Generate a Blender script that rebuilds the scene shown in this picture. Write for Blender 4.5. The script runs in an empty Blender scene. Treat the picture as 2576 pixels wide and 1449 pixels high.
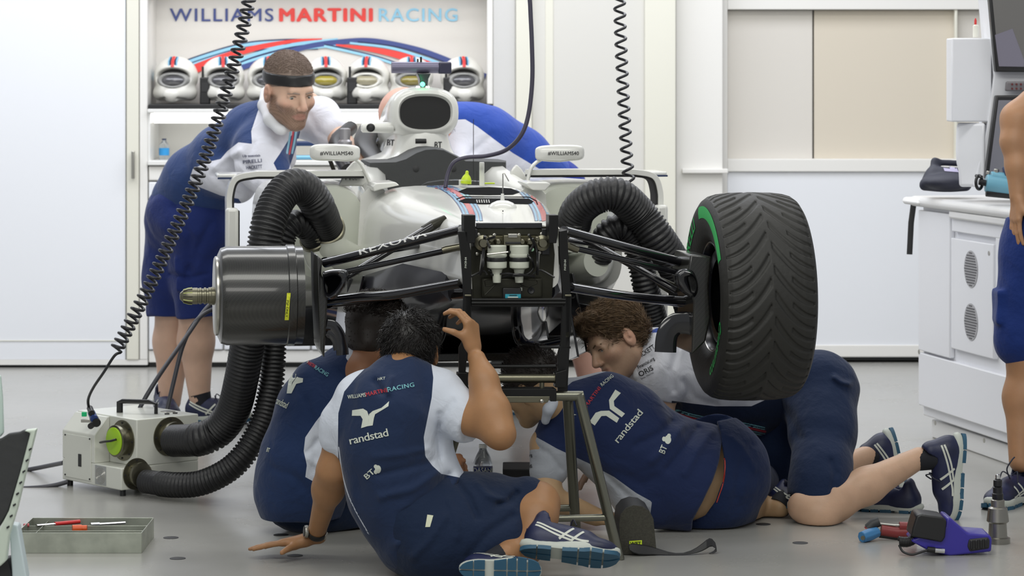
import bpy, bmesh, math, random
import numpy as np
from mathutils import Vector, Matrix
from mathutils.bvhtree import BVHTree

# ------------------------------------------------------------------ camera, world, light, exposure
F, CX, HY, H = 7300.0, 1288.0, 175.0, 1.5        # focal length (px), centre column, horizon row, eye height (m)
S = bpy.context.scene
COL = S.collection
cam_d = bpy.data.cameras.new('camera'); cam = bpy.data.objects.new('camera', cam_d); COL.objects.link(cam)
cam_d.sensor_width = 36; cam_d.lens = F * 36 / 2576
cam.location = (0, 0, H); cam.rotation_euler = (math.pi/2, 0, 0)
cam_d.shift_y = -(724.5 - HY) / 2576
cam_d.clip_start = .1; cam_d.clip_end = 100
cam_d.dof.use_dof = True; cam_d.dof.focus_distance = 9.1; cam_d.dof.aperture_fstop = 7.0
S.camera = cam
S.view_settings.view_transform = 'Standard'; S.view_settings.look = 'None'
S.view_settings.gamma = 1; S.view_settings.use_curve_mapping = False
S.view_settings.exposure = 0.0
w = bpy.data.worlds.new('world'); S.world = w; w.use_nodes = True
w.node_tree.nodes['Background'].inputs[0].default_value = (.93, .96, 1, 1)
w.node_tree.nodes['Background'].inputs[1].default_value = .40
def area(name, loc, rot, sx, sy, power, col=(1, 1, 1)):
    l = bpy.data.lights.new(name, 'AREA'); l.shape = 'RECTANGLE'; l.size = sx; l.size_y = sy
    l.energy = power; l.color = col
    o = bpy.data.objects.new(name, l); COL.objects.link(o); o.location = loc; o.rotation_euler = rot
    return o
area('ceiling_light_back', (-1.2, 12.9, 3.6), (0, 0, 0), 7, 1.6, 168, (.93, .95, 1))
area('ceiling_light_wall', (0.5, 11.6, 3.3), (math.radians(62), 0, 0), 9, .5, 42, (1, .98, .95))
area('ceiling_light_middle', (0.3, 10.0, 3.7), (0, 0, 0), 4.6, .5, 50, (1, .99, .95))
area('ceiling_light_front', (-.3, 6.2, 3.8), (math.radians(28), 0, 0), 5, .9, 95, (1, 1, .93))
area('alcove_fill_light', (-.98, 14.74, 1.86), (math.radians(18), 0, 0), 1.6, .08, 1.5, (1, .98, .95))  # unseen fill lamp added to brighten the alcove and its sign
area('front_fill_light', (-1.5, -1.5, 4.2), (math.radians(62), 0, math.radians(-8)), 5, 1.5, 115, (1, .98, .93))  # added fill from the camera side, lifts faces and the foreground

def P(px, py, Y): return Vector(((px-CX)*Y/F, Y, H-(py-HY)*Y/F))
def floorY(py): return H*F/(py-HY)
def FP(px, py):
    Y = floorY(py); return P(px, py, Y)
def sc(Y): return F/Y                               # pixels per metre at depth Y

# ------------------------------------------------------------------ materials
MATS = {}
def mat(name, col, rough=.5, metal=0., bump=0., bscale=60., spec=.5, coat=0., emis=0., noise=0., nscale=8., trans=0., col2=None, stretch=(1,1,1), sub=0., alpha=1., bdist=.01, sheen=0.):
    if name in MATS: return MATS[name]
    m = bpy.data.materials.new(name); m.use_nodes = True; nt = m.node_tree; N = nt.nodes; L = nt.links
    b = N['Principled BSDF']; c = (*col, 1)
    b.inputs['Base Color'].default_value = c; b.inputs['Roughness'].default_value = rough
    b.inputs['Metallic'].default_value = metal; b.inputs['Specular IOR Level'].default_value = spec
    b.inputs['Coat Weight'].default_value = coat; b.inputs['Coat Roughness'].default_value = .08
    b.inputs['Transmission Weight'].default_value = trans; b.inputs['Alpha'].default_value = alpha
    b.inputs['Sheen Weight'].default_value = sheen
    if sub: b.inputs['Subsurface Weight'].default_value = sub; b.inputs['Subsurface Radius'].default_value = (.012, .004, .002)
    if emis: b.inputs['Emission Color'].default_value = c; b.inputs['Emission Strength'].default_value = emis
    if noise or bump or col2:
        tc = N.new('ShaderNodeTexCoord'); mp = N.new('ShaderNodeMapping'); mp.inputs['Scale'].default_value = stretch
        L.new(tc.outputs['Object'], mp.inputs['Vector'])
    if noise or col2:
        n = N.new('ShaderNodeTexNoise'); n.inputs['Scale'].default_value = nscale; n.inputs['Detail'].default_value = 5
        L.new(mp.outputs[0], n.inputs['Vector'])
        r = N.new('ShaderNodeValToRGB'); r.color_ramp.elements[0].position = .35; r.color_ramp.elements[1].position = .65
        d = col2 or tuple(x*(1-noise) for x in col)
        r.color_ramp.elements[0].color = (*d, 1); r.color_ramp.elements[1].color = c
        L.new(n.outputs['Fac'], r.inputs[0]); L.new(r.outputs[0], b.inputs['Base Color'])
    if bump:
        n = N.new('ShaderNodeTexNoise'); n.inputs['Scale'].default_value = bscale; n.inputs['Detail'].default_value = 4
        L.new(mp.outputs[0], n.inputs['Vector'])
        u = N.new('ShaderNodeBump'); u.inputs['Strength'].default_value = bump; u.inputs['Distance'].default_value = bdist
        L.new(n.outputs['Fac'], u.inputs['Height']); L.new(u.outputs[0], b.inputs['Normal'])
    MATS[name] = m; return m

def region_mat(name, layers, base, rough=.8, bump=.25, bscale=14., sheen=.15, fine=True):
    """base colour plus layers (attribute, colour): the colour covers the surface where the attribute is > 0"""
    m = bpy.data.materials.new(name); m.use_nodes = True; nt = m.node_tree; N = nt.nodes; L = nt.links
    b = N['Principled BSDF']; b.inputs['Roughness'].default_value = rough
    b.inputs['Sheen Weight'].default_value = sheen; b.inputs['Specular IOR Level'].default_value = .25
    rgb = N.new('ShaderNodeRGB'); rgb.outputs[0].default_value = (*base, 1); cur = rgb.outputs[0]
    for an, c in layers:
        a = N.new('ShaderNodeAttribute'); a.attribute_name = an
        g = N.new('ShaderNodeMath'); g.operation = 'GREATER_THAN'; g.inputs[1].default_value = 0
        L.new(a.outputs['Fac'], g.inputs[0])
        x = N.new('ShaderNodeMix'); x.data_type = 'RGBA'; x.inputs['B'].default_value = (*c, 1)
        L.new(g.outputs[0], x.inputs['Factor']); L.new(cur, x.inputs['A']); cur = x.outputs['Result']
    L.new(cur, b.inputs['Base Color'])
    tc = N.new('ShaderNodeTexCoord')
    n = N.new('ShaderNodeTexNoise'); n.inputs['Scale'].default_value = bscale; n.inputs['Detail'].default_value = 3
    n.inputs['Distortion'].default_value = .8
    L.new(tc.outputs['Object'], n.inputs['Vector'])
    u = N.new('ShaderNodeBump'); u.inputs['Strength'].default_value = bump; u.inputs['Distance'].default_value = .03
    L.new(n.outputs['Fac'], u.inputs['Height']); last = u
    if fine:
        n2 = N.new('ShaderNodeTexNoise'); n2.inputs['Scale'].default_value = 400
        L.new(tc.outputs['Object'], n2.inputs['Vector'])
        u2 = N.new('ShaderNodeBump'); u2.inputs['Strength'].default_value = .2; u2.inputs['Distance'].default_value = .002
        L.new(n2.outputs['Fac'], u2.inputs['Height']); L.new(u.outputs[0], u2.inputs['Normal']); last = u2
    L.new(last.outputs[0], b.inputs['Normal'])
    return m

def skin_layers(name, base, layers, rough=.46):
    """skin with soft patches: (attribute 0..1, colour)"""
    m = bpy.data.materials.new(name); m.use_nodes = True; nt = m.node_tree; N = nt.nodes; L = nt.links; b = N['Principled BSDF']
    b.inputs['Roughness'].default_value = rough; b.inputs['Specular IOR Level'].default_value = .4; b.inputs['Subsurface Weight'].default_value = .12; b.inputs['Subsurface Radius'].default_value = (.012, .004, .002)
    tc = N.new('ShaderNodeTexCoord'); n = N.new('ShaderNodeTexNoise'); n.inputs['Scale'].default_value = 16; n.inputs['Detail'].default_value = 5; L.new(tc.outputs['Object'], n.inputs['Vector'])
    r = N.new('ShaderNodeValToRGB'); r.color_ramp.elements[0].position = .3; r.color_ramp.elements[1].position = .7
    r.color_ramp.elements[0].color = (*[q*.86 for q in base], 1); r.color_ramp.elements[1].color = (*base, 1); L.new(n.outputs['Fac'], r.inputs[0]); cur = r.outputs[0]
    for an, c in layers:
        a = N.new('ShaderNodeAttribute'); a.attribute_name = an; x = N.new('ShaderNodeMix'); x.data_type = 'RGBA'; x.inputs['B'].default_value = (*c, 1)
        L.new(a.outputs['Fac'], x.inputs['Factor']); L.new(cur, x.inputs['A']); cur = x.outputs['Result']
    L.new(cur, b.inputs['Base Color'])
    n2 = N.new('ShaderNodeTexNoise'); n2.inputs['Scale'].default_value = 180; L.new(tc.outputs['Object'], n2.inputs['Vector']); u = N.new('ShaderNodeBump'); u.inputs['Strength'].default_value = .15; u.inputs['Distance'].default_value = .002
    L.new(n2.outputs['Fac'], u.inputs['Height']); L.new(u.outputs[0], b.inputs['Normal']); return m

def carbon(name='carbon', rough=.28):
    if name in MATS: return MATS[name]
    m = mat(name, (.012, .012, .011), rough, coat=.5); N = m.node_tree.nodes; L = m.node_tree.links; b = N['Principled BSDF']
    tc = N.new('ShaderNodeTexCoord'); ch = N.new('ShaderNodeTexChecker'); ch.inputs['Scale'].default_value = 300
    mp = N.new('ShaderNodeMapping'); mp.inputs['Rotation'].default_value = (.2, .8, .78)
    ch.inputs['Color1'].default_value = (.010, .010, .009, 1); ch.inputs['Color2'].default_value = (.022, .022, .019, 1)
    L.new(tc.outputs['Object'], mp.inputs[0]); L.new(mp.outputs[0], ch.inputs['Vector']); L.new(ch.outputs['Color'], b.inputs['Base Color'])
    return m

M_white = mat('white_paint', (.78, .78, .76), .28, coat=.4)
M_carwhite = mat('car_white', (.74, .74, .70), .25, coat=.5)
M_black = mat('black_plastic', (.012, .012, .013), .38)
M_matte = mat('matte_black', (.02, .02, .021), .6)
M_rubber = mat('hose_rubber', (.014, .014, .015), .45, bump=.12, bscale=120)
M_carbon = carbon()
M_darkmetal = mat('dark_metal', (.035, .034, .024), .42, metal=.5, noise=.4, nscale=30)
M_brass = mat('anodised_gunmetal', (.19, .18, .13), .33, metal=.9, bump=.03)
M_steel = mat('brushed_steel', (.45, .44, .40), .28, metal=1)
M_chrome = mat('chrome', (.8, .8, .8), .08, metal=1)
M_navy = mat('navy', (.012, .028, .09), .6)
M_lblue = mat('light_blue_paint', (.20, .50, .72), .4)
M_red = mat('red_paint', (.62, .03, .03), .4)
M_green = mat('green_paint', (.02, .42, .09), .5)
M_yellow = mat('fluo_yellow', (.62, .80, .03), .45)
M_text = mat('black_lettering', (.01, .01, .012), .6)
M_wtext = mat('white_lettering', (.62, .66, .58), .6)

# ------------------------------------------------------------------ object helpers
def tag(o, label=None, cat=None, group=None, kind=None):
    if label: o['label'] = label
    if cat: o['category'] = cat
    if group: o['group'] = group
    if kind: o['kind'] = kind
    return o
def thing(name, label, cat, loc=(0, 0, 0), rz=0., group=None):
    o = bpy.data.objects.new(name, None); COL.objects.link(o); o.location = loc; o.rotation_euler = (0, 0, rz)
    o.empty_display_size = .1
    return tag(o, label, cat, group)
def link(name, me, parent=None, world=True):
    o = bpy.data.objects.new(name, me); COL.objects.link(o)
    if parent is not None:
        o.parent = parent
        if world: o.matrix_parent_inverse = wm(parent).inverted()
    return o
def wm(o):
    m = Matrix.LocRotScale(o.location, o.rotation_euler, o.scale)
    return (wm(o.parent) @ o.matrix_parent_inverse @ m) if o.parent else m
def finish(name, bm, m, parent=None, smooth=True, bevel=0., world=True, auto=None, sub=0, doubles=False):
    if doubles: bmesh.ops.remove_doubles(bm, verts=bm.verts, dist=1e-5)
    bmesh.ops.recalc_face_normals(bm, faces=bm.faces)
    me = bpy.data.meshes.new(name); bm.to_mesh(me); bm.free()
    for x in (m if isinstance(m, (list, tuple)) else [m]): me.materials.append(x)
    if smooth:
        me.polygons.foreach_set('use_smooth', [True]*len(me.polygons))
        me.set_sharp_from_angle(angle=math.radians(auto if auto else 40))
    o = link(name, me, parent, world)
    if bevel:
        b = o.modifiers.new('bevel', 'BEVEL'); b.width = bevel; b.segments = 3; b.limit_method = 'ANGLE'; b.angle_limit = math.radians(30)
    if sub:
        s = o.modifiers.new('sub', 'SUBSURF'); s.levels = sub; s.render_levels = sub
    return o
def B(): return bmesh.new()
def add_box(bm, c, s, R=None, mi=0, taper=None):
    c = Vector(c); vs = []
    for z in (-1, 1):
        for y in (-1, 1):
            for x in (-1, 1):
                v = Vector((x*s[0]/2, y*s[1]/2, z*s[2]/2))
                if taper and z > 0: v.x *= taper[0]; v.y *= taper[1]
                if R is not None: v = R @ v
                vs.append(bm.verts.new(c+v))
    for f in ((0,2,3,1),(4,5,7,6),(0,1,5,4),(2,6,7,3),(0,4,6,2),(1,3,7,5)):
        bm.faces.new([vs[i] for i in f]).material_index = mi
def add_prism(bm, poly, d, mi=0):
    """poly: list of 3-D points (planar), d: extrusion vector"""
    a = [bm.verts.new(p) for p in poly]; b = [bm.verts.new(Vector(p)+Vector(d)) for p in poly]
    n = len(a)
    bm.faces.new(a).material_index = mi; bm.faces.new(b[::-1]).material_index = mi
    for i in range(n): bm.faces.new([a[i], a[(i+1) % n], b[(i+1) % n], b[i]]).material_index = mi
def frame(d, up=None):
    d = Vector(d).normalized(); u = Vector(up) if up is not None else Vector((0, 0, 1))
    if abs(d.dot(u)) > .98: u = Vector((0, 1, 0))
    x = u.cross(d).normalized(); y = d.cross(x).normalized(); return x, y, d
def catmull(pts, n=8):
    pts = [tuple(p) for p in pts]; a = np.array(pts, float)
    if len(a) < 3: return [Vector(p) for p in a]
    e = np.vstack([2*a[0]-a[1], a, 2*a[-1]-a[-2]]); out = []
    for i in range(1, len(e)-2):
        for k in range(n):
            t = k/n; p0, p1, p2, p3 = e[i-1], e[i], e[i+1], e[i+2]
            out.append(.5*((2*p1)+(-p0+p2)*t+(2*p0-5*p1+4*p2-p3)*t*t+(-p0+3*p1-3*p2+p3)*t**3))
    out.append(a[-1]); return [Vector(o) for o in out]
def add_tube(bm, pts, r, seg=12, caps=True, sq=None, mi=0, up=None):
    """r: number or list; sq: (a,b) cross-section scale on the frame's two axes"""
    pts = [Vector(p) for p in pts]; n = len(pts); rings = []; X = None
    for i, p in enumerate(pts):
        d = (pts[min(i+1, n-1)]-pts[max(i-1, 0)])
        if d.length < 1e-9: d = Vector((0, 0, 1))
        d.normalize()
        if X is None: X, Yv, _ = frame(d, up)
        else:
            X = (X - d*X.dot(d)); X = X.normalized() if X.length > 1e-6 else frame(d)[0]
            Yv = d.cross(X)
        rr = r[i] if isinstance(r, (list, tuple)) else r
        a, b = sq if sq else (1, 1)
        rings.append([bm.verts.new(p + X*math.cos(t)*rr*a + Yv*math.sin(t)*rr*b) for t in [2*math.pi*k/seg for k in range(seg)]])
    for i in range(n-1):
        for k in range(seg):
            bm.faces.new([rings[i][k], rings[i][(k+1) % seg], rings[i+1][(k+1) % seg], rings[i+1][k]]).material_index = mi
    if caps:
        bm.faces.new(rings[0][::-1]).material_index = mi; bm.faces.new(rings[-1]).material_index = mi
def add_lathe(bm, prof, c, axis=(0, 0, 1), seg=32, mi=0, caps=True):
    """prof: list of (r, h) or (r, h, material index of the band that starts here)"""
    x, y, z = frame(axis); c = Vector(c); rings = []
    for q in prof:
        r, h = q[0], q[1]
        rings.append([bm.verts.new(c + z*h + x*math.cos(t)*max(r, 1e-4) + y*math.sin(t)*max(r, 1e-4)) for t in [2*math.pi*k/seg for k in range(seg)]])
    for i in range(len(prof)-1):
        q = prof[i]; m_ = q[2] if len(q) > 2 else mi
        for k in range(seg): bm.faces.new([rings[i][k], rings[i][(k+1) % seg], rings[i+1][(k+1) % seg], rings[i+1][k]]).material_index = m_
    if caps:
        bm.faces.new(rings[0][::-1]).material_index = mi; bm.faces.new(rings[-1]).material_index = mi
def add_loft(bm, rings, closed=True, caps=True, mi=0):
    R = [[bm.verts.new(p) for p in r] for r in rings]; n = len(R[0])
    for i in range(len(R)-1):
        for k in range(n if closed else n-1):
            bm.faces.new([R[i][k], R[i][(k+1) % n], R[i+1][(k+1) % n], R[i+1][k]]).material_index = mi
    if caps and closed:
        bm.faces.new(R[0][::-1]).material_index = mi; bm.faces.new(R[-1]).material_index = mi
def box_obj(name, c, s, m, parent=None, bevel=.004, R=None, **k):
    bm = B(); add_box(bm, c, s, R); return finish(name, bm, m, parent, bevel=bevel, **k)

# ------------------------------------------------------------------ lettering
def text_tris(txt, bold=0., spacing=1., shear=0.):
    if bold:                                          # heavier strokes: the outline repeated a little to each side
        v, t = text_tris(txt, 0., spacing, shear); n = len(v)
        if not n: return v, t
        sh = [(-1, 0), (1, 0), (0, -.7), (0, .7), (-.5, 0), (.5, 0)]
        return np.concatenate([v+np.array(q)*bold for q in sh]), np.concatenate([t+i*n for i in range(len(sh))])
    cu = bpy.data.curves.new('t', 'FONT'); cu.body = txt; cu.size = 1; cu.offset = bold; cu.space_character = spacing; cu.shear = shear
    cu.resolution_u = 4
    o = bpy.data.objects.new('t', cu); COL.objects.link(o)
    dg = bpy.context.evaluated_depsgraph_get(); me = bpy.data.meshes.new_from_object(o.evaluated_get(dg))
    me.calc_loop_triangles()
    v = np.array([q.co[:2] for q in me.vertices]) if len(me.vertices) else np.zeros((0, 2))
    t = np.array([q.vertices[:] for q in me.loop_triangles])
    bpy.data.objects.remove(o); bpy.data.curves.remove(cu); bpy.data.meshes.remove(me)
    return v, t
def split_tris(tri, maxlen):
    out = []; st = list(tri)
    while st:
        a, b, c = st.pop(); la, lb, lc = np.hypot(*(a-b)[:2]), np.hypot(*(b-c)[:2]), np.hypot(*(c-a)[:2]); m = max(la, lb, lc)
        if m <= maxlen: out.append((a, b, c)); continue
        if m == la: q = (a+b)/2; st += [(a, q, c), (q, b, c)]
        elif m == lb: q = (b+c)/2; st += [(a, b, q), (a, q, c)]
        else: q = (c+a)/2; st += [(a, b, q), (q, b, c)]
    return out
def text_shape(txt, p0, p1, hgt, bold=.0, spacing=1., shear=0., bend=0.):
    """triangles in photo pixels: the lettering runs from p0 to p1 along its baseline, cap height hgt px"""
    v, t = text_tris(txt, bold, spacing, shear)
    if not len(t): return []
    v = v - [v[:, 0].min(), 0]; W = v[:, 0].max(); p0 = np.array(p0, float); p1 = np.array(p1, float)
    d = (p1-p0)/W; L = np.hypot(*(p1-p0)); nrm = np.array([(p1-p0)[1], -(p1-p0)[0]])/L
    cap = .72
    q = p0 + v[:, :1]*d + nrm*(v[:, 1:]*hgt/cap) + nrm*(bend*4*(v[:, :1]/W)*(1-v[:, :1]/W))
    n1 = len(v)//6 if bold else len(v); q = np.concatenate([q, (np.arange(len(q))//n1)[:, None]], 1)
    return [tuple(q[i] for i in tr) for tr in t]
def poly_shape(pts):
    pts = [Vector((p[0], p[1], 0)) for p in pts]
    from mathutils.geometry import tessellate_polygon
    return [tuple(np.array(pts[i][:2]) for i in tr) for tr in tessellate_polygon([pts])]
def stroke_shape(pts, wd, n=6):
    p = catmull([(q[0], q[1], 0) for q in pts], n) if n > 1 else [Vector((q[0], q[1], 0)) for q in pts]
    out = []; L = []; R = []
    for i in range(len(p)):
        d = (p[min(i+1, len(p)-1)]-p[max(i-1, 0)]).normalized(); nn = Vector((-d.y, d.x, 0))
        ww = wd if not isinstance(wd, (list, tuple)) else wd[0]+(wd[1]-wd[0])*i/(len(p)-1)
        L.append(np.array((p[i]+nn*ww/2)[:2])); R.append(np.array((p[i]-nn*ww/2)[:2]))
    for i in range(len(p)-1): out += [(L[i], R[i], R[i+1]), (L[i], R[i+1], L[i+1])]
    return out
def bvh_of(o):
    me = o.data; M = wm(o)
    return BVHTree.FromPolygons([M @ v.co for v in me.vertices], [p.vertices[:] for p in me.polygons])
def decal(name, bvh, tris, m, parent, off=.0015, maxlen=14, me_=.06):
    """lettering laid on the surface: every corner is dropped on the surface it belongs to"""
    bm = B(); cache = {}; lay = {}
    def hit(q):
        ly = q[2] if len(q) > 2 else 0; k = (round(float(q[0]), 2), round(float(q[1]), 2), ly)
        if k not in cache:
            o = Vector((0, 0, H)); d = Vector(((q[0]-CX)/F, 1, -(q[1]-HY)/F)).normalized()
            loc, nr, _, dist = bvh.ray_cast(o, d)
            if loc is None: cache[k] = None
            else:
                if nr.dot(d) > 0: nr = -nr
                if nr.dot(d) > -.03: cache[k] = None
                else: cache[k] = bm.verts.new(loc + nr*(off+.00018*ly))
        return cache[k]
    for t in split_tris(tris, maxlen):
        v = [hit(q) for q in t]
        if any(x is None for x in v) or len({id(x) for x in v}) < 3: continue
        if max((v[0].co-v[1].co).length, (v[1].co-v[2].co).length, (v[2].co-v[0].co).length) > me_: continue
        try: bm.faces.new(v)
        except ValueError: pass
    if not bm.faces: bm.free(); return None
    for v in [v for v in bm.verts if not v.link_faces]: bm.verts.remove(v)
    me = bpy.data.meshes.new(name); bm.to_mesh(me); bm.free(); me.materials.append(m)
    return link(name, me, parent)
def flat_text(name, txt, O, ux, uy, size, m, parent, bold=0., spacing=1., width=None, thick=.002):
    """upright lettering as thin solid letters; O start of baseline, ux/uy directions, size = cap height (m)"""
    v, t = text_tris(txt, bold, spacing); v = v-[v[:, 0].min(), 0]; s = size/.72
    sx = width/v[:, 0].max() if width else s
    ux, uy = Vector(ux).normalized(), Vector(uy).normalized(); n = ux.cross(uy)
    bm = B(); n1 = len(v)//6 if bold else len(v); vs = [bm.verts.new(Vector(O)+ux*(q[0]*sx)+uy*(q[1]*s)+n*(thick+.0003*(i//n1))) for i, q in enumerate(v)]
    for tr in t:
        try: bm.faces.new([vs[i] for i in tr])
        except ValueError: pass
    g = bmesh.ops.extrude_face_region(bm, geom=list(bm.faces)); bmesh.ops.translate(bm, verts=[e for e in g['geom'] if isinstance(e, bmesh.types.BMVert)], vec=-n*thick*.9)
    return finish(name, bm, m, parent, smooth=False)
def flat_shape(name, tris, f, m, parent):
    """tris in 2-D, f maps a 2-D point to 3-D"""
    bm = B(); c = {}
    def g(q):
        k = (round(float(q[0]), 3), round(float(q[1]), 3))
        if k not in c: c[k] = bm.verts.new(f(q))
        return c[k]
    for t in tris:
        v = [g(q) for q in t]
        if len({id(x) for x in v}) == 3:
            try: bm.faces.new(v)
            except ValueError: pass
    me = bpy.data.meshes.new(name); bm.to_mesh(me); bm.free(); me.materials.append(m)
    return link(name, me, parent)
# ------------------------------------------------------------------ organic surfaces from distance fields
def _v(p): return np.array(tuple(p), dtype=np.float32)
def cone(a, b, ra, rb=None, w=None, k=1.):
    """tapered round limb; w,k: squash axis and factor (k>1 thinner along w)"""
    a, b = _v(a), _v(b); rb = ra if rb is None else rb; ba = b-a
    if w is not None: w = _v(w); w = w/np.linalg.norm(w); ba = ba+(k-1)*np.dot(ba, w)*w
    L = max(float(np.dot(ba, ba)), 1e-9)
    def f(p):
        q = p-a
        if w is not None: q = q+((k-1)*(q@w))[:, None]*w
        h = np.clip((q@ba)/L, 0, 1)
        r = q-h[:, None]*ba
        return np.sqrt((r*r).sum(1))-(ra+(rb-ra)*h)
    return f
def ell(c, r, R=None):
    c, r = _v(c), _v(r); Rm = np.array(R, dtype=np.float32) if R is not None else None
    def f(p):
        q = p-c
        if Rm is not None: q = q@Rm             # columns of R = local axes
        k0 = np.sqrt(((q/r)**2).sum(1)); k1 = np.sqrt(((q/(r*r))**2).sum(1))+1e-9
        return k0*(k0-1)/k1
    return f
def rbox(c, h, r=.01, R=None):
    c, h = _v(c), _v(h); Rm = np.array(R, dtype=np.float32) if R is not None else None
    def f(p):
        q = p-c
        if Rm is not None: q = q@Rm
        q = np.abs(q)-(h-r)
        return np.sqrt((np.maximum(q, 0)**2).sum(1))+np.minimum(q.max(1), 0)-r
    return f
def plane(p0, n):
    p0, n = _v(p0), _v(n); n = n/np.linalg.norm(n)
    return lambda p: (p-p0)@n
def smin(a, b, k):
    if k <= 0: return np.minimum(a, b)
    h = np.maximum(k-np.abs(a-b), 0)/k
    return np.minimum(a, b)-h*h*k*.25
class SDF:
    def __init__(s): s.ops = []; s.pts = []; s.disp = []
    def add(s, f, k=.02): s.ops.append(('+', f, k)); return s
    def sub(s, f, k=.01): s.ops.append(('-', f, k)); return s
    def inter(s, f, k=.005): s.ops.append(('&', f, k)); return s
    def cone(s, a, b, ra, rb=None, k=.02, w=None, sq=1.):
        rb = ra if rb is None else rb
        s.pts += [(tuple(a), ra), (tuple(b), rb)]; return s.add(cone(a, b, ra, rb, w, sq), k)
    def chain(s, pts, rad, k=.02, w=None, sq=1.):
        for i in range(len(pts)-1): s.cone(pts[i], pts[i+1], rad[i], rad[i+1], k, w, sq)
        return s
    def ell(s, c, r, R=None, k=.02): s.pts.append((tuple(c), max(r))); return s.add(ell(c, r, R), k)
    def fold(s, poly, amp, wd):
        """a cloth fold along a polyline in photo pixels -> ridge (amp>0) or groove"""
        s.disp.append((np.array(poly, dtype=np.float32), amp*1.7, wd*1.15)); return s
    def __call__(s, p):
        p = np.asarray(p, dtype=np.float32); d = np.full(len(p), 9., np.float32)
        for op, f, k in s.ops:
            e = f(p)
            if op == '+': d = smin(d, e, k)
            elif op == '-': d = -smin(-d, e, k)
            else: d = -smin(-d, -e, k)
        if s.disp:
            px = CX+p[:, 0]/p[:, 1]*F; py = HY+(H-p[:, 2])/p[:, 1]*F
            for poly, amp, wd in s.disp:
                m = np.full(len(p), 1e9, np.float32)
                for i in range(len(poly)-1):
                    a = poly[i]; ba = poly[i+1]-a; qx = px-a[0]; qy = py-a[1]
                    h = np.clip((qx*ba[0]+qy*ba[1])/max(float(ba@ba), 1e-6), 0, 1)
                    m = np.minimum(m, (qx-h*ba[0])**2+(qy-h*ba[1])**2)
                d = d-amp*np.exp(-m/(wd*wd))
        return d
    def bounds(s, pad=.03):
        a = np.array([np.array(p)-r for p, r in s.pts]).min(0)-pad; b = np.array([np.array(p)+r for p, r in s.pts]).max(0)+pad
        return a, b
def surface(sdf, res, lo=None, hi=None):
    if lo is None: lo, hi = sdf.bounds()
    lo = np.array(lo, np.float32); hi = np.array(hi, np.float32); bs = 8
    nb = np.maximum(np.ceil((hi-lo)/(res*bs)).astype(int), 1); n = nb*bs+1
    cs = np.stack(np.meshgrid(*[np.arange(k) for k in nb], indexing='ij'), -1).reshape(-1, 3)
    cen = lo+(cs+.5)*bs*res; dc = sdf(cen.astype(np.float32)); rad = bs*res*.87
    G = np.repeat(np.repeat(np.repeat(dc.reshape(nb), bs, 0), bs, 1), bs, 2)
    G = np.pad(G, ((0, 1),)*3, mode='edge').astype(np.float32)
    act = cs[np.abs(dc) < rad*1.7+.012]; loc = np.stack(np.meshgrid(*[np.arange(bs+1)]*3, indexing='ij'), -1).reshape(-1, 3)
    for i in range(0, len(act), 400):
        idx = (act[i:i+400, None, :]*bs+loc[None]).reshape(-1, 3)
        G[idx[:, 0], idx[:, 1], idx[:, 2]] = sdf((lo+idx*res).astype(np.float32))
    for ax in range(3):
        sl = [slice(None)]*3; sl[ax] = 0; G[tuple(sl)] = np.maximum(G[tuple(sl)], 1e-3); sl[ax] = -1; G[tuple(sl)] = np.maximum(G[tuple(sl)], 1e-3)
    I = G < 0
    cnt = np.zeros(tuple(n-1), np.int8)
    offs = [(x, y, z) for x in (0, 1) for y in (0, 1) for z in (0, 1)]
    for o in offs: cnt += I[o[0]:n[0]-1+o[0], o[1]:n[1]-1+o[1], o[2]:n[2]-1+o[2]]
    C = np.argwhere((cnt > 0) & (cnt < 8)); ids = np.full(tuple(n-1), -1, np.int32); ids[C[:, 0], C[:, 1], C[:, 2]] = np.arange(len(C))
    acc = np.zeros((len(C), 3)); num = np.zeros(len(C))
    val = {o: G[C[:, 0]+o[0], C[:, 1]+o[1], C[:, 2]+o[2]] for o in offs}
    for o in offs:
        for ax in range(3):
            if o[ax]: continue
            o2 = tuple(o[j]+(j == ax) for j in range(3)); a, b = val[o], val[o2]; m = (a < 0) != (b < 0)
            t = np.where(m, a/np.where(m, a-b, 1), 0); p = np.zeros((len(C), 3)); p[:] = o; p[:, ax] += t
            acc[m] += p[m]; num[m] += 1
    V = lo+(C+acc/num[:, None])*res
    Fs = []
    for ax in range(3):
        sl0 = [slice(None)]*3; sl1 = [slice(None)]*3; sl0[ax] = slice(0, n[ax]-1); sl1[ax] = slice(1, n[ax])
        A, Bv = I[tuple(sl0)], I[tuple(sl1)]; E = np.argwhere(A != Bv); u, v = (ax+1) % 3, (ax+2) % 3
        E = E[(E[:, u] > 0) & (E[:, v] > 0) & (E[:, u] < n[u]-1) & (E[:, v] < n[v]-1)]
        q = []
        for du, dv in ((1, 1), (0, 1), (0, 0), (1, 0)):
            e = E.copy(); e[:, u] -= du; e[:, v] -= dv; q.append(ids[e[:, 0], e[:, 1], e[:, 2]])
        q = np.stack(q, 1); fl = A[E[:, 0], E[:, 1], E[:, 2]]; q[~fl] = q[~fl][:, ::-1]; Fs.append(q)
    Fc = np.concatenate(Fs); Fc = Fc[(Fc >= 0).all(1)]
    return V, Fc
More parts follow.
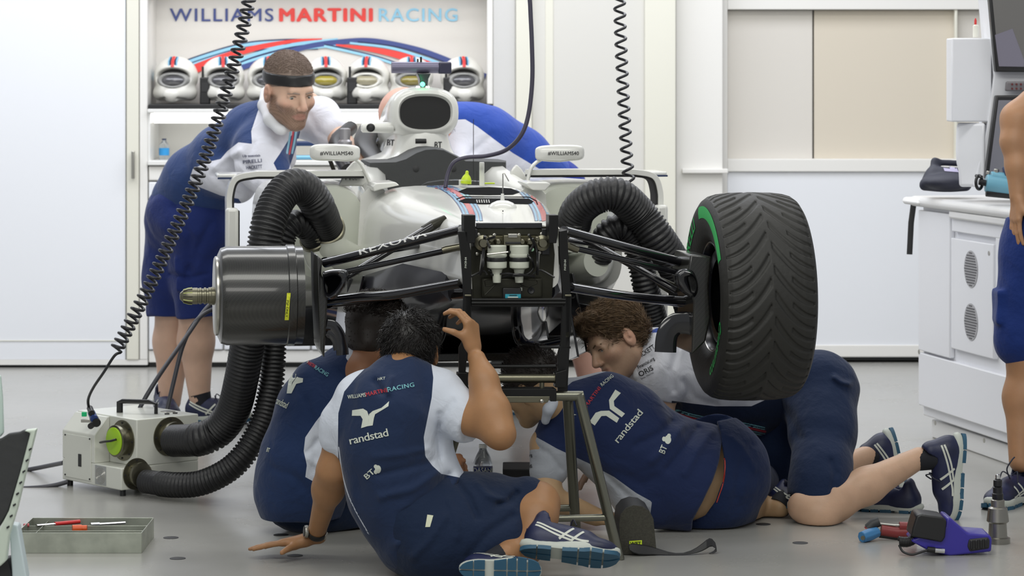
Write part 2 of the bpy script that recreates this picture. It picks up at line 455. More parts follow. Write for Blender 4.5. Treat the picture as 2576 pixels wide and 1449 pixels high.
def sdf_obj(name, sdf, res, m, parent, attrs=None, lo=None, hi=None):
    V, Fc = surface(sdf, res, lo, hi)
    me = bpy.data.meshes.new(name); me.vertices.add(len(V)); me.vertices.foreach_set('co', V.astype(np.float32).ravel())
    me.loops.add(Fc.size); me.loops.foreach_set('vertex_index', Fc.ravel().astype(np.int32))
    me.polygons.add(len(Fc)); me.polygons.foreach_set('loop_start', np.arange(0, Fc.size, 4, dtype=np.int32))
    me.update(calc_edges=True); me.validate()
    me.polygons.foreach_set('use_smooth', [True]*len(me.polygons))
    for x in (m if isinstance(m, (list, tuple)) else [m]): me.materials.append(x)
    Vn = np.zeros(len(me.vertices)*3, np.float32); me.vertices.foreach_get('co', Vn); Vn = Vn.reshape(-1, 3)
    for an, f in (attrs or {}).items():
        a = me.attributes.new(an, 'FLOAT', 'POINT'); a.data.foreach_set('value', f(Vn).astype(np.float32))
    return link(name, me, parent)
def inpoly(poly):
    """signed distance (px, >0 inside) to a closed outline given in photo pixels, for a cloth panel cut through the garment"""
    q = np.array(poly, float)
    def f(p):
        x = CX+p[:, 0]/p[:, 1]*F; y = HY+(H-p[:, 2])/p[:, 1]*F
        d = np.full(len(p), 1e9); c = np.zeros(len(p), bool)
        for i in range(len(q)):
            a, b = q[i], q[(i+1) % len(q)]; e = b-a; wx, wy = x-a[0], y-a[1]
            h = np.clip((wx*e[0]+wy*e[1])/max(e@e, 1e-9), 0, 1); d = np.minimum(d, (wx-h*e[0])**2+(wy-h*e[1])**2)
            with np.errstate(divide='ignore', invalid='ignore'):
                cr = ((a[1] > y) != (b[1] > y)) & (x < (b[0]-a[0])*(y-a[1])/np.where(b[1] == a[1], 1e-9, b[1]-a[1])+a[0])
            c ^= cr
        return np.sqrt(d)*np.where(c, 1, -1)
    return f
def stroke_mask(pts, wd):
    """> 0 within wd/2 pixels of a line"""
    q = np.array([tuple(v)[:2] for v in catmull([(p[0], p[1], 0) for p in pts], 5)], float)
    def f(p):
        x = CX+p[:, 0]/p[:, 1]*F; y = HY+(H-p[:, 2])/p[:, 1]*F; d = np.full(len(p), 1e9)
        for i in range(len(q)-1):
            a = q[i]; e = q[i+1]-a; wx, wy = x-a[0], y-a[1]
            h = np.clip((wx*e[0]+wy*e[1])/max(e@e, 1e-9), 0, 1); d = np.minimum(d, (wx-h*e[0])**2+(wy-h*e[1])**2)
        return wd/2-np.sqrt(d)
    return f
# ------------------------------------------------------------------ the garage
WY = 14.6                                            # the back wall
M_wall = mat('wall_panel', (.80, .79, .76), .35, spec=.4)
M_wallcool = mat('wall_panel_cool', (.80, .82, .86), .3, spec=.4)
M_cream = mat('cream_trim', (.74, .73, .64), .4)
M_beige = mat('beige_panel', (.68, .65, .60), .45)
M_greyp = mat('grey_panel', (.66, .65, .61), .4)
M_dark = mat('dark_gap', (.012, .014, .014), .5)
def wallbox(name, x0, y0, x1, y1, Yf, m, th=.05, kind='structure', bevel=.004, parent=None):
    a, b = P(x0, y1, Yf), P(x1, y0, Yf)
    o = box_obj(name, ((a.x+b.x)/2, Yf+th/2, (a.z+b.z)/2), (b.x-a.x, th, b.z-a.z), m, parent, bevel=bevel)
    if kind and parent is None: o['kind'] = kind
    return o
# floor: one glossy slab with faint tile joints
mf = mat('floor_resin', (.52, .515, .49), .16, spec=.5); N = mf.node_tree.nodes; L = mf.node_tree.links; b_ = N['Principled BSDF']
tc = N.new('ShaderNodeTexCoord'); n1 = N.new('ShaderNodeTexNoise'); n1.inputs['Scale'].default_value = 1.3; n1.inputs['Detail'].default_value = 4
L.new(tc.outputs['Object'], n1.inputs['Vector']); rp = N.new('ShaderNodeValToRGB')
rp.color_ramp.elements[0].color = (.33, .325, .30, 1); rp.color_ramp.elements[1].color = (.37, .365, .34, 1)
L.new(n1.outputs['Fac'], rp.inputs[0]); L.new(rp.outputs[0], b_.inputs['Base Color'])
n2 = N.new('ShaderNodeTexNoise'); n2.inputs['Scale'].default_value = 3; n2.inputs['Detail'].default_value = 5
L.new(tc.outputs['Object'], n2.inputs['Vector']); mr = N.new('ShaderNodeMapRange'); mr.inputs['To Min'].default_value = .16; mr.inputs['To Max'].default_value = .34
L.new(n2.outputs['Fac'], mr.inputs['Value']); L.new(mr.outputs[0], b_.inputs['Roughness'])
n3 = N.new('ShaderNodeTexNoise'); n3.inputs['Scale'].default_value = 5; bp = N.new('ShaderNodeBump'); bp.inputs['Strength'].default_value = .02; bp.inputs['Distance'].default_value = .01
L.new(tc.outputs['Object'], n3.inputs['Vector']); L.new(n3.outputs['Fac'], bp.inputs['Height']); L.new(bp.outputs[0], b_.inputs['Normal'])
fl = box_obj('floor', (0, 9.5, -.05), (16, 15, .1), mf, bevel=0); fl['kind'] = 'structure'
# round floor inserts
for i, (x, y, where) in enumerate(((430, 1353, 'right of the steel tray, farther of the two there'), (447, 1405, 'right of the steel tray, nearer of the two there'), (742, 1398, 'just in front of the hand resting on the floor'),
                            (707, 1346, 'half hidden behind the wrist with the watch'), (2013, 1366, 'left of the blue instrument'), (1920, 1319, 'left of the kneeling man\'s knee'))):
    p = FP(x, y); bm = B(); add_lathe(bm, [(.0245, 0), (.0245, .0012), (.022, .0018)], (p.x, p.y, 0), seg=28)
    tag(finish('floor_plug', bm, M_matte), 'round black floor plug ' + where, 'floor plug', 'black plugs in the floor')
# left: white sliding panels
back = WY+.42
wallbox('wall_back', -900, -520, 3400, 922, back, M_wall, .1)
wallbox('door_1', -700, -500, 316, 905, WY, M_wallcool, .06)
wallbox('trim_1', 318, -500, 349, 905, WY-.01, M_cream, .07)
wallbox('trim_2', 351, -500, 371, 905, WY-.005, M_wall, .40)
wallbox('baseboard_left', -700, 918, 371, 932, WY+.02, M_dark, .2)
wallbox('baseboard_back', 373, 911, 1312, 924, WY+.03, M_dark, .2)
wallbox('trim_3', -700, 856, 316, 858, WY-.004, M_cream, .01, bevel=0)
wallbox('trim_10', -700, 905, 371, 918, WY-.004, M_wall, .05, bevel=0)
o = wallbox('door_handle', 330, 380, 338, 450, WY-.05, M_steel, .03, kind=None); tag(o, 'slim upright metal pull handle on the cream strip of the left sliding panel', 'handle')
# alcove with sign and helmet shelf
M_alc = mat('alcove_panel', (.83, .81, .78), .4)
wallbox('wall_alcove', 371, -300, 1236, 262, WY+.36, M_alc, .04)
wallbox('trim_4', 371, -300, 1236, -24, WY, M_wall, .38)
wallbox('trim_5', 1225, -300, 1240, 262, WY, M_wall, .38)
cab = thing('wall_cabinet', 'long white built-in cabinet below the shelf of crash helmets', 'cabinet', P(800, 915, WY)+Vector((0, .2, 0)))
wallbox('shelf_mat', 373, 262, 1234, 273, WY-.02, M_black, .38, parent=cab)
wallbox('worktop', 371, 274, 1238, 284, WY-.03, M_white, .4, parent=cab)
wallbox('back_panel', 371, 284, 1236, 404, WY+.36, M_greyp, .02, parent=cab)
wallbox('side_panel', 371, 284, 378, 404, WY, M_white, .36, parent=cab)
wallbox('side_panel', 1230, 284, 1236, 404, WY, M_white, .36, parent=cab)
wallbox('shelf', 371, 404, 1236, 416, WY-.02, M_white, .4, parent=cab)
for x0, x1 in ((374, 560), (564, 780), (784, 1000), (1004, 1234)):
    d = wallbox('cabinet_door', x0, 458, x1, 880, WY, M_wallcool, .03, parent=cab, bevel=.006)
wallbox('drawer_front', 374, 418, 560, 454, WY, M_wall, .03, parent=cab, bevel=.006)
wallbox('drawer_front', 564, 418, 1234, 454, WY, M_wall, .03, parent=cab, bevel=.006)
wallbox('kick_panel', 374, 882, 1234, 912, WY+.01, M_wall, .03, parent=cab)
wallbox('carcass', 372, 417, 1236, 911, WY+.04, M_wall, .3, parent=cab)
M_glow = mat('lamp_diffuser', (1, .99, .97), .5, emis=2.2)
bm = B(); a, b2 = P(388, 296, WY+.1), P(1228, 296, WY+.1); add_tube(bm, [a, b2], .028, 14); tag(finish('strip_light', bm, M_glow), 'white tube light shining under the cabinet worktop', 'lamp')
# the sign on the alcove wall
sy = WY+.355
sg = thing('wall_sign', 'white sign with dark blue, red and light blue words above an arch of racing stripes', 'sign', P(800, 60, sy))
M_sgn = mat('sign_navy', (.06, .09, .30), .5); M_sgr = mat('sign_red', (.92, .07, .06), .5); M_sgl = mat('sign_light_blue', (.34, .70, .94), .5)
M_sgn2 = mat('sign_mid_navy', (.02, .03, .12), .5)
for txt, x0, x1, m, bd in (('WILLIAMS', 427, 688, M_sgn, .012), ('MARTINI', 702, 938, M_sgr, .045), ('RACING', 953, 1151, M_sgl, .012)):
    a = P(x0, 53, sy); b2 = P(x1, 53, sy)
    flat_text('lettering', txt, a, (1, 0, 0), (0, 0, 1), 33/sc(sy), m, sg, bd, 1.15, width=(b2-a).x)
def sm(q): return P(q[0], q[1], sy-.001-.0004*sm.n)
sm.n = 0
def stripe(pts, wd, m, n=10):
    sm.n += 1; flat_shape('arch_stripe', stroke_shape(pts, wd, n), sm, m, sg)
La = [(374, 196), (470, 152), (600, 112), (700, 101), (800, 100)]
def offs(pts, d, dx=0): return [(x+dx, y+d) for x, y in pts]
stripe(offs(La, 0), 5, M_sgn2); stripe(offs(La, 5), 8, M_sgl); stripe(offs(La, 11), 4, M_sgn2); stripe(offs(La, 16), 8, M_sgl); stripe(offs(La, 22), 5, M_sgn2)
Lr = [(470, 182), (560, 145), (650, 119), (740, 103), (810, 98)]
stripe(Lr, [24, 3], M_sgr)
Lb = [(560, 170), (640, 138), (740, 113), (850, 101)]
stripe(offs(Lb, -1), 8, M_sgl); stripe(offs(Lb, 6), 5, M_sgn2); stripe(offs(Lb, 12), 8, M_sgl)
stripe([(590, 176), (690, 143), (770, 118), (860, 105), (940, 103), (1040, 122), (1110, 145), (1222, 192)], 13, M_sgn)
Ra = [(815, 116), (880, 130), (960, 150), (1040, 178), (1080, 190)]
stripe(Ra, 6, M_sgl); stripe(offs(Ra, -5), 3, M_sgn2); stripe([(845, 113), (920, 122), (1000, 138), (1090, 168)], [4, 24], M_sgr)
stripe([(880, 108), (980, 120), (1060, 143), (1150, 176)], [5, 8], M_sgl); stripe([(900, 105), (990, 116), (1070, 138), (1170, 176)], 3, M_sgn2)
# acrylic door right of the alcove and the panels right of it
M_gl = mat('acrylic', (.9, .9, .9), .06, alpha=.35)
o = wallbox('window_1', 1241, -300, 1296, 900, WY-.01, M_gl, .015)
wallbox('wall_alcove_side', 1240, -300, 1312, 905, WY+.08, M_wall, .1)
wallbox('trim_6', 1298, -300, 1338, 905, WY-.03, M_cream, .1)
wallbox('wall_middle', 1338, -300, 1622, 905, WY, M_greyp, .08)
wallbox('trim_7', 1372, -300, 1392, 905, WY-.006, M_cream, .02)
wallbox('trim_8', 1622, -300, 1700, 905, WY-.02, M_cream, .1)
wallbox('wall_right_return', 1700, -300, 1818, 905, WY+.1, M_wall, .1)
wallbox('trim_9', 1716, 425, 1832, 436, WY+.06, M_wall, .1)
YR = WY+.25
wallbox('window_2', 1829, 26, 2044, 400, YR+.06, M_beige, .03)
wallbox('window_3', 2048, 26, 2404, 400, YR+.06, mat('beige_panel_warm', (.66, .60, .50), .45), .03)
wallbox('window_4', 2408, 26, 2700, 400, YR+.06, M_beige, .03)
wallbox('trim_11', 1813, -300, 1830, 905, YR-.02, M_wall, .12)
wallbox('trim_12', 1830, -300, 3300, 24, YR-.01, M_wall, .1)
wallbox('trim_13', 1830, 400, 3300, 432, YR-.02, M_wall, .1)
wallbox('trim_14', 2402, 24, 2409, 400, YR, M_cream, .05)
wallbox('wall_right', 1830, 432, 3300, 899, YR, M_wallcool, .08)
wallbox('trim_15', 1830, 868, 3300, 898, YR-.01, M_wall, .03)
wallbox('baseboard_right', 1313, 900, 3300, 907, YR+.02, M_dark, .1)
# ------------------------------------------------------------------ the racing car (own frame: x across, y towards its tail, z up)
TH = math.asin(.151); CS, SN = math.cos(TH), math.sin(TH); CAR0 = Vector((-.043, 9.2, 0))
car = thing('racing_car', 'white single-seater racing car on a stand, nose and one front wheel removed', 'racing car', CAR0, TH)
def W(u, v, z): return Vector((CAR0.x+u*CS-v*SN, CAR0.y+u*SN+v*CS, z))
def CV(px, py, v):
    """world point on the car's cross plane v behind the front axle, seen at a photo pixel"""
    a = (px-CX)/F; t = (v+CAR0.y*CS-CAR0.x*SN)/(CS-a*SN); return P(px, py, t)
def loc(p): q = Vector(p)-CAR0; return Vector((q.x*CS+q.y*SN, -q.x*SN+q.y*CS, p[2]))
def cpart(name, bm, m, parent=None, **k): return finish(name, bm, m, parent or car, **k)
def wbox(bm, u, v, z, s, R=None, mi=0):
    Rz = Matrix.Rotation(TH, 3, 'Z'); add_box(bm, W(u, v, z), s, Rz @ R if R is not None else Rz, mi)
def wtube(bm, pts, r, n=1, **k):
    p = [W(*q) for q in pts]; add_tube(bm, catmull(p, n) if n > 1 else p, r, **k)
Z0 = .42                                             # how far the car is lifted
# --- monocoque: lofted rings, superelliptic sections
def ring(v, hw, zt, zb, e=3., n=40, wt=1., uc=0.):
    out = []
    for k in range(n):
        t = 2*math.pi*k/n; c, s = math.cos(t), math.sin(t)
        x = math.copysign(abs(c)**(2/e), c)*hw; z = (zt+zb)/2+math.copysign(abs(s)**(2/e), s)*(zt-zb)/2
        f = (z-zb)/(zt-zb); out.append(W(uc+x*(1-(1-wt)*f), v, z))
    return out
bm = B()
secs = [(-.28, .150, 1.022, .82, 6, .94), (-.15, .165, 1.029, .82, 5.5, .93), (0, .188, 1.037, .82, 5, .92), (.2, .228, 1.048, .81, 4.6, .90), (.45, .280, 1.062, .77, 4.4, .88),
        (.7, .325, 1.075, .73, 4.4, .87), (.95, .350, 1.086, .69, 4.4, .87), (1.1, .355, 1.090, .66, 4.4, .87)]
add_loft(bm, [ring(v, hw, zt, zb, e, wt=wt) for v, hw, zt, zb, e, wt in secs])
mono = cpart('monocoque', bm, M_carwhite, auto=60)
# cockpit surround (outer white sides, open top)
bm = B(); outer = []; inner = []
def cock(v, hw, zt, zb):
    o = [W(-hw*1.02, v, zb), W(-hw*1.04, v, (zt+zb)/2), W(-hw, v, zt-.03), W(-hw+.03, v, zt), W(-hw+.07, v, zt-.004), W(-hw+.10, v, zt-.03), W(-hw+.11, v, zb),
         W(hw-.11, v, zb), W(hw-.10, v, zt-.03), W(hw-.07, v, zt-.004), W(hw-.03, v, zt), W(hw, v, zt-.03), W(hw*1.04, v, (zt+zb)/2), W(hw*1.02, v, zb)]
    return o
add_loft(bm, [cock(1.08, .330, 1.086, .60), cock(1.25, .315, 1.096, .60), cock(1.45, .30, 1.115, .60), cock(1.62, .285, 1.140, .60), cock(1.95, .26, 1.158, .6)], closed=True)
cpart('cockpit_surround', bm, M_carwhite, auto=50)
# headrest
M_head = mat('headrest_foam', (.035, .037, .038), .55, bump=.15, bscale=30)
bm = B()
def hump(v, s=1.):
    pts = [(-.25, 1.02), (-.25, 1.158), (-.15, 1.160), (-.11, 1.172), (-.07, 1.195), (-.035, 1.207), (0, 1.209), (.035, 1.205), (.075, 1.185), (.12, 1.163), (.275, 1.158), (.275, 1.02)]
    return [W(u*s, v, 1.02+(z-1.02)*s) for u, z in pts]
add_loft(bm, [hump(1.62, .97), hump(1.66, 1), hump(1.88, 1)]); hr = cpart('headrest', bm, M_head, auto=35)
for u in (-.07, .07):
    bm = B(); add_lathe(bm, [(.012, 0), (.012, .006), (.007, .008)], W(u, 1.625, 1.13), (SN, -CS, 0), 14); cpart('screw', bm, M_matte, hr)
# engine cover with roll hoop and intake
bm = B(); vh = 1.90
def hoop(v, cz, hw, ht, e=2.6, n=44, uc=0): return [W(uc+math.copysign(abs(math.cos(t))**(2/e), math.cos(t))*hw, v, cz+math.copysign(abs(math.sin(t))**(2/e), math.sin(t))*ht) for t in [2*math.pi*k/n for k in range(n)]]
rg = [hoop(vh+.012, 1.335, .098, .064), hoop(vh-.002, 1.338, .104, .070), hoop(vh, 1.338, .116, .083), hoop(vh+.03, 1.335, .131, .097), hoop(vh+.12, 1.33, .138, .103), hoop(vh+.5, 1.28, .12, .11), hoop(vh+1.1, 1.14, .09, .10), hoop(vh+1.7, 1.03, .05, .08)]
add_loft(bm, rg, caps=False); cov = cpart('engine_cover', bm, M_carwhite, auto=60)
bm = B(); add_loft(bm, [hoop(vh+.012, 1.335, .0985, .0645), hoop(vh+.2, 1.335, .09, .06), hoop(vh+.45, 1.32, .05, .04)]); inn = cpart('air_intake', bm, mat('intake_black', (.004, .004, .004), .5))
for sgn in (-1, 1):
    bm = B(); add_prism(bm, [W(sgn*.045, vh+.05, 1.395), W(sgn*.052, vh+.05, 1.395), W(sgn*.085, vh+.05, 1.275), W(sgn*.072, vh+.05, 1.275)], W(0, 1, 0)-W(0, .9, 0)); cpart('intake_divider', bm, M_matte, cov)
# neck of the hoop down to the shoulders
bm = B()
def neck(z, hw, v0, v1, e=3.):
    n = 40; return [W(math.copysign(abs(math.cos(t))**(2/e), math.cos(t))*hw, (v0+v1)/2+math.copysign(abs(math.sin(t))**(2/e), math.sin(t))*(v1-v0)/2, z) for t in [2*math.pi*k/n for k in range(n)]]
add_loft(bm, [neck(1.12, .235, 1.87, 2.7), neck(1.145, .20, 1.88, 2.6), neck(1.162, .155, 1.885, 2.5), neck(1.175, .135, 1.888, 2.4), neck(1.20, .121, 1.892, 2.4), neck(1.24, .110, 1.895, 2.4), neck(1.262, .108, 1.90, 2.4)])
nk = cpart('roll_hoop', bm, M_carwhite, auto=60)
bm = B(); add_tube(bm, [CV(1045, 355, vh-.004), CV(1072, 355, vh-.004)], .0095, 12); cpart('vent_slot', bm, M_matte, cov)
# shoulders behind the cockpit
bm = B(); add_loft(bm, [ring(1.9, .26, 1.155, .7, 3), ring(2.2, .27, 1.15, .65, 3), ring(2.9, .22, 1.10, .6, 2.6), ring(3.6, .12, .95, .6, 2.4)]); cpart('rear_bodywork', bm, M_carwhite, auto=60)
# T camera
tc = B(); add_tube(tc, [CV(985, 170, 1.98), CV(1134, 170, 1.98)], .020, 20, sq=(1, 1.1)); tcam = cpart('camera_bar', tc, mat('camera_grey', (.16, .15, .22), .35, metal=.4))
bm = B(); wbox(bm, .083, 1.98, 1.506, (.05, .046, .045)); cpart('end_cap', bm, mat('cap_dark', (.03, .03, .06), .3), tcam, bevel=.006)
bm = B(); add_loft(bm, [[W(u*a, 1.98+v*b, z) for u, v in ((-1, -1), (1, -1), (1, 1), (-1, 1))] for a, b, z in ((.026, .04, 1.485), (.017, .035, 1.465), (.013, .03, 1.43))]); cpart('camera_stem', bm, mat('stem_dark', (.03, .035, .04), .3), tcam, bevel=.003)
bm = B(); add_lathe(bm, [(.009, 0), (.008, .004), (.001, .007)], CV(1063, 212, 1.9), (SN, -CS, 0), 16); cpart('status_light', bm, mat('green_led', (.05, 1, .35), .4, emis=9), tcam)
for x in (1049, 1054, 1073, 1078):
    bm = B(); add_lathe(bm, [(.004, 0), (.003, .003)], CV(x, 219, 1.9), (SN, -CS, 0), 10); cpart('status_light', bm, mat('white_led', (.85, 1, .95), .4, emis=3), tcam)
bm = B(); add_tube(bm, [CV(1051, 148, 1.98), CV(1051, 158, 1.98)], .003); add_tube(bm, [CV(1059, 143, 1.98), CV(1059, 158, 1.98)], .004); cpart('aerial', bm, M_darkmetal, tcam)
# side camera pod
bm = B(); add_tube(bm, [CV(908, 321, 1.95), CV(912, 321, 1.95), CV(975, 321, 1.95), CV(990, 322, 1.95)], [.012, .019, .021, .018], 20); pod = cpart('camera_pod', bm, M_carwhite)
bm = B(); add_tube(bm, [CV(985, 322, 1.96), CV(1003, 320, 1.99)], .015, 14); cpart('pod_arm', bm, M_carwhite, pod)
bm = B(); c = CV(933, 321, 1.945); add_lathe(bm, [(.0165, .004), (.0165, .02), (.012, .023), (.011, .018), (.004, .019)], c, (0, -1, 0), 20); cpart('lens', bm, M_black, pod)
# lettering on the hoop
bh = bvh_of(nk)
for x0, s_ in ((974, 1), (1093, 1)):
    decal('lettering', bh, text_shape('BT', (x0, 366 if x0 < 1000 else 372), (x0+18, 367 if x0 < 1000 else 372), 16, .01), M_text, nk, maxlen=8)
# mirrors
bmw = None
for sgn, x0, x1, yt, yb in ((-1, 779, 906, 362, 405), (1, 1346, 1470, 364, 405)):
    vv = 1.22; bm = B(); a = CV(x0, yb, vv); b2 = CV(x1, yt, vv)
    cx, cz = (x0+x1)/2, (yt+yb)/2
    def mr_(v, k, dv=0):
        out = []
        for i in range(36):
            t = 2*math.pi*i/36; X = math.copysign(abs(math.cos(t))**.42, math.cos(t)); Zq = math.copysign(abs(math.sin(t))**.5, math.sin(t))
            hx, hy = (x1-x0)/2*k, (yb-yt)/2*k
            taper = 1-.12*max(0, -X*sgn)                 # slimmer towards the stalk
            out.append(CV(cx+X*hx, cz-Zq*hy*taper+(3 if Zq < 0 and X*sgn < 0 else 0), v))
        return out
    add_loft(bm, [mr_(vv-.012, .80), mr_(vv-.006, .93), mr_(vv+.004, 1), mr_(vv+.05, 1), mr_(vv+.075, .97)]); mi_ = cpart('mirror', bm, M_carwhite, auto=50)
    if sgn < 0: st = [(884, 398), (900, 405), (912, 420), (922, 440), (934, 468)]
    else: st = [(1368, 398), (1350, 408), (1337, 422), (1330, 442), (1325, 466)]
    bm = B(); add_tube(bm, catmull([CV(x, y, vv+.02) for x, y in st], 6), .011, 12, sq=(1.5, .6)); cpart('mirror_stalk', bm, M_carwhite, mi_)
    decal('lettering', bvh_of(mi_), text_shape('#WILLIAMS40', (805 if sgn < 0 else 1378, 390), (888 if sgn < 0 else 1456, 390), 9.5, .012, 1.05), M_text, mi_, maxlen=8)
# side fin carrying lettering, left of the cockpit
bm = B(); pl = [CV(x, y, 1.32) for x, y in ((851, 468), (862, 446), (874, 424), (888, 408), (905, 403), (916, 412), (924, 432), (930, 468))]
add_prism(bm, pl, W(0, 1, 0)-W(0, .97, 0)); fin = cpart('side_fin', bm, M_carwhite, bevel=.004)
bf = bvh_of(fin); decal('lettering', bf, text_shape('H', (869, 453), (881, 453), 24)+text_shape('ACKETT', (882, 453), (905, 453), 14), M_text, fin, maxlen=8)
bm = B(); pl = [CV(x, y, 1.45) for x, y in ((1283, 466), (1286, 430), (1300, 414), (1312, 425), (1330, 455), (1338, 467))]
add_prism(bm, pl, W(0, 1, 0)-W(0, .97, 0)); cpart('side_fin', bm, M_carwhite, bevel=.004)
# sidepods, inlets and hose ducts
for sgn in (-1, 1):
    bm = B(); add_loft(bm, [ring(v, hw, zt, zb, 5, uc=sgn*uc) for v, uc, hw, zt, zb in ((1.36, .49, .17, 1.085, .70), (1.5, .48, .185, 1.092, .64), (2.1, .46, .19, 1.08, .58), (2.8, .36, .2, .95, .56), (3.6, .2, .1, .85, .55))])
    sp = cpart('sidepod', bm, M_carwhite, auto=50)
    bm = B(); wbox(bm, sgn*.57, 1.42, 1.118, (.50, .2, .016)); cpart('top_vane', bm, M_carwhite, sp, bevel=.006)
    bm = B(); wbox(bm, sgn*.57, 1.315, 1.111, (.50, .012, .006)); cpart('vane_edge', bm, M_navy, sp, bevel=0)
    # airflow frame: white outside, black inside
    def fr(off, w0, v0, v1):
        pp = [(.30, 1.138), (.66, 1.138), (.735, 1.132), (.775, 1.105), (.79, 1.05), (.792, .9), (.792, .52)]
        return [W(sgn*(u-off), 0, z-off) for u, z in pp]
    pts = catmull([Vector((u, 0, z)) for u, z in ((.30, 1.138), (.62, 1.138), (.70, 1.136), (.765, 1.118), (.79, 1.06), (.792, .96), (.792, .60))], 6)
    for nm, o0, o1, m_, v0, v1 in (('airflow_frame', 0, .020, M_carwhite, 1.25, 1.36), ('frame_lining', .020, .028, M_matte, 1.26, 1.36)):
        bm = B(); rows = []
        for i, p in enumerate(pts):
            d = (pts[min(i+1, len(pts)-1)]-pts[max(i-1, 0)]).normalized(); n_ = Vector((-d.z, 0, d.x)); n_ = n_ if n_.z > 0 or n_.x > 0 else -n_
            n_ = Vector((d.z*-1, 0, d.x)); a_ = p-n_*o0; b_2 = p-n_*o1
            rows.append([W(sgn*a_.x, v0, a_.z), W(sgn*b_2.x, v0, b_2.z), W(sgn*b_2.x, v1, b_2.z), W(sgn*a_.x, v1, a_.z)])
        add_loft(bm, rows); cpart(nm, bm, m_, sp, auto=30, bevel=.002)
    bm = B(); wbox(bm, sgn*.775, 1.22, .80, (.045, .06, .42)); cpart('guide_vane', bm, M_carwhite, sp, bevel=.012)
    bm = B(); wbox(bm, sgn*.752, 1.23, .79, (.008, .06, .42)); cpart('vane_edge', bm, M_matte, sp, bevel=.002)
    # duct adaptor bulges for the hoses
    bm = B(); add_loft(bm, [ring(1.22, .10, 1.06, .80, 3, uc=sgn*.43), ring(1.16, .13, 1.08, .76, 3, uc=sgn*.44), ring(1.27, .155, 1.09, .72, 3.4, uc=sgn*.46), ring(1.40, .165, 1.09, .70, 4, uc=sgn*.48)][1:])
    cpart('cooling_adaptor', bm, mat('adaptor_white', (.60, .62, .54), .3, coat=.4), sp, auto=60)
# horizontal vanes beside the cockpit (rounded tips in front)
for pl in (((938, 470), (945, 461), (995, 458), (1005, 466), (960, 476), (940, 482)), ((1322, 462), (1330, 458), (1380, 459), (1386, 464), (1372, 480), (1340, 478))):
    bm = B(); add_prism(bm, [CV(x, y, .95) for x, y in pl], W(0, 1, 0)-W(0, .8, 0)); cpart('shoulder_vane', bm, M_carwhite, bevel=.004)
# floor, splitter and turning vanes under the car
bm = B(); wbox(bm, 0, 2.75, Z0+.07, (1.1, 2.2, .03)); cpart('floor_plate', bm, M_matte, bevel=.005)
bm = B(); pl = [W(-.2, .75, .50), W(.2, .75, .50), W(.26, 1.3, .50), W(-.26, 1.3, .50)]; add_prism(bm, pl, Vector((0, 0, .03))); cpart('splitter', bm, M_carbon, bevel=.005)
M_gloss = mat('gloss_black', (.008, .008, .01), .12, coat=.6)
bm = B(); add_loft(bm, [ring(v, hw, zt, zb, 2.8) for v, hw, zt, zb in ((-.22, .145, .86, .77), (0, .175, .86, .74), (.25, .21, .85, .69), (.5, .25, .81, .62), (.9, .30, .75, .53), (1.3, .33, .72, .48), (2, .4, .7, .46))]); cpart('keel', bm, M_gloss, auto=60)
for sgn in (-1, 1):
    # dark lower flank of the chassis
    bm = B(); add_loft(bm, [[W(sgn*u, v, z) for u, z in q] for v, q in ((-.05, ((.17, .86), (.19, .80), (.16, .77), (.12, .8))), (.35, ((.265, .865), (.28, .77), (.20, .70), (.14, .75))), (.75, ((.345, .80), (.36, .68), (.26, .60), (.2, .7))), (1.1, ((.375, .70), (.39, .6), (.3, .52), (.2, .6))))]); cpart('lower_flank', bm, mat('flank_grey', (.045, .045, .055), .3, coat=.3), auto=60)
    for k, (u, v) in enumerate(((.30, .55), (.36, .72), (.22, .62))):
        bm = B(); pr = [W(sgn*u, v, .80), W(sgn*(u+.03), v+.02, .66), W(sgn*(u+.05), v, .53), W(sgn*(u+.06), v+.2, .50), W(sgn*(u+.07), v+.38, .52), W(sgn*(u+.04), v+.32, .78)]
        add_prism(bm, pr, W(.008, 0, 0)-W(0, 0, 0)); cpart('turning_vane', bm, M_gloss, bevel=.002)
    bm = B(); wtube(bm, [(sgn*.115, .55, .80), (sgn*.125, .45, .68), (sgn*.14, .45, .60), (sgn*.2, .5, .575), (sgn*.3, .55, .585)], .012, 5, sq=(1.6, .8)); cpart('keel_vane', bm, M_gloss)
bm = B(); add_prism(bm, [CV(875, 700, .9), CV(907, 702, .9), CV(907, 770, .9), CV(872, 770, .9)], W(0, 1, 0)-W(0, .98, 0)); cpart('brake_hose_cover', bm, M_black, bevel=.004)
bm = B(); add_loft(bm, [[W(u, v, z) for u, z in ((.28, .70+b), (.66, .62+b), (.66, .54), (.28, .54))] for v, b in ((1.2, 0), (1.8, .02))]); cpart('barge_board', bm, M_gloss, bevel=.004)
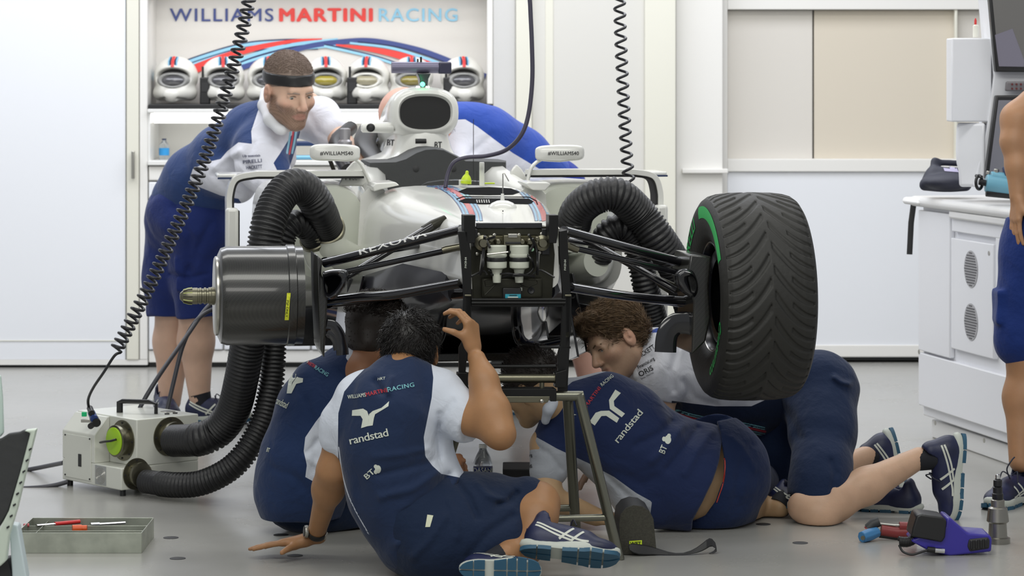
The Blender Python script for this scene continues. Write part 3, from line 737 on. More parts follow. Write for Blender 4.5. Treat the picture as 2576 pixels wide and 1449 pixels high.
# rear of the car seen past the cockpit
bm = B(); wbox(bm, 0, 4.25, 1.16, (.96, .22, .018)); rw = cpart('rear_wing', bm, M_navy, bevel=.004)
for sgn in (-1, 1):
    bm = B(); wbox(bm, sgn*.48, 4.2, 1.0, (.012, .5, .5)); cpart('end_plate', bm, M_navy, rw, bevel=.003)
bm = B(); wbox(bm, 0, 4.1, 1.10, (.94, .2, .016)); cpart('wing_flap', bm, M_lblue, rw, bevel=.004)
bm = B(); wtube(bm, [(-.12, 2.3, 1.12), (-.17, 2.5, 1.2), (-.13, 2.7, 1.26)], .045, 4, sq=(1, .5)); wtube(bm, [(-.25, 2.4, 1.1), (-.28, 2.6, 1.2), (-.2, 2.8, 1.26)], .03, 4); cpart('engine_cowl_flap', bm, M_black)
bm = B()
random.seed(4)
for k in range(5):
    u = -.16-random.random()*.12; v = 2.5+random.random()*.5; wtube(bm, [(u, v, 1.08), (u-.03, v, 1.15+.04*random.random()), (u+.06, v+.1, 1.19), (u+.13, v+.1, 1.12)], .008+.006*random.random(), 4, seg=8)
cpart('engine_pipes', bm, M_darkmetal)
# ------------------------------------------------------------------ chassis top: openings, stripes, pod
bmono = bvh_of(mono)
def on_top(px, py, off=.0):
    o = Vector((0, 0, H)); d = Vector(((px-CX)/F, 1, -(py-HY)/F)).normalized(); l_, n_, _, _ = bmono.ray_cast(o, d)
    return (l_+n_*off) if l_ is not None else P(px, py, 9.2)
M_hole = mat('opening_black', (.004, .004, .005), .9, spec=.05); M_sb = mat('stripe_navy', (.03, .05, .2), .35, coat=.4); M_sl = mat('stripe_light_blue', (.18, .44, .66), .35, coat=.4); M_sr = mat('stripe_red', (.60, .045, .045), .35, coat=.4)
def band(pts, widths, cols, nm='racing_stripe'):
    """neighbouring stripes along one line"""
    tot = sum(widths); x = -tot/2
    for wd, c in zip(widths, cols):
        q = [(p[0]+x+wd/2, p[1]) for p in pts]
        if c is not None: decal(nm, bmono, stroke_shape(q, wd, 5), c, mono, me_=.3, off=.0012, maxlen=7)
        x += wd
cs = (M_sb, M_sl, M_sb, None, M_sl, M_sb, M_sr, M_sb, M_sl, None, M_sb, M_sl, M_sb)
band([(1095, 468), (1122, 472), (1150, 487), (1172, 510), (1186, 535), (1190, 556)], [2.5, 5, 2, 2, 5, 2, 13, 2, 5, 2, 2, 5, 2.5], cs)
band([(1283, 466), (1310, 470), (1332, 486), (1350, 508), (1364, 532), (1370, 556)], [2.5, 5, 2, 2, 5, 2, 13, 2, 5, 2, 2, 5, 2.5], cs)
for pts in ([(1152, 483), (1175, 474), (1230, 472), (1285, 475), (1308, 484), (1290, 490), (1230, 491), (1170, 490)],):
    decal('top_opening', bmono, poly_shape(pts), M_hole, mono, me_=.3, off=.002, maxlen=6)
decal('panel_slot', bmono, poly_shape([(1154, 507), (1172, 500), (1330, 501), (1342, 508), (1335, 514), (1290, 513), (1215, 514), (1165, 512)]), M_hole, mono, me_=.3, off=.002, maxlen=6)
decal('panel_line', bmono, stroke_shape([(1148, 502), (1165, 496), (1330, 497), (1348, 506), (1352, 516)], 2, 1), M_hole, mono, me_=.3, off=.0022, maxlen=8)
for k in range(6): decal('spring_coil', bmono, stroke_shape([(1199+k*6, 505), (1201+k*6, 513)], 3, 1), M_steel, mono, me_=.3, off=.004, maxlen=8)
c = on_top(1264, 522)
bm = B(); add_lathe(bm, [(.048, -.006), (.046, .004), (.036, .014), (.02, .021), (.001, .023)], c, (0, -.12, .99), 32)
dome = cpart('sensor_dome', bm, M_carwhite)
bm = B(); p0 = on_top(1264, 514); Yp = p0.y; add_tube(bm, [P(1264, 520, Yp), P(1264, 505, Yp), P(1264, 487, Yp)], [.009, .0075, .005], 14); cpart('sensor_post', bm, M_carwhite, dome)
bm = B(); add_tube(bm, [P(1265, 490, Yp), P(1265, 437, Yp), P(1267, 435, Yp), P(1269, 436, Yp), P(1280, 456, Yp)], .0018, 8); cpart('sensor_wire', bm, M_steel, dome)
bm = B(); add_lathe(bm, [(.0022, 0), (.0022, .002)], on_top(1265, 534, .004), (0, -1, 0), 12); cpart('screw', bm, M_black, dome)
for nm, pp, r, m_ in (('antenna_stick', [(1212, 468), (1212, 408)], .009, M_carwhite), ('aerial', [(1191, 460), (1191, 300)], .0012, M_matte), ('aerial', [(1200, 462), (1200, 430)], .0012, M_matte)):
    bm = B(); Ya = on_top(1212, 470).y; add_tube(bm, [P(*pp[0], Ya), P(*pp[1], Ya)], r, 14); cpart(nm, bm, m_, bevel=.002 if r > .005 else 0)
Ya = on_top(1175, 470).y-.02
bm = B(); add_lathe(bm, [(.019, 0), (.019, .012), (.013, .026), (.006, .034), (.0055, .043), (.002, .046)], P(1172, 462, Ya), (.1, 0, 1), 18); cap_ = cpart('fluid_cap', bm, M_yellow)
bm = B(); add_box(bm, P(1165, 459, Ya+.02), (.03, .03, .02)); cpart('tray', bm, M_carwhite, cap_, bevel=.002)
bm = B(); add_box(bm, P(1232, 461, Ya), (.035, .02, .005)); cpart('fluo_tag', bm, M_yellow, bevel=.001)
bm = B(); add_loft(bm, [[P(x, y, 10.05+.3*abs(x-1150)/100) for x, y in ((1060, 466), (1075, 460), (1110, 455), (1150, 454), (1200, 457), (1240, 460), (1262, 466))], [P(x, y, 10.10+.3*abs(x-1150)/100) for x, y in ((1060, 465), (1075, 457), (1110, 452), (1150, 451), (1200, 454), (1240, 457), (1262, 465))]], closed=False)
cpart('windscreen', bm, mat('clear_plastic', (.5, .52, .55), .05, alpha=.3))
# ------------------------------------------------------------------ front bulkhead
vb = -.285
M_bulk = mat('bulkhead_metal', (.035, .034, .022), .4, metal=.5, noise=.3, nscale=20)
bm = B(); a, b2 = CV(1187, 762, vb), CV(1388, 568, vb)
add_prism(bm, [CV(1188, 570, vb), CV(1388, 570, vb), CV(1396, 640, vb), CV(1388, 762, vb), CV(1190, 762, vb), CV(1184, 640, vb)], W(0, .04, 0)-W(0, 0, 0)); bulk = cpart('bulkhead', bm, M_bulk, bevel=.003)
def bpart(nm, bm, m, **k): return cpart(nm, bm, m, bulk, **k)
def bb(nm, x0, y0, x1, y1, m, d=.02, v=None, bev=.002):
    bm = B(); vv = vb if v is None else v; a, b2 = CV(x0, y1, vv), CV(x1, y0, vv); add_prism(bm, [CV(x0, y0, vv), CV(x1, y0, vv), CV(x1, y1, vv), CV(x0, y1, vv)], W(0, -d, 0)-W(0, 0, 0)); return bpart(nm, bm, m, bevel=bev)
bb('top_flange', 1196, 560, 1362, 574, M_gloss, .015); bb('top_plate', 1200, 574, 1362, 592, M_bulk, .01)
bb('side_post', 1186, 575, 1200, 620, M_black, .02); bb('side_post', 1360, 575, 1380, 640, M_black, .02)
bb('rocker_housing', 1202, 592, 1366, 618, mat('housing_gold', (.13, .12, .07), .38, metal=.8, noise=.5, nscale=40), .02)
for x in (1211, 1360):
    bm = B(); add_lathe(bm, [(.024, 0), (.024, .03), (.014, .034), (.012, .05)], CV(x, 610, vb-.01), (SN, -CS, 0), 20); bpart('torsion_bar_end', bm, M_brass)
bm = B()
for x, r in ((1232, .012), (1250, .010), (1310, .010), (1330, .012), (1348, .009), (1222, .009)): add_lathe(bm, [(r, 0), (r, .03), (r*.6, .036)], CV(x, 607 if x % 4 else 600, vb-.01), (SN, -CS, 0), 14)
bpart('rocker_bolts', bm, M_brass)
bb('valve_block', 1262, 590, 1305, 616, M_brass, .045); bb('valve_top', 1272, 586, 1296, 596, M_steel, .05); bb('valve_slot', 1266, 606, 1304, 612, M_black, .05)
M_res = mat('reservoir_plastic', (.50, .52, .44), .35, trans=.0)
for x in (1250, 1306):
    c = CV(x, 668, vb-.05)
    bm = B(); add_lathe(bm, [(.014, -.026), (.017, -.012), (.030, -.006), (.031, .012), (.029, .016), (.0285, .027), (.031, .028), (.031, .034), (.029, .036), (.0295, .06), (.027, .062), (.001, .063)], c, (0, 0, 1), 28); rs = bpart('fluid_reservoir', bm, M_res)
    bm = B(); add_lathe(bm, [(.0315, .013), (.032, .017), (.032, .021), (.0315, .025)], c, (0, 0, 1), 28, caps=False); cpart('clamp_band', bm, M_black, rs)
    bm = B(); add_lathe(bm, [(.012, -.052), (.014, -.03), (.014, -.022)], c, (0, 0, 1), 16); cpart('outlet', bm, M_res, rs)
bm = B(); add_tube(bm, [CV(1225, 640, vb-.09), CV(1245, 638, vb-.09), CV(1278, 634, vb-.09)], .0028, 8); bpart('pin_lever', bm, M_steel)
random.seed(2); 
for pp, r in (([(1278, 634), (1310, 634), (1335, 650), (1342, 672), (1325, 690), (1290, 694)], .004), ([(1220, 594), (1217, 620), (1215, 660), (1208, 690)], .005), ([(1340, 600), (1350, 630), (1352, 665), (1352, 690)], .004),
              ([(1235, 690), (1260, 697), (1300, 690), (1345, 696)], .0035), ([(1230, 680), (1245, 690), (1280, 688), (1320, 696)], .003), ([(1180, 698), (1215, 682), (1225, 690)], .003), ([(1395, 698), (1360, 680), (1340, 690)], .003), ([(1245, 596), (1225, 604), (1232, 622)], .004), ([(1330, 590), (1342, 612), (1334, 630)], .004)):
    bm = B(); add_tube(bm, catmull([CV(x, y, vb-.06+.02*math.sin(i*2.3)) for i, (x, y) in enumerate(pp)], 6), r, 8); bpart('cable', bm, M_black)
bm = B(); add_tube(bm, [CV(1208, 692, vb-.04), CV(1213, 640, vb-.04)], .004, 10); bpart('strut_rod', bm, M_steel)
bm = B(); add_tube(bm, [CV(1352, 690, vb-.04), CV(1356, 636, vb-.04)], .0035, 10); bpart('strut_rod', bm, M_steel)
bm = B(); add_lathe(bm, [(.006, 0), (.006, .012), (.002, .014)], CV(1337, 627, vb-.05), (SN, -CS, 0), 12); bpart('green_fitting', bm, mat('pale_green', (.35, .6, .4), .4))
for x, y in ((1200, 638), (1357, 635), (1203, 590), (1362, 588), (1243, 591), (1305, 591)):
    bm = B(); add_lathe(bm, [(.0055, 0), (.0055, .006), (.003, .007)], CV(x, y, vb-.012), (SN, -CS, 0), 10); bpart('bolt', bm, M_steel)
lb = bb('lower_cover', 1210, 698, 1362, 748, M_bulk, .025, bev=.006)
for pp in ([(1218, 706), (1222, 720), (1236, 718), (1252, 710), (1250, 704), (1225, 703), (1218, 706)], [(1308, 708), (1312, 718), (1330, 722), (1352, 712), (1350, 704), (1318, 703), (1308, 708)], [(1220, 742), (1250, 712)]):
    bm = B(); add_tube(bm, [CV(x, y, vb-.026) for x, y in pp], .0016, 6); cpart('cover_rib', bm, M_darkmetal, lb)
bm = B(); add_lathe(bm, [(.011, 0), (.009, .002), (.002, .0)], CV(1336, 731, vb-.026), (SN, -CS, 0), 18); cpart('cover_boss', bm, M_black, lb)
bb('sensor_box', 1260, 722, 1306, 748, M_black, .045); bb('sensor_label', 1265, 737, 1304, 749, mat('cyan_label', (.03, .32, .42), .4), .05, bev=.0005); bb('label_strip', 1271, 743, 1297, 746, mat('pale_strip', (.6, .65, .6), .5), .0515, bev=0)
bb('label_ticks', 1275, 739, 1294, 740.5, M_text, .0515, bev=0); bb('white_tag', 1305, 722, 1310, 730, M_wtext, .028, bev=0)
# ------------------------------------------------------------------ wishbones, rods
def arm(nm, p0, p1, r, sq=(1.9, .75), pts=None, m=None, seg=18, txt=None):
    bm = B(); q = pts or [p0, p1]; add_tube(bm, catmull(q, 8) if len(q) > 2 else [q[0]+(q[1]-q[0])*t for t in (0, .25, .5, .75, 1)], r, seg, sq=sq, up=(0, 0, 1))
    return cpart(nm, bm, m or M_gloss)
ua = arm('upper_wishbone', CV(818, 662, 0), CV(1160, 577, -.22), .0135, sq=(1.9, 1.1))
decal('lettering', bvh_of(ua), text_shape('REXONA', (905, 641), (1075, 594), 15, .02, 1.1), mat('arm_lettering', (.6, .6, .58), .4), ua, off=.001, maxlen=6)
arm('upper_wishbone', CV(820, 655, .02), CV(1085, 612, .30), .013)
arm('track_rod', CV(832, 692, -.03), CV(1160, 622, -.2), .0095, sq=(1.2, 1)); bm = B(); add_tube(bm, [CV(1112, 630, -.19), CV(1122, 627, -.19), CV(1165, 619, -.21)], [.010, .0115, .0115], 12); cpart('rod_end', bm, M_brass)
arm('push_rod', CV(852, 708, -.02), CV(1085, 568, .05), .012, sq=(1.5, .9)); bm = B(); add_tube(bm, [CV(1066, 580, .05), CV(1090, 566, .055), CV(1120, 549, .07)], [.016, .017, .011], 12); cpart('rod_end', bm, M_darkmetal)
arm('lower_wishbone', None, None, .0155, pts=[CV(825, 757, 0), CV(900, 748, -.03), CV(1000, 740, -.1), CV(1160, 712, -.2)], sq=(2.1, 1.0))
arm('lower_wishbone', CV(822, 768, .02), CV(1040, 738, .30), .013)
bm = B(); add_lathe(bm, [(.016, 0), (.019, .006), (.019, .012), (.012, .014)], CV(1088, 612, .29), (-1, .1, .1), 18); cpart('arm_mount', bm, M_darkmetal)
arm('upper_wishbone', CV(1725, 664, 0), CV(1418, 580, -.22), .0135, sq=(1.9, 1.1))
arm('upper_wishbone', CV(1722, 655, .02), CV(1436, 603, .25), .012)
arm('track_rod', CV(1722, 690, -.03), CV(1430, 620, -.2), .0095, sq=(1.2, 1)); bm = B(); add_tube(bm, [CV(1428, 618, -.21), CV(1446, 626, -.2), CV(1455, 629, -.2)], [.0115, .0115, .010], 12); cpart('rod_end', bm, M_brass)
arm('push_rod', CV(1700, 730, -.02), CV(1470, 600, .05), .012, sq=(1.5, .9))
arm('lower_wishbone', None, None, .0155, pts=[CV(1735, 757, 0), CV(1640, 752, -.03), CV(1540, 740, -.12), CV(1430, 722, -.2)], sq=(2.1, 1.0))
arm('lower_wishbone', CV(1730, 768, .02), CV(1480, 735, .25), .012)
bm = B(); add_prism(bm, [CV(1640, 690, .12), CV(1700, 715, .08), CV(1712, 735, .08), CV(1680, 738, .1), CV(1655, 722, .12)], W(0, .006, .004)-W(0, 0, 0)); cpart('small_vane', bm, M_darkmetal, bevel=.002)
# ------------------------------------------------------------------ hub without wheel (photo left)
AX = Vector((CS, SN, 0)); hc = W(-.83, 0, .775+.035)
hubz = 1.5-(758-HY)*8.85/F
hc = Vector((W(-.80, 0, 0).x, W(-.80, 0, 0).y, hubz))
def ax(px): return None
bm = B(); R0 = .1545
add_lathe(bm, [(.10, -.088), (R0-.028, -.088), (R0-.006, -.078), (R0, -.06), (R0, .125), (R0+.004, .128), (R0+.004, .150), (R0-.002, .153), (R0-.002, .176)], hc, AX, 72)
drum = cpart('brake_drum', bm, carbon('drum_carbon', .3), auto=30)
bm = B(); add_lathe(bm, [(.03, -.098), (.118, -.098), (.124, -.094), (.124, -.086), (.03, -.086)], hc, AX, 48, caps=False); add_lathe(bm, [(.001, -.09), (.1, -.09)], hc, AX, 32); cpart('drum_face', bm, M_steel, drum)
bm = B(); add_lathe(bm, [(.001, -.205), (.010, -.204), (.019, -.194), (.0245, -.178), (.026, -.160), (.026, -.150), (.0245, -.149), (.0245, -.144), (.026, -.143), (.026, -.138), (.0235, -.136), (.0235, -.130), (.0265, -.129), (.0265, -.124), (.024, -.122), (.024, -.116), (.027, -.115), (.027, -.108), (.028, -.106), (.028, -.088), (.001, -.088)], hc, AX, 40)
axn = cpart('axle_nut', bm, M_brass, drum, auto=25)
for k in range(12):
    t = 2*math.pi*k/12; x_, y_, z_ = frame(AX); d = x_*math.cos(t)+y_*math.sin(t)
    bm = B(); add_tube(bm, [hc+AX*-.194+d*.0197, hc+AX*-.178+d*.025, hc+AX*-.166+d*.0262], .0014, 6); cpart('nut_groove', bm, M_yellow if k % 2 else M_darkmetal, axn) if False else finish('nut_groove', bm, mat('pale_nut_mark', (.55, .6, .2), .4) if k % 2 else M_darkmetal, drum)
bd = bvh_of(drum)
decal('yellow_tape', bd, poly_shape([(722, 737), (731, 737), (727, 805), (716, 805)]), mat('tape_yellow', (.62, .66, .03), .5), drum, off=.001, maxlen=10)
decal('lettering', bd, text_shape('PSP ONLY', (721, 755), (718, 797), 6), M_text, drum, off=.0018, maxlen=5)
# inner brake duct of a hub: plate, scoop, winglet
def duct(side):
    s_ = side; g = []
    if s_ < 0: pl = [(797, 640), (812, 655), (808, 690), (826, 722), (822, 800), (816, 902), (806, 880), (800, 760)]
    else: pl = [(1737, 640), (1790, 645), (1783, 720), (1788, 800), (1775, 860), (1740, 892), (1745, 760), (1728, 700)]
    bm = B(); vq = -.14 if s_ < 0 else -.155
    add_prism(bm, [CV(x, y, vq) for x, y in pl], W(0, .24, 0)-W(0, 0, 0)); du = cpart('brake_duct', bm, M_carbon, bevel=.006)
    return du
dl = duct(-1); dr = duct(1)
def scoop(nm, outer, inner, v0, dep, par):
    bm = B(); no = len(outer)
    cxo = sum(p[0] for p in outer)/no; cyo = sum(p[1] for p in outer)/no
    o1 = catmull([(x, y, 0) for x, y in outer+outer[:1]], 5)[:-1]; i1 = catmull([(x, y, 0) for x, y in inner+inner[:1]], 5)[:-1]
    def rr(pts, v, k=1, c=(cxo, cyo)): return [CV(c[0]+(p.x-c[0])*k, c[1]+(p.y-c[1])*k, v) for p in pts]
    add_loft(bm, [rr(o1, v0+dep, .8), rr(o1, v0+.03, 1), rr(o1, v0+.008, 1), rr([a.lerp(b_, .45) for a, b_ in zip(o1, i1)], v0-.004), rr(i1, v0+.002), rr(i1, v0+dep*.8, .8)], caps=False)
    o_ = cpart(nm, bm, M_gloss, par, auto=80)
    bm = B(); add_loft(bm, [rr(i1, v0+dep*.6, .95), rr(i1, v0+dep*.62, .95)]); cpart('scoop_depth', bm, M_hole, par)
scoop('duct_scoop', [(812, 684), (838, 678), (870, 680), (877, 696), (866, 725), (845, 748), (820, 752), (812, 720)], [(816, 698), (835, 692), (852, 694), (858, 706), (850, 722), (838, 736), (824, 742), (817, 722)], -.17, .1, dl)
scoop('duct_scoop', [(1697, 690), (1712, 677), (1740, 680), (1752, 700), (1756, 728), (1746, 748), (1722, 740), (1702, 718)], [(1730, 695), (1742, 694), (1750, 706), (1752, 724), (1746, 738), (1735, 728), (1730, 712), (1728, 702)], -.20, .12, dr)
def wl(nm, pts, par, r=.012):
    bm = B(); add_tube(bm, catmull([CV(x, y, -.12) for x, y in pts], 8), r, 12, sq=(3.2, .7), up=(0, 1, 0)); cpart(nm, bm, M_gloss, par)
wl('winglet', [(822, 818), (838, 822), (852, 842), (860, 872), (862, 893)], dl, .006); wl('winglet', [(822, 838), (835, 845), (845, 860), (850, 880)], dl, .004)
wl('winglet', [(1752, 818), (1725, 812), (1700, 815), (1683, 832), (1676, 855), (1674, 886)], dr, .011)
# ------------------------------------------------------------------ front wheel (photo right)
wc = W(.815, 0, 0); wc.z = H-(745-HY)*wc.y/F
whl = cpart('wheel', B(), M_matte) if False else None
M_tyre = mat('tyre_rubber', (.017, .0165, .014), .58, bump=.1, bscale=70)
x_, y_, z_ = frame(AX)
Rt, Wt = .333, .152
tprof = [(.172, -.118), (.176, -.128), (.20, -.140), (.24, -.150), (.275, -.153), (.298, -.149), (.312, -.140), (.322, -.126), (.328, -.105), (.332, -.07), (.334, 0), (.332, .07), (.328, .105), (.322, .126), (.312, .140), (.298, .149), (.275, .153), (.24, .15), (.2, .14), (.176, .128), (.172, .118)]
# tread with real grooves: displaced grid
NT, rows = 960, []
def prof_at(s):                                         # s in -1..1 across the tread
    r = [q[0] for q in tprof[6:15]]; h = [q[1] for q in tprof[6:15]]; hh = s*.140
    return float(np.interp(hh, h, r)), hh
def groove(s, t):
    """depth of the groove (0..1) at s (-1..1 across) and angle t, V shaped sweeping grooves"""
    d = 0.; A = np.abs(s); ph = t*26/(2*np.pi)
    sw = 1.55*(1-(1-np.clip(A, 0, 1))**1.9)    # sweep with distance from the centre
    for off, lo, hi, wd in ((0, .03, .97, .060), (.5, .45, 1.0, .05)):
        q = (ph-sw*1.0+off + np.where(s > 0, .5, 0)) % 1.0; q = np.minimum(q, 1-q)
        g = np.clip(1-q/(wd*(1+1.6*(1-A)))/1.6, 0, 1)*(A > lo)*(A < hi); d = np.maximum(d, g)
    return d
ss = np.linspace(-1, 1, 81); bm = B()
tt = np.linspace(0, 2*np.pi, NT, endpoint=False); SSg, TTg = np.meshgrid(ss, tt, indexing='ij'); Gd = groove(SSg, TTg)
grid = []
for i, s_ in enumerate(ss):
    r, h = prof_at(s_); row = []
    for k, t in enumerate(tt):
        rr = r-.0055*min(1, Gd[i, k]*2.0); row.append(bm.verts.new(wc+AX*h+(x_*math.cos(t)+y_*math.sin(t))*rr))
    grid.append(row)
for i in range(len(ss)-1):
    for k in range(NT): bm.faces.new([grid[i][k], grid[i][(k+1) % NT], grid[i+1][(k+1) % NT], grid[i+1][k]])
wheel = bpy.data.objects.new('wheel', None); COL.objects.link(wheel); wheel.location = wc; wheel.parent = car; wheel.matrix_parent_inverse = wm(car).inverted()
ty = finish('tyre', bm, M_tyre, wheel, auto=70)
bm = B(); add_lathe(bm, tprof[:7], wc, AX, 96, caps=False); sw1 = finish('sidewall', bm, M_tyre, wheel, auto=70)
bm = B(); add_lathe(bm, tprof[14:], wc, AX, 96, caps=False); finish('sidewall', bm, M_tyre, wheel, auto=70)
M_rim = mat('rim_black', (.02, .02, .022), .25, metal=.6)
bm = B(); add_lathe(bm, [(.178, -.122), (.170, -.126), (.165, -.118), (.160, -.10), (.155, .05), (.10, .06), (.04, .07), (.001, .07)], wc, AX, 64, caps=False); finish('rim', bm, M_rim, wheel, auto=50)
bm = B(); add_lathe(bm, [(.12, -.10), (.148, -.105), (.15, -.09), (.15, 0)], wc, AX, 48, caps=False); finish('brake_drum', bm, M_gloss, wheel, auto=50)
bm = B(); add_lathe(bm, [(.1795, -.1262), (.1745, -.1275), (.172, -.124)], wc, AX, 64, caps=False); finish('rim_edge', bm, M_steel, wheel)
# green sidewall bands and lettering (arc segments on the sidewall)
def side_pt(r, t, off=.0015): 
    rs = [q[0] for q in tprof[:7]]; hs = [q[1] for q in tprof[:7]]; return wc+AX*(float(np.interp(r, rs, hs))-off)+(x_*math.cos(t)+y_*math.sin(t))*r
def ang_of(px, py):                                    # angle round the hub of a photo pixel on the sidewall plane
    o = Vector((0, 0, H)); d = Vector(((px-CX)/F, 1, -(py-HY)/F)); q = wc-AX*.15; tt_ = (q-o).dot(AX)/d.dot(AX); h_ = o+d*tt_-q; return math.atan2(h_.dot(y_), h_.dot(x_)), h_.length
def arc_band(a0, a1, r0, r1):
    bm = B(); n = 40; A_ = [[bm.verts.new(side_pt(r, a0+(a1-a0)*i/n)) for r in (r0, (r0+r1)/2, r1)] for i in range(n+1)]
    for i in range(n):
        for j in (0, 1): bm.faces.new([A_[i][j], A_[i+1][j], A_[i+1][j+1], A_[i][j+1]])
    finish('green_band', bm, M_green, wheel)
def arc_text(txt, amid, r0, hgt, step, flip=1):
    v, t = text_tris(txt, .03, 1.1); v = v-[v[:, 0].mean()*0+ (v[:, 0].min()+v[:, 0].max())/2, 0]; bm = B(); vs = [bm.verts.new(side_pt(r0+q[1]*hgt/.72, amid+flip*q[0]*hgt/.72/(r0+hgt/2), .002)) for q in v]
    for tr in t:
        try: bm.faces.new([vs[i] for i in tr])
        except ValueError: pass
    me = bpy.data.meshes.new('lettering'); bm.to_mesh(me); bm.free(); me.materials.append(M_green); link('lettering', me, wheel)
a_top = ang_of(1765, 530)[0]
def up_ang(deg): return math.atan2(Vector((0, 0, 1)).dot(y_), Vector((0, 0, 1)).dot(x_))+math.radians(deg)
tst = side_pt(.28, up_ang(60)); FL = 1 if tst.y < wc.y else -1    # which way round the near side lies
arc_band(up_ang(FL*-14), up_ang(FL*62), .252, .290)
arc_band(up_ang(FL*-14-180), up_ang(FL*62-180), .252, .290) if False else None
SGN = 1 if ((x_*math.cos(1.)+y_*math.sin(1.)).cross(x_*math.cos(1.1)+y_*math.sin(1.1))).dot(AX) > 0 else -1
arc_text('Cinturato', up_ang(FL*130), .240, .040, 1, SGN)
arc_text('PIRELLI', up_ang(FL*-50), .243, .042, 1, SGN)
# ------------------------------------------------------------------ jig plates bolted on the bulkhead, trestle below
jig = thing('alignment_jig', 'black jig frame of two upright plates and rollers clamped to the front bulkhead', 'jig frame', W(0, -.36, .45))
M_jig = mat('jig_black', (.006, .006, .006), .4, spec=.3)
vj = -.37
def jprism(nm, pts, d, m=M_jig, par=None, v=vj, bev=.002):
    bm = B(); add_prism(bm, [CV(x, y, v) for x, y in pts], W(0, d, 0)-W(0, 0, 0)); return finish(nm, bm, m, par or jig, bevel=bev)
jprism('top_block', [(1167, 541), (1196, 541), (1196, 612), (1173, 612), (1167, 575)], .06)
jprism('top_block', [(1381, 541), (1405, 541), (1405, 575), (1400, 612), (1381, 612)], .06)
l_ = jprism('side_plate', [(1153, 582), (1176, 582), (1186, 640), (1186, 760), (1184, 860), (1176, 880), (1168, 985), (1155, 985), (1155, 875), (1163, 860), (1167, 740), (1160, 640)], .02)
r_ = jprism('side_plate', [(1408, 582), (1427, 578), (1430, 640), (1436, 740), (1434, 860), (1428, 985), (1404, 985), (1404, 890), (1412, 860), (1416, 740), (1408, 640)], .02)
for px, pl in ((1174, l_), (1424, r_)):
    O = CV(px, 674 if px < 1300 else 680, vj-.001); flat_text('lettering', 'FW39-04', O, (0, 0, 1), (-1, 0, 0), 5.2/sc(O.y), M_wtext, pl, thick=.0012, width=27/sc(O.y))
jprism('clamp_ring', [(1169, 741), (1186, 741), (1186, 746), (1169, 746)], .03, M_brass, v=vj-.006); jprism('clamp_ring', [(1421, 741), (1438, 741), (1438, 746), (1421, 746)], .03, M_brass, v=vj-.006)
jprism('hanger', [(1170, 741), (1186, 741), (1186, 800), (1170, 800)], .03); jprism('hanger', [(1422, 741), (1438, 741), (1438, 830), (1430, 872), (1422, 872)], .03)
bm = B(); add_tube(bm, [CV(1186, 754, vj), CV(1422, 754, vj)], .005, 12); finish('cross_bar', bm, M_jig, jig)
bm = B(); add_tube(bm, [CV(1186, 762, vj), CV(1422, 762, vj)], .006, 12); finish('cross_bar', bm, M_steel if False else M_jig, jig)
jprism('cross_plate', [(1186, 766), (1422, 766), (1422, 772), (1186, 772)], .02)
jprism('pivot_block', [(1166, 810), (1184, 806), (1184, 850), (1168, 850)], .03, M_darkmetal, v=vj-.02)
jprism('hook', [(1356, 871), (1436, 871), (1436, 877), (1362, 877)], .02); jprism('latch', [(1422, 836), (1434, 832), (1434, 850), (1422, 850)], .03, M_darkmetal)
bm = B(); add_tube(bm, [CV(1168, 952, vj), CV(1180, 952, vj)], .019, 20); add_tube(bm, [CV(1178, 952, vj), CV(1395, 952, vj)], .0135, 20); add_tube(bm, [CV(1393, 952, vj), CV(1404, 952, vj)], .017, 20); finish('roller', bm, M_brass, jig)
bm = B(); add_tube(bm, [CV(1190, 922, vj+.02), CV(1398, 922, vj+.02)], .006, 12); finish('cross_bar', bm, M_jig, jig)
jprism('end_block', [(1152, 938), (1178, 938), (1178, 975), (1152, 975)], .04, v=vj-.02); jprism('end_block', [(1397, 938), (1425, 930), (1425, 975), (1397, 975)], .04, v=vj-.02)
for x in (1207, 1363):
    bm = B(); p = CV(x, 962, vj); add_tube(bm, [p, CV(x, 980, vj)], .0075, 12); finish('spacer', bm, M_brass, jig)
# trestle
tr = thing('trestle', 'brushed metal trestle stand with splayed tube legs under the car nose', 'trestle', W(0, -.37, 0))
def tprism(nm, pts, d, m=M_jig, v=vj, bev=.002):
    bm = B(); add_prism(bm, [CV(x, y, v) for x, y in pts], W(0, d, 0)-W(0, 0, 0)); return finish(nm, bm, m, tr, bevel=bev)
tprism('top_rail', [(1168, 978), (1400, 978), (1400, 1010), (1385, 1010), (1383, 998), (1196, 998), (1190, 1010), (1168, 1010)], .06, v=vj-.03)
tprism('channel', [(1196, 997), (1384, 997), (1378, 1013), (1196, 1013)], .01, M_brass, v=vj-.032)
for x in (1206, 1362):
    bm = B(); add_lathe(bm, [(.006, 0), (.006, .008), (.0035, .010)], CV(x, 1009, vj-.034), (SN, -CS, 0), 12); finish('bolt', bm, M_steel, tr)
M_leg = mat('leg_tube', (.20, .20, .16), .3, metal=.9, bump=.02)
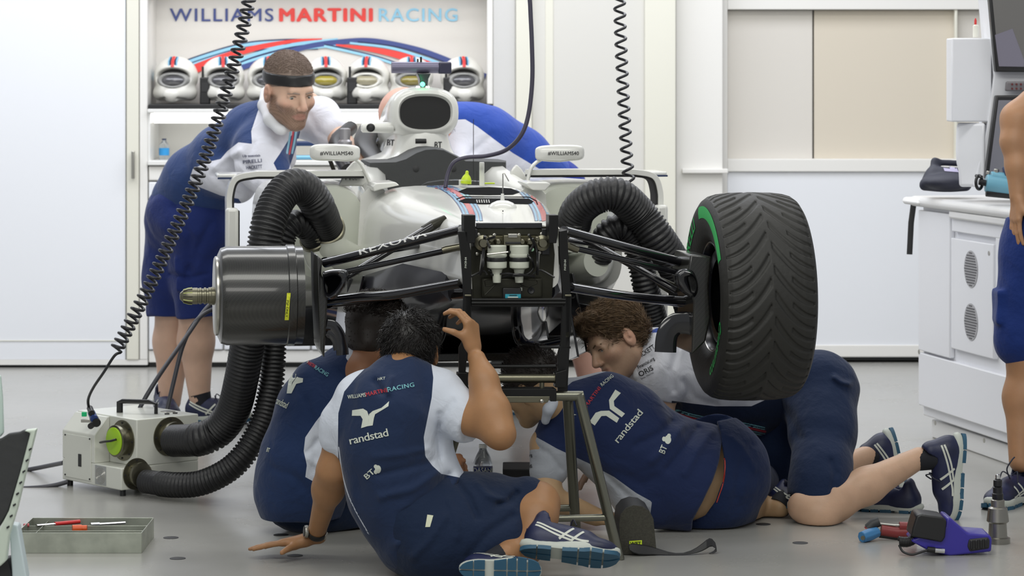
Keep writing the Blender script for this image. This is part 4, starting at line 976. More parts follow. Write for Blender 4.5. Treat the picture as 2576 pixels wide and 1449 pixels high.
for s_ in (1, -1):
    def q(px, py, v): 
        p = CV(px, py, v)
        if s_ > 0: return p
        l0 = loc(p); return W(2*.006-l0.x, l0.y, l0.z)
    bm = B(); add_tube(bm, [q(1398, 996, vj), q(1466, 996, vj)], .0155, 20); finish('top_tube', bm, M_leg, tr)
    a0, a1 = q(1455, 990, vj), q(1556, 1400, vj-.0); g0 = Vector(a1); g0.z = 0; d_ = (a1-a0); a1 = a0+d_*(a0.z/(a0.z-a1.z))
    bm = B(); add_tube(bm, [a0, a1], .0165, 20); finish('leg', bm, M_leg, tr)
    bk0 = q(1428, 1000, vj+.01); bq = FP(1450, 1357) if s_ > 0 else None
    if s_ < 0:
        l0 = loc(FP(1450, 1357)); bq = W(2*.006-l0.x, l0.y, 0)
    bm = B(); add_tube(bm, [bk0, Vector(bq)], .0165, 20); finish('leg', bm, M_leg, tr)
    if s_ > 0: legA = (a0, a1); legB = (bk0, Vector(bq))
    else: legC = (a0, a1); legD = (bk0, Vector(bq))
for k, (A, Cc) in enumerate((((legA), (legC)), ((legB), (legD)))):
    t = .745 if k == 0 else .77
    bm = B(); add_tube(bm, [A[0].lerp(A[1], t), Cc[0].lerp(Cc[1], t)], .011, 16); finish('stretcher', bm, M_leg, tr)
# ------------------------------------------------------------------ hoses
def PY(q): return P(q[0], q[1], q[2])
def resample(pts, step):
    out = [pts[0]]; acc = 0.
    for a, b in zip(pts[:-1], pts[1:]):
        L_ = (b-a).length; t = step-acc
        while t <= L_: out.append(a.lerp(b, t/L_)); t += step
        acc = (acc+L_) % step if L_ < step-acc+1e-9 or True else acc
        acc = L_-(t-step)
    return out
def hose(label, pts, r, pitch=.0145, amp=.0035, group=None, m=None, smooth0=0, smooth1=0):
    path = resample(catmull([PY(q) for q in pts], 14), pitch/4); n = len(path)
    rad = [r+(amp if (i % 4) in (1, 2) else -amp)*(1 if smooth0 < i < n-smooth1 else .25) for i in range(n)]
    bm = B(); add_tube(bm, path, rad, 28); o = finish('air_hose', bm, m or M_rubber, auto=80)
    return tag(o, label, 'hose', group), path
def clamp(c, d, r, m=None, par=None, name='hose_clamp'):
    bm = B(); add_lathe(bm, [(r, -.012), (r+.005, -.010), (r+.005, .010), (r, .012)], c, d, 32, caps=False); x, y, z = frame(d)
    for s_ in (-1, 1): add_box(bm, c-Vector((0, .05, 0))*0 + x*(r+.01)*.2+Vector((0, -1, 0))*(r+.006)+z*.008*s_, (.03, .012, .006))
    return finish(name, bm, m or M_brass, par, auto=30)
h1, p1 = hose('thick black ribbed hose arching over the bare hub and down to the heater box', [(824, 578, 10.12), (806, 530, 10.0), (775, 482, 9.95), (736, 468, 9.9), (698, 505, 9.85), (672, 575, 9.8), (660, 660, 9.8), (645, 770, 9.85), (622, 870, 9.9), (608, 950, 9.95), (588, 1028, 10.03), (550, 1082, 10.08), (500, 1105, 10.1), (436, 1109, 10.22)], .056, smooth0=44, smooth1=40)
clamp(p1[2], p1[3]-p1[0], .058, par=h1)
h2, p2 = hose('thinner black ribbed hose curving low to the bottom outlet of the heater box', [(790, 606, 10.12), (772, 575, 10.05), (745, 560, 10.0), (716, 590, 9.98), (700, 660, 10.0), (692, 760, 10.0), (688, 880, 10.0), (680, 980, 10.0), (655, 1075, 10.0), (595, 1165, 10.0), (515, 1212, 10.03), (440, 1220, 10.08), (366, 1211, 10.19)], .041, smooth0=24, smooth1=24)
clamp(p2[2], p2[3]-p2[0], .043, par=h2)
h3, p3 = hose('thick black ribbed hose arching down behind the wet-weather tyre', [(1440, 575, 10.15), (1456, 528, 10.1), (1500, 495, 10.05), (1555, 492, 10.05), (1610, 540, 10.1), (1652, 595, 10.1), (1695, 665, 10.15), (1735, 760, 10.2), (1765, 880, 10.3), (1800, 1000, 10.5), (1860, 1080, 10.75), (1920, 1110, 11.1)], .058, smooth0=4)
clamp(p3[2], p3[3]-p3[0], .060, par=h3, m=M_steel)
h4, p4 = hose('thinner black ribbed hose hanging behind the kneeling man\'s head', [(1506, 648, 10.2), (1528, 588, 10.15), (1566, 572, 10.15), (1600, 620, 10.2), (1622, 710, 10.2), (1645, 800, 10.25), (1672, 880, 10.3), (1710, 960, 10.4), (1780, 1040, 10.6), (1830, 1085, 10.9)], .044)
for px, py, px2, py2, r in ((1360, 600, 1436, 588, .066), (1390, 655, 1500, 660, .050)):
    bm = B(); add_tube(bm, catmull([P(px, py, 10.5), P((px+px2)/2, py2+12, 10.3), P(px2, py2, 10.16)], 6), r, 28); finish('cooling_duct', bm, MATS['adaptor_white'], car)
for c_, d_, r in ((P(826, 592, 10.14), (.3, 0, -1), .060), (P(794, 622, 10.14), (.3, 0, -1), .046)):
    x, y, z = frame(d_); bm = B(); add_tube(bm, catmull([c_-z*.01, c_+z*.05, c_+z*.10+Vector((.05, .08, 0)), c_+z*.12+Vector((.1, .2, 0))], 5), [r*.95]*1+[r*1.0]*20 if False else r, 28); finish('cooling_duct', bm, MATS['adaptor_white'], car)
# ------------------------------------------------------------------ coiled cables and other cables
def coil(label, pts, Yc, r, wire, spacing, head=None, tail=None, name='coiled_cable'):
    base = catmull([P(x, y, Yc) for x, y in pts], 20); path = []
    L_ = [0]
    for a, b in zip(base[:-1], base[1:]): L_.append(L_[-1]+(b-a).length)
    tot = L_[-1]; px = np.interp(np.linspace(0, tot, 2000), L_, [p.x for p in base]); pz = np.interp(np.linspace(0, tot, 2000), L_, [p.z for p in base])
    s = np.linspace(0, tot, 2000); sp = np.interp(s/tot, [0, 1], spacing); ph = np.cumsum(2*np.pi/sp*(tot/2000)); keep = np.interp(np.arange(0, ph[-1], 2*math.pi/12), ph, np.arange(2000))
    for k in keep:
        i = int(k); d = Vector((px[min(i+5, 1999)]-px[max(i-5, 0)], 0, pz[min(i+5, 1999)]-pz[max(i-5, 0)])).normalized(); n_ = Vector((d.z, 0, -d.x))
        path.append(Vector((px[i], Yc, pz[i]))+n_*math.cos(ph[i])*r+Vector((0, 1, 0))*math.sin(ph[i])*r)
    if tail: path += catmull([path[-1]]+[PY(q) for q in tail], 8)[1:]
    bm = B(); add_tube(bm, path, wire, 8); return tag(finish(name, bm, mat('cable_black', (.02, .02, .024), .35), auto=80), label, 'cable')
c1 = coil('black coiled cable hanging from above to the heater box', [(660, -900), (648, -400), (633, -70), (620, 30), (597, 130), (575, 210), (545, 310), (515, 400), (475, 500), (435, 590), (390, 690), (340, 790), (292, 882)], 10.1, .021, .0052, [.033, .024],
          tail=[(288, 895, 10.1), (262, 935, 10.12), (235, 975, 10.2), (222, 1005, 10.27), (224, 1030, 10.3)])
c2 = coil('black coiled cable hanging from above behind the right-hand hose', [(1540, -900), (1550, -400), (1557, -70), (1560, 60), (1565, 180), (1571, 300), (1577, 400), (1582, 452)], 10.35, .019, .0052, [.045, .041], tail=[(1570, 470, 10.35), (1560, 500, 10.4)])
def cable(label, pts, r, m=None, name='cable', cat='cable'):
    bm = B(); add_tube(bm, catmull([PY(q) for q in pts], 10), r, 10); return tag(finish(name, bm, m or mat('cable_sheath', (.045, .045, .055), .4), auto=80), label, cat)
cable('thick grey cable looping from above into the cockpit', [(1322, -950, 10.1), (1326, -500, 10.1), (1330, -80, 10.1), (1334, 20, 10.1), (1338, 110, 10.1), (1339, 200, 10.1), (1330, 285, 10.1), (1312, 338, 10.1), (1275, 376, 10.12), (1225, 392, 10.14), (1175, 396, 10.15), (1143, 408, 10.15), (1128, 435, 10.15), (1120, 472, 10.14)], .0078, mat('cable_violet_grey', (.06, .055, .085), .4))
cable('grey cable running from the car down to the back of the heater box', [(600, 735, 11.0), (560, 745, 10.95), (520, 775, 10.9), (470, 845, 10.8), (400, 945, 10.65), (355, 1020, 10.6), (340, 1060, 10.6)], .0085)
cable('grey cable falling in front of the leaning man\'s ankle', [(580, 775, 10.95), (530, 780, 10.9), (490, 812, 10.85), (460, 870, 10.85), (437, 960, 10.8), (420, 1035, 10.75), (412, 1080, 10.75)], .0085)
cable('upper dark cable leaving the heater box to the left', [(40, 1187, 10.9), (90, 1178, 10.8), (130, 1170, 10.65), (160, 1164, 10.5)], .0085)
cable('lower dark cable leaving the heater box to the left', [(-20, 1228, 10.5), (40, 1229, 10.43), (100, 1226, 10.42), (140, 1220, 10.43), (170, 1212, 10.44)], .0085)
# ------------------------------------------------------------------ heater box
A_ = Vector((-.66, .751, 0)); B_ = Vector((.751, .66, 0)); C0 = P(305, 1250, floorY(1250)); C0.z = 0
M_hb = mat('heater_white', (.70, .71, .64), .3, coat=.3); hb = thing('heater_box', 'white portable heater box with black handle and two ribbed hoses', 'heater', C0+A_*.19+B_*.165)
def HB(a, b, z): return C0+A_*a+B_*b+Vector((0, 0, z))
Rh = Matrix((B_, A_, Vector((0, 0, 1)))).transposed()
def hbox(nm, a0, a1, b0, b1, z0, z1, m=M_hb, par=None, bev=.004):
    bm = B(); add_box(bm, HB((a0+a1)/2, (b0+b1)/2, (z0+z1)/2), (b1-b0, a1-a0, z1-z0), Rh); return finish(nm, bm, m, par or hb, bevel=bev)
base_ = hbox('base_housing', 0, .38, 0, .33, .022, .100); up_ = hbox('fan_housing', 0, .38, .065, .33, .1, .266)
bm = B(); add_prism(bm, [HB(.17, 0, .1), HB(.17, .064, .1), HB(.17, .064, .262), HB(.17, .055, .262), HB(.17, 0, .20)], A_*.21); ctl = finish('control_housing', bm, M_hb, hb, bevel=.003)
hbox('side_cover', .19, .36, -.003, 0, .035, .19, M_hb, ctl, .001); hbox('cover_slot', .25, .27, -.005, -.003, .08, .125, M_black, ctl, .001)
for a, z in ((.195, .042), (.355, .042), (.355, .185), (.195, .185)):
    bm = B(); add_lathe(bm, [(.003, 0), (.003, .003)], HB(a, -.003, z), -B_, 8); finish('screw', bm, M_black, ctl)
for a, b in ((.02, .02), (.36, .02), (.02, .31), (.36, .31)): bm = B(); add_lathe(bm, [(.011, 0), (.011, .022)], HB(a, b, 0), seg=16); finish('foot', bm, M_black, hb)
def flange(c, n_, r, par=hb):
    bm = B(); add_lathe(bm, [(r, 0), (r, .004), (r*.72, .005), (r*.72, .0052), (r*.70, .022), (r*.78, .024), (r*.78, .036), (r*.68, .038)], c, n_, 40); f = finish('hose_flange', bm, M_brass, par, auto=35)
    x, y, _ = frame(n_)
    for k in range(8):
        t = math.pi*k/4; bm = B(); add_lathe(bm, [(.0035, 0), (.0035, .003)], c+(x*math.cos(t)+y*math.sin(t))*r*.87+Vector(n_)*.004, n_, 8); finish('bolt', bm, M_matte, f)
    return f
fg = flange(HB(.085, .065, .185), -B_, .072)
bm = B(); add_lathe(bm, [(.049, .036), (.049, .041), (.045, .043)], HB(.085, .065, .185), -B_, 36); finish('blanking_cap', bm, mat('cap_green', (.36, .62, .02), .4), fg)
bm = B(); add_tube(bm, [HB(.085+.05, .005, .178), HB(.085+.02, .0, .184), HB(.085-.02, .0, .190), HB(.085-.035, .012, .196)], .006, 10, sq=(1.4, .7)); finish('cap_handle', bm, M_black, fg)
f1 = flange(HB(-.001, .205, .195), -A_, .070); f2 = flange(HB(-.001, .062, .075), -A_, .056)
bm = B(); add_tube(bm, [HB(.22, .14, .262), HB(.22, .14, .302), HB(.20, .14, .308), HB(.12, .20, .308), HB(.10, .215, .302), HB(.10, .215, .262)], .009, 10, sq=(1.3, .8)); finish('handle', bm, M_black, hb)
for k in range(5):
    bm = B(); rr_ = .006+.006*k; add_tube(bm, [HB(.13+math.cos(t)*rr_, -.001, .062+math.sin(t)*rr_*.95) for t in [2*math.pi*i/24 for i in range(25)]], .0013, 6); finish('grille_ring', bm, M_steel, base_)
hbox('grille_plate', .095, .165, -.0012, 0, .028, .096, mat('grille_grey', (.35, .36, .35), .4), base_, .0005)
hbox('dial', .10, .14, .26, .30, .266, .269, M_steel, up_); 
for b in (.235, .27):
    bm = B(); add_lathe(bm, [(.009, 0), (.009, .004)], HB(.06, b, .266), seg=16); finish('port', bm, M_black, up_)
pg_ = thing('power_plug', 'black and blue connector plugged into the sloping control panel of the heater box', 'plug', P(235, 1050, 10.25))
for nm, a, b_, r, m_ in (('collar', (226, 1027), (231, 1040), .011, M_black), ('sleeve', (230, 1038), (237, 1054), .0135, mat('plug_blue', (.02, .05, .2), .4)), ('body', (236, 1052), (243, 1064), .0155, M_black), ('tip', (236, 1066), (228, 1072), .011, M_black)):
    bm = B(); add_tube(bm, [P(*a, 10.30), P(*b_, 10.25)], r, 16); finish(nm, bm, m_, pg_)
box_obj('rocker_switch', P(212, 1042, 10.33), (.018, .012, .016), mat('switch_green', (0, .35, .12), .4, emis=.3), ctl, .002); box_obj('switch_plate', P(222, 1058, 10.33), (.05, .02, .012), M_steel, ctl, .002)
# ------------------------------------------------------------------ crash helmets on the shelf
def helm():
    t = thing('crash_helmet', 'white open-face crash helmet with goggles on the shelf', 'helmet')
    s = SDF(); s.ell((0, 0, .02), (.112, .135, .105)); s.pts = [((0, -.04, -.0), .16)]
    s.cone((-.074, -.03, -.060), (-.014, -.140, -.066), .040, .030, k=.02); s.cone((.074, -.03, -.060), (.014, -.140, -.066), .040, .030, k=.02); s.cone((0, -.130, -.088), (0, -.142, -.050), .026, .014, k=.02)
    s.sub(ell((0, -.14, .016), (.098, .12, .052)), .012); s.sub(ell((0, 0, -.03), (.085, .11, .10)), .005); s.inter(plane((0, 0, -.112), (0, 0, -1)), .005); s.sub(cone((-.06, -.09, -.095), (-.03, -.15, -.088), .007), .006); s.sub(cone((.06, -.09, -.095), (.03, -.15, -.088), .007), .006)
    s.sub(cone((-.018, -.185, -.075), (-.022, -.175, -.045), .004), .004); s.sub(cone((.018, -.185, -.075), (.022, -.175, -.045), .004), .004)
    sdf_obj('shell', s, .006, mat('helmet_white', (.72, .71, .66), .3, coat=.4), t)
    s = SDF(); s.ell((0, .01, -.0), (.098, .118, .088)); s.inter(plane((0, -.06, 0), (0, 1, 0)) if False else plane((0, 0, -.10), (0, 0, -1)), 0); sdf_obj('lining', s, .009, M_matte, t)
    g = SDF(); g.ell((0, -.058, .002), (.088, .078, .046)); g.sub(ell((0, -.130, .004), (.078, .045, .036)), .004); go = sdf_obj('goggles', g, .006, mat('goggle_frame', (.30, .30, .29), .35), t)
    g = SDF(); g.ell((0, -.058, .002), (.078, .062, .034)); sdf_obj('lens', g, .006, mat('goggle_lens', (.10, .10, .11), .08, coat=1, metal=.3), go)
    bm = B()
    for x, m_ in ((-.02, 0), (-.013, 1), (.013, 1), (.02, 0)): add_tube(bm, [(x, -.128+.02, .075), (x, -.105, .102), (x, -.06, .121)], .0035, 6, mi=m_)
    add_tube(bm, [(0, -.118, .07), (0, -.105, .10), (0, -.06, .123)], .008, 8, mi=2, sq=(1, .4)); finish('crest', bm, [M_lblue, M_navy, M_red], t)
    return t
def copy_tree(o, parent=None):
    c = o.copy(); COL.objects.link(c); c.parent = parent
    for ch in o.children: copy_tree(ch, c)
    return c
hp = helm(); hz = P(0, 262, WY+.16).z+.118
for i, (x, lb, tone) in enumerate(((443, 'white crash helmet with clear goggles, leftmost on the shelf', None), (560, 'white crash helmet behind the hanging coiled cable, second from the left on the shelf', None), (678, 'white crash helmet half hidden behind the headband, on the shelf', None),
                            (818, 'white crash helmet with yellow inside the visor opening, on the shelf', (.34, .28, .03)), (926, 'white crash helmet with white and yellow goggles, left of the camera bar', (.36, .33, .22)), (1035, 'white crash helmet directly behind the camera bar post', (.24, .20, .04)), (1163, 'white crash helmet rightmost on the shelf', None))):
    o = hp if i == 0 else copy_tree(hp); o['label'] = lb; o['group'] = 'crash helmets on the shelf'
    q = P(x, 262, WY+.17); o.location = (q.x, q.y, hz); o.rotation_euler = (0, 0, (-.05, .12, 0, .1, -.05, .05, .1)[i]); 
    if tone:
        for ch in o.children:
            if ch.name.startswith('goggles'):
                for l2 in ch.children: l2.data = l2.data.copy(); l2.data.materials[0] = mat('lens_tone%d' % i, tone, .15, coat=1)
                if i == 4: ch.data = ch.data.copy(); ch.data.materials[0] = MATS['helmet_white']
def radio(x, lb):
    q = P(x, 262, WY+.08); t = thing('two_way_radio', lb, 'radio', q, 0, 'two-way radios on the shelf')
    z0 = P(x, 262, WY+.08).z; box_obj('radio_body', (q.x, q.y, z0+.068), (.052, .03, .136), M_black, t, .006)
    bm = B(); add_tube(bm, [(q.x-.012, q.y, z0+.13), (q.x-.012, q.y, z0+.19)], .006, 10); finish('aerial', bm, M_black, t)
    box_obj('speaker_grille', (q.x, q.y-.016, z0+.085), (.034, .004, .045), M_matte, t, .001)
radio(516, 'black two-way radio beside the second helmet from the left'); radio(886, 'black two-way radio left of the helmet with white goggles'); radio(1128, 'black two-way radio right of the camera bar')
# ------------------------------------------------------------------ small things behind
def bottle(lb, c, r, h, label_m, cap_m, txt=None):
    t = thing('water_bottle', lb, 'bottle', c); c = Vector(c)
    bm = B(); add_lathe(bm, [(r*.8, 0), (r, .008), (r, h*.30), (r*.96, h*.32), (r*.96, h*.55), (r, h*.58), (r*.98, h*.66), (r*.75, h*.78), (r*.45, h*.88), (r*.38, h*.92), (r*.38, h*.97)], c, seg=36); finish('bottle_body', bm, mat('clear_pet', (.85, .9, .95), .05, trans=.92, alpha=1), t, auto=60)
    bm = B(); add_lathe(bm, [(r*.985, h*.24), (r*1.015, h*.245), (r*1.015, h*.575), (r*.985, h*.58)], c, seg=36, caps=False); lo = finish('bottle_label', bm, label_m, t)
    bm = B(); add_lathe(bm, [(r*.44, h*.93), (r*.44, h*.995), (r*.40, h)], c, seg=20); finish('cap', bm, cap_m, t)
    return t, lo
q = P(413, 404, WY+.17); bottle('small clear bottle with light blue label in the recess below the helmets', q, .026, .112, mat('label_lightblue', (.03, .32, .72), .4), M_navy)
bq = FP(1215, 1252); bt, lo = bottle('clear water bottle with dark blue label under the raised elbow', (bq.x, bq.y, 0), .034, .188, mat('label_blue', (.01, .02, .16), .3), M_carwhite)
blb = bvh_of(lo); decal('lettering', blb, text_shape('DASANI', (1192, 1188), (1238, 1188), 11, .01), M_wtext, lo, maxlen=4); decal('label_wave', blb, stroke_shape([(1194, 1196), (1210, 1192), (1230, 1196), (1240, 1193)], 5), mat('wave_teal', (.05, .45, .5), .4), lo, maxlen=4)
t_ = thing('metal_canister', 'grey metal canister beside the leaning man\'s hand', 'canister', P(878, 375, 11.6)); bm = B(); add_lathe(bm, [(.028, 0), (.028, .07), (.02, .078), (.022, .10), (.022, .12), (.012, .124)], P(868, 400, 11.6), seg=28); finish('canister_body', bm, mat('can_grey', (.35, .34, .36), .35, metal=.6), t_)
# ------------------------------------------------------------------ steel tool tray
Mt = mat('galvanised', (.50, .53, .45), .38, metal=.75, noise=.25, nscale=14)
ty0, ty1 = 9.0, 9.30; a = P(42, 1340, ty0); b2 = P(356, 1340, ty0); zt = a.z; tray = thing('tool_tray', 'open galvanised steel tool tray on the floor at left', 'tool tray', ((a.x+b2.x)/2, 9.15, 0))
for nm, c, s in (('tray_wall', ((a.x+b2.x)/2, ty0, zt/2), (b2.x-a.x, .003, zt)), ('tray_wall', ((a.x+b2.x)/2, ty1, zt/2), (b2.x-a.x, .003, zt)), ('tray_wall', (a.x, 9.15, zt/2), (.003, .3, zt)), ('tray_wall', (b2.x, 9.15, zt/2), (.003, .3, zt)),
                 ('tray_floor', ((a.x+b2.x)/2, 9.15, .002), (b2.x-a.x, .3, .004)), ('divider', ((a.x+b2.x)/2, 9.10, zt*.45), (b2.x-a.x, .002, zt*.8)), ('divider', ((a.x+b2.x)/2, 9.20, zt*.45), (b2.x-a.x, .002, zt*.8)), ('divider', (a.x+.05, 9.15, zt*.45), (.002, .3, zt*.8)), ('tray_liner', ((a.x+b2.x)/2, 9.15, zt*.5), (b2.x-a.x-.01, .29, .01))):
    box_obj(nm, c, s, Mt if nm != 'tray_liner' else M_matte, tray, .0008)
zi = zt*.5+.012
def tool(name, lb, cat, parts):
    t = thing(name, lb, cat, parts[0][1][0])
    for nm, pts, r, m_, sq in parts: bm = B(); add_tube(bm, catmull(pts, 5) if len(pts) > 2 else pts, r, 12, sq=sq); finish(nm, bm, m_, t)
def TP(px, py): Yq = (H-zi-.012)*F/(py-HY); return P(px, py, Yq)
tool('pliers', 'red-handled pliers lying in the steel tray', 'pliers', [('handle', [TP(138, 1318), TP(170, 1315), TP(200, 1312)], .008, M_red, (1, .8)), ('jaw', [TP(92, 1322), TP(115, 1320), TP(138, 1318)], .006, M_chrome, (1.4, .6))])
tool('ratchet', 'chrome ratchet lying in the steel tray', 'ratchet', [('ratchet_head', [TP(228, 1319), TP(250, 1318)], .009, M_chrome, (1.4, .6)), ('ratchet_handle', [TP(250, 1319), TP(285, 1317), TP(315, 1315)], .0055, M_chrome, (1, .8))])
tool('knob_driver', 'orange stubby screwdriver handle in the front bay of the steel tray', 'screwdriver', [('grip', [TP(182, 1330), TP(205, 1329)], .012, mat('orange_grip', (.75, .12, .03), .4), (1, 1)), ('ferrule', [TP(205, 1329), TP(219, 1329)], .010, mat('orange_grip', (.75, .12, .03), .4), (1, 1))])
tool('socket_bit', 'small pink-capped bit at the left end of the steel tray', 'bit', [('bit_cap', [TP(60, 1322), TP(72, 1321)], .006, mat('pink_cap', (.6, .1, .12), .4), (1, 1))])
# ------------------------------------------------------------------ out-of-focus panel at the left edge
fgY = 7.3; Mfg = mat('pale_green_edge', (.62, .70, .60), .35)
fgt = thing('body_panel_stand', 'dark panel with pale slotted edge leaning at the left border', 'panel', P(20, 1449, fgY))
def fgp(nm, pts, m_, th, dy=0, bev=.004): bm = B(); add_prism(bm, [P(x, y, fgY+dy) for x, y in pts], (0, th, 0)); finish(nm, bm, m_, fgt, bevel=bev)
fgp('dark_face', [(-60, 1120), (0, 1105), (20, 1092), (48, 1088), (60, 1082), (78, 1088), (52, 1190), (20, 1290), (-5, 1330), (-60, 1340)], M_head, .03)
fgp('pale_edge', [(60, 1084), (90, 1080), (70, 1160), (42, 1280), (22, 1345), (14, 1412), (0, 1425), (-60, 1430), (-60, 1345), (-4, 1335), (22, 1285), (50, 1190), (76, 1090)], Mfg, .035, -.01)
for i in range(8): x = 72-i*8.0; y = 1130+i*28; fgp('edge_slot', [(x, y), (x+7, y-4), (x+8, y), (x+1, y+5)], M_text, .002, -.0125, 0)
fgp('post', [(22, 1318), (44, 1322), (66, 1449), (70, 1560), (36, 1560), (30, 1440)], mat('pale_blue_post', (.62, .72, .74), .35), .05, .04)
fgp('base', [(-60, 1425), (20, 1405), (32, 1449), (34, 1575), (-60, 1575)], M_matte, .06, .05)
fgp('blue_edge', [(-60, 940), (0, 945), (5, 1000), (8, 1090), (0, 1100), (-60, 1110)], mat('mint', (.55, .68, .62), .4), .02, .02)
# ------------------------------------------------------------------ workstation at the right
D_ = Vector((.208, -.978, 0)); K0 = P(2310, 1100, floorY(1100)); K0.z = 0; N_ = Vector((.978, .208, 0)); ztop = H-(500-HY)*K0.y/F
def BF(px, py, off=0.):
    a = (px-CX)/F; m_ = D_.x/D_.y; X0_, Y0_ = K0.x+N_.x*off, K0.y+N_.y*off; Y = (X0_-m_*Y0_)/(a-m_); return P(px, py, Y)
def along(s, off, z): return K0+D_*s+N_*off+Vector((0, 0, z))
Rk = Matrix((D_, N_, Vector((0, 0, 1)))).transposed()
ws = thing('workstation', 'white workbench with perforated side door along the right edge', 'workbench', along(1.0, .4, 0))
def kbox(nm, s0, s1, o0, o1, z0, z1, m_, par=None, bev=.006):
    bm = B(); add_box(bm, along((s0+s1)/2, (o0+o1)/2, (z0+z1)/2), (s1-s0, o1-o0, z1-z0), Rk); return finish(nm, bm, m_, par or ws, bevel=bev)
M_ws = mat('bench_white', (.80, .81, .85), .3, coat=.2); M_ws2 = mat('bench_white_warm', (.78, .78, .78), .3)
kbox('plinth', .02, 2.4, .05, .8, 0, .075, M_ws2); kbox('carcass', 0, 2.4, .02, .8, .09, ztop-.03, M_ws); kbox('worktop', -.03, 2.45, -.03, .85, ztop-.03, ztop+.012, M_ws2, bev=.018); kbox('worktop_corner', -.09, .1, -.04, .3, ztop-.025, ztop+.005, M_ws2, bev=.02)
def kpanel(nm, x0, y0a, x1, y1, m_=M_ws, par=None, off=.0, th=.02):
    a, b2 = BF(x0, y0a, 0), BF(x1, y0a, 0); s0 = (a-K0).dot(D_); s1 = (b2-K0).dot(D_); z1 = a.z; z0 = H-(y1-HY)*a.y/F; return kbox(nm, s0, s1, -.003, th, z0, z1, m_, par, .004)
kpanel('upper_panel', 2312, 528, 2390, 880, M_ws); kpanel('drawer', 2396, 527, 2700, 582, M_ws); dd = kpanel('vent_door', 2394, 598, 2500, 876, M_ws); kpanel('front_panel', 2506, 598, 2700, 876, M_ws)
kpanel('lower_panel', 2312, 886, 2800, 1018, M_ws)
a = BF(2398, 530); kbox('drawer_handle', (a-K0).dot(D_), (a-K0).dot(D_)+1.5, -.02, 0, a.z-.03, a.z, M_ws2, bev=.008)
M_perf = mat('perforated', (.42, .42, .44), .5); 
for y in (677, 810):
    c = BF(2445, y); bm = B(); add_lathe(bm, [(.072, 0), (.072, .001)], c-N_*.004, -N_, 40); pf = finish('vent_disc', bm, M_perf, dd)
    bm = B()
    for i in range(-6, 7):
        for j in range(-6, 7):
            u, v = j*.0105+(i % 2)*.005, i*.0105
            if u*u+v*v < .065**2: add_box(bm, c-N_*.0062+D_*u+Vector((0, 0, v)), (.007, .002, .004), Rk)
    finish('perforations', bm, mat('perf_dark', (.12, .12, .13), .6), pf, smooth=False)
for x, y in ((2490, 637), (2308, 885), (2355, 1064), (2478, 1108)):
    bm = B(); add_lathe(bm, [(.009, 0), (.009, .002)], BF(x if x > 2312 else 2314, y)-N_*.003, -N_, 16); finish('lock', bm, M_steel, ws)
# screens and boxes on the bench
M_scr = mat('screen_glass', (.03, .03, .035), .12, coat=.3)
def kposter(px, py, s, off):                               # bench coordinates from a photo pixel at a given offset
    return BF(px, py, off)
tower = thing('monitor_tower', 'white tower holding two dark monitors on the workbench', 'monitor stand', along(.9, .45, ztop+.015))
YT = 11.2
def tp(nm, pts, m_, th=.05, dy=0., par=None, bev=.006): bm = B(); add_prism(bm, [P(x, y, YT+dy) for x, y in pts], (0, th, 0)); return finish(nm, bm, m_, par or tower, bevel=bev)
tp('tower_body', [(2478, -60), (2700, -60), (2700, 495), (2450, 470), (2485, 310), (2500, 190)], M_ws, .22, .06)
s1_ = tp('monitor', [(2483, -60), (2700, -60), (2700, 182), (2505, 181)], M_black, .05); tp('screen', [(2491, -60), (2700, -60), (2700, 168), (2513, 167)], mat('screen_grey', (.16, .155, .15), .2), .002, -.003, s1_, 0)
tp('screen_window', [(2503, 88), (2547, 72), (2576, 150), (2576, 168), (2513, 167)], mat('screen_violet', (.20, .19, .24), .2), .002, -.0045, s1_, 0)
s2_ = tp('monitor', [(2506, 240), (2700, 240), (2700, 450), (2478, 450)], M_black, .05); tp('screen', [(2512, 252), (2700, 252), (2700, 440), (2488, 440)], mat('screen_blue_grey', (.20, .20, .23), .2), .002, -.003, s2_, 0)
cn = tp('connector_panel', [(2531, 205), (2700, 205), (2700, 229), (2529, 229)], mat('conn_grey', (.16, .15, .16), .4), .02, 0)
for i in range(5):
    for j in (0, 1): bm = B(); add_lathe(bm, [(.004, 0), (.004, .004)], P(2546+i*11, 212+j*11, YT-.002), (0, -1, 0), 10); finish('connector', bm, mat('conn_red', (.12, .02, .02), .4), cn)
bx = tag(box_obj('white_box', P(2437, 201, YT+.14), (100/sc(YT+.14), .14, 212/sc(YT)), M_ws, None, .006), 'white rectangular box fixed left of the upper monitor', 'box')
rl = thing('paper_roll', 'white curved dispenser below the white box on the workbench', 'dispenser', P(2442, 430, YT+.1)); bm = B(); add_loft(bm, [[P(2405+k, y, YT+.12) , P(2478, y, YT+.05), P(2482, y, YT+.2), P(2408+k, y, YT+.24)] for y, k in ((309, 2), (340, 0), (380, -1), (410, 1), (430, 6), (470, 8))]); finish('roll_cover', bm, M_ws, rl, bevel=.012)
sm_ = thing('spray_can', 'small white can with red cap on top of the box at upper right', 'can', P(2453, 94, YT+.14)); bm = B(); add_lathe(bm, [(.012, 0), (.012, .045), (.006, .05)], P(2455, 94, YT+.14), seg=16); finish('can_body', bm, M_cream, sm_); bm = B(); add_lathe(bm, [(.005, .05), (.005, .066), (.002, .075)], P(2454, 94, YT+.14), seg=12); finish('can_cap', bm, M_red, sm_)
bag = SDF(); yb_ = 11.62
bag.ell(P(2380, 458, yb_), (.10, .10, .035)); bag.cone(P(2345, 452, yb_+.05), P(2352, 405, yb_+.08), .022, .012, k=.04); bag.cone(P(2352, 408, yb_+.08), P(2440, 412, yb_+.08), .012, .012, k=.02); bag.cone(P(2350, 440, yb_+.04), P(2440, 440, yb_+.04), .03, .03, k=.03); bag.cone(P(2325, 468, yb_), P(2430, 468, yb_), .018, .02, k=.02)
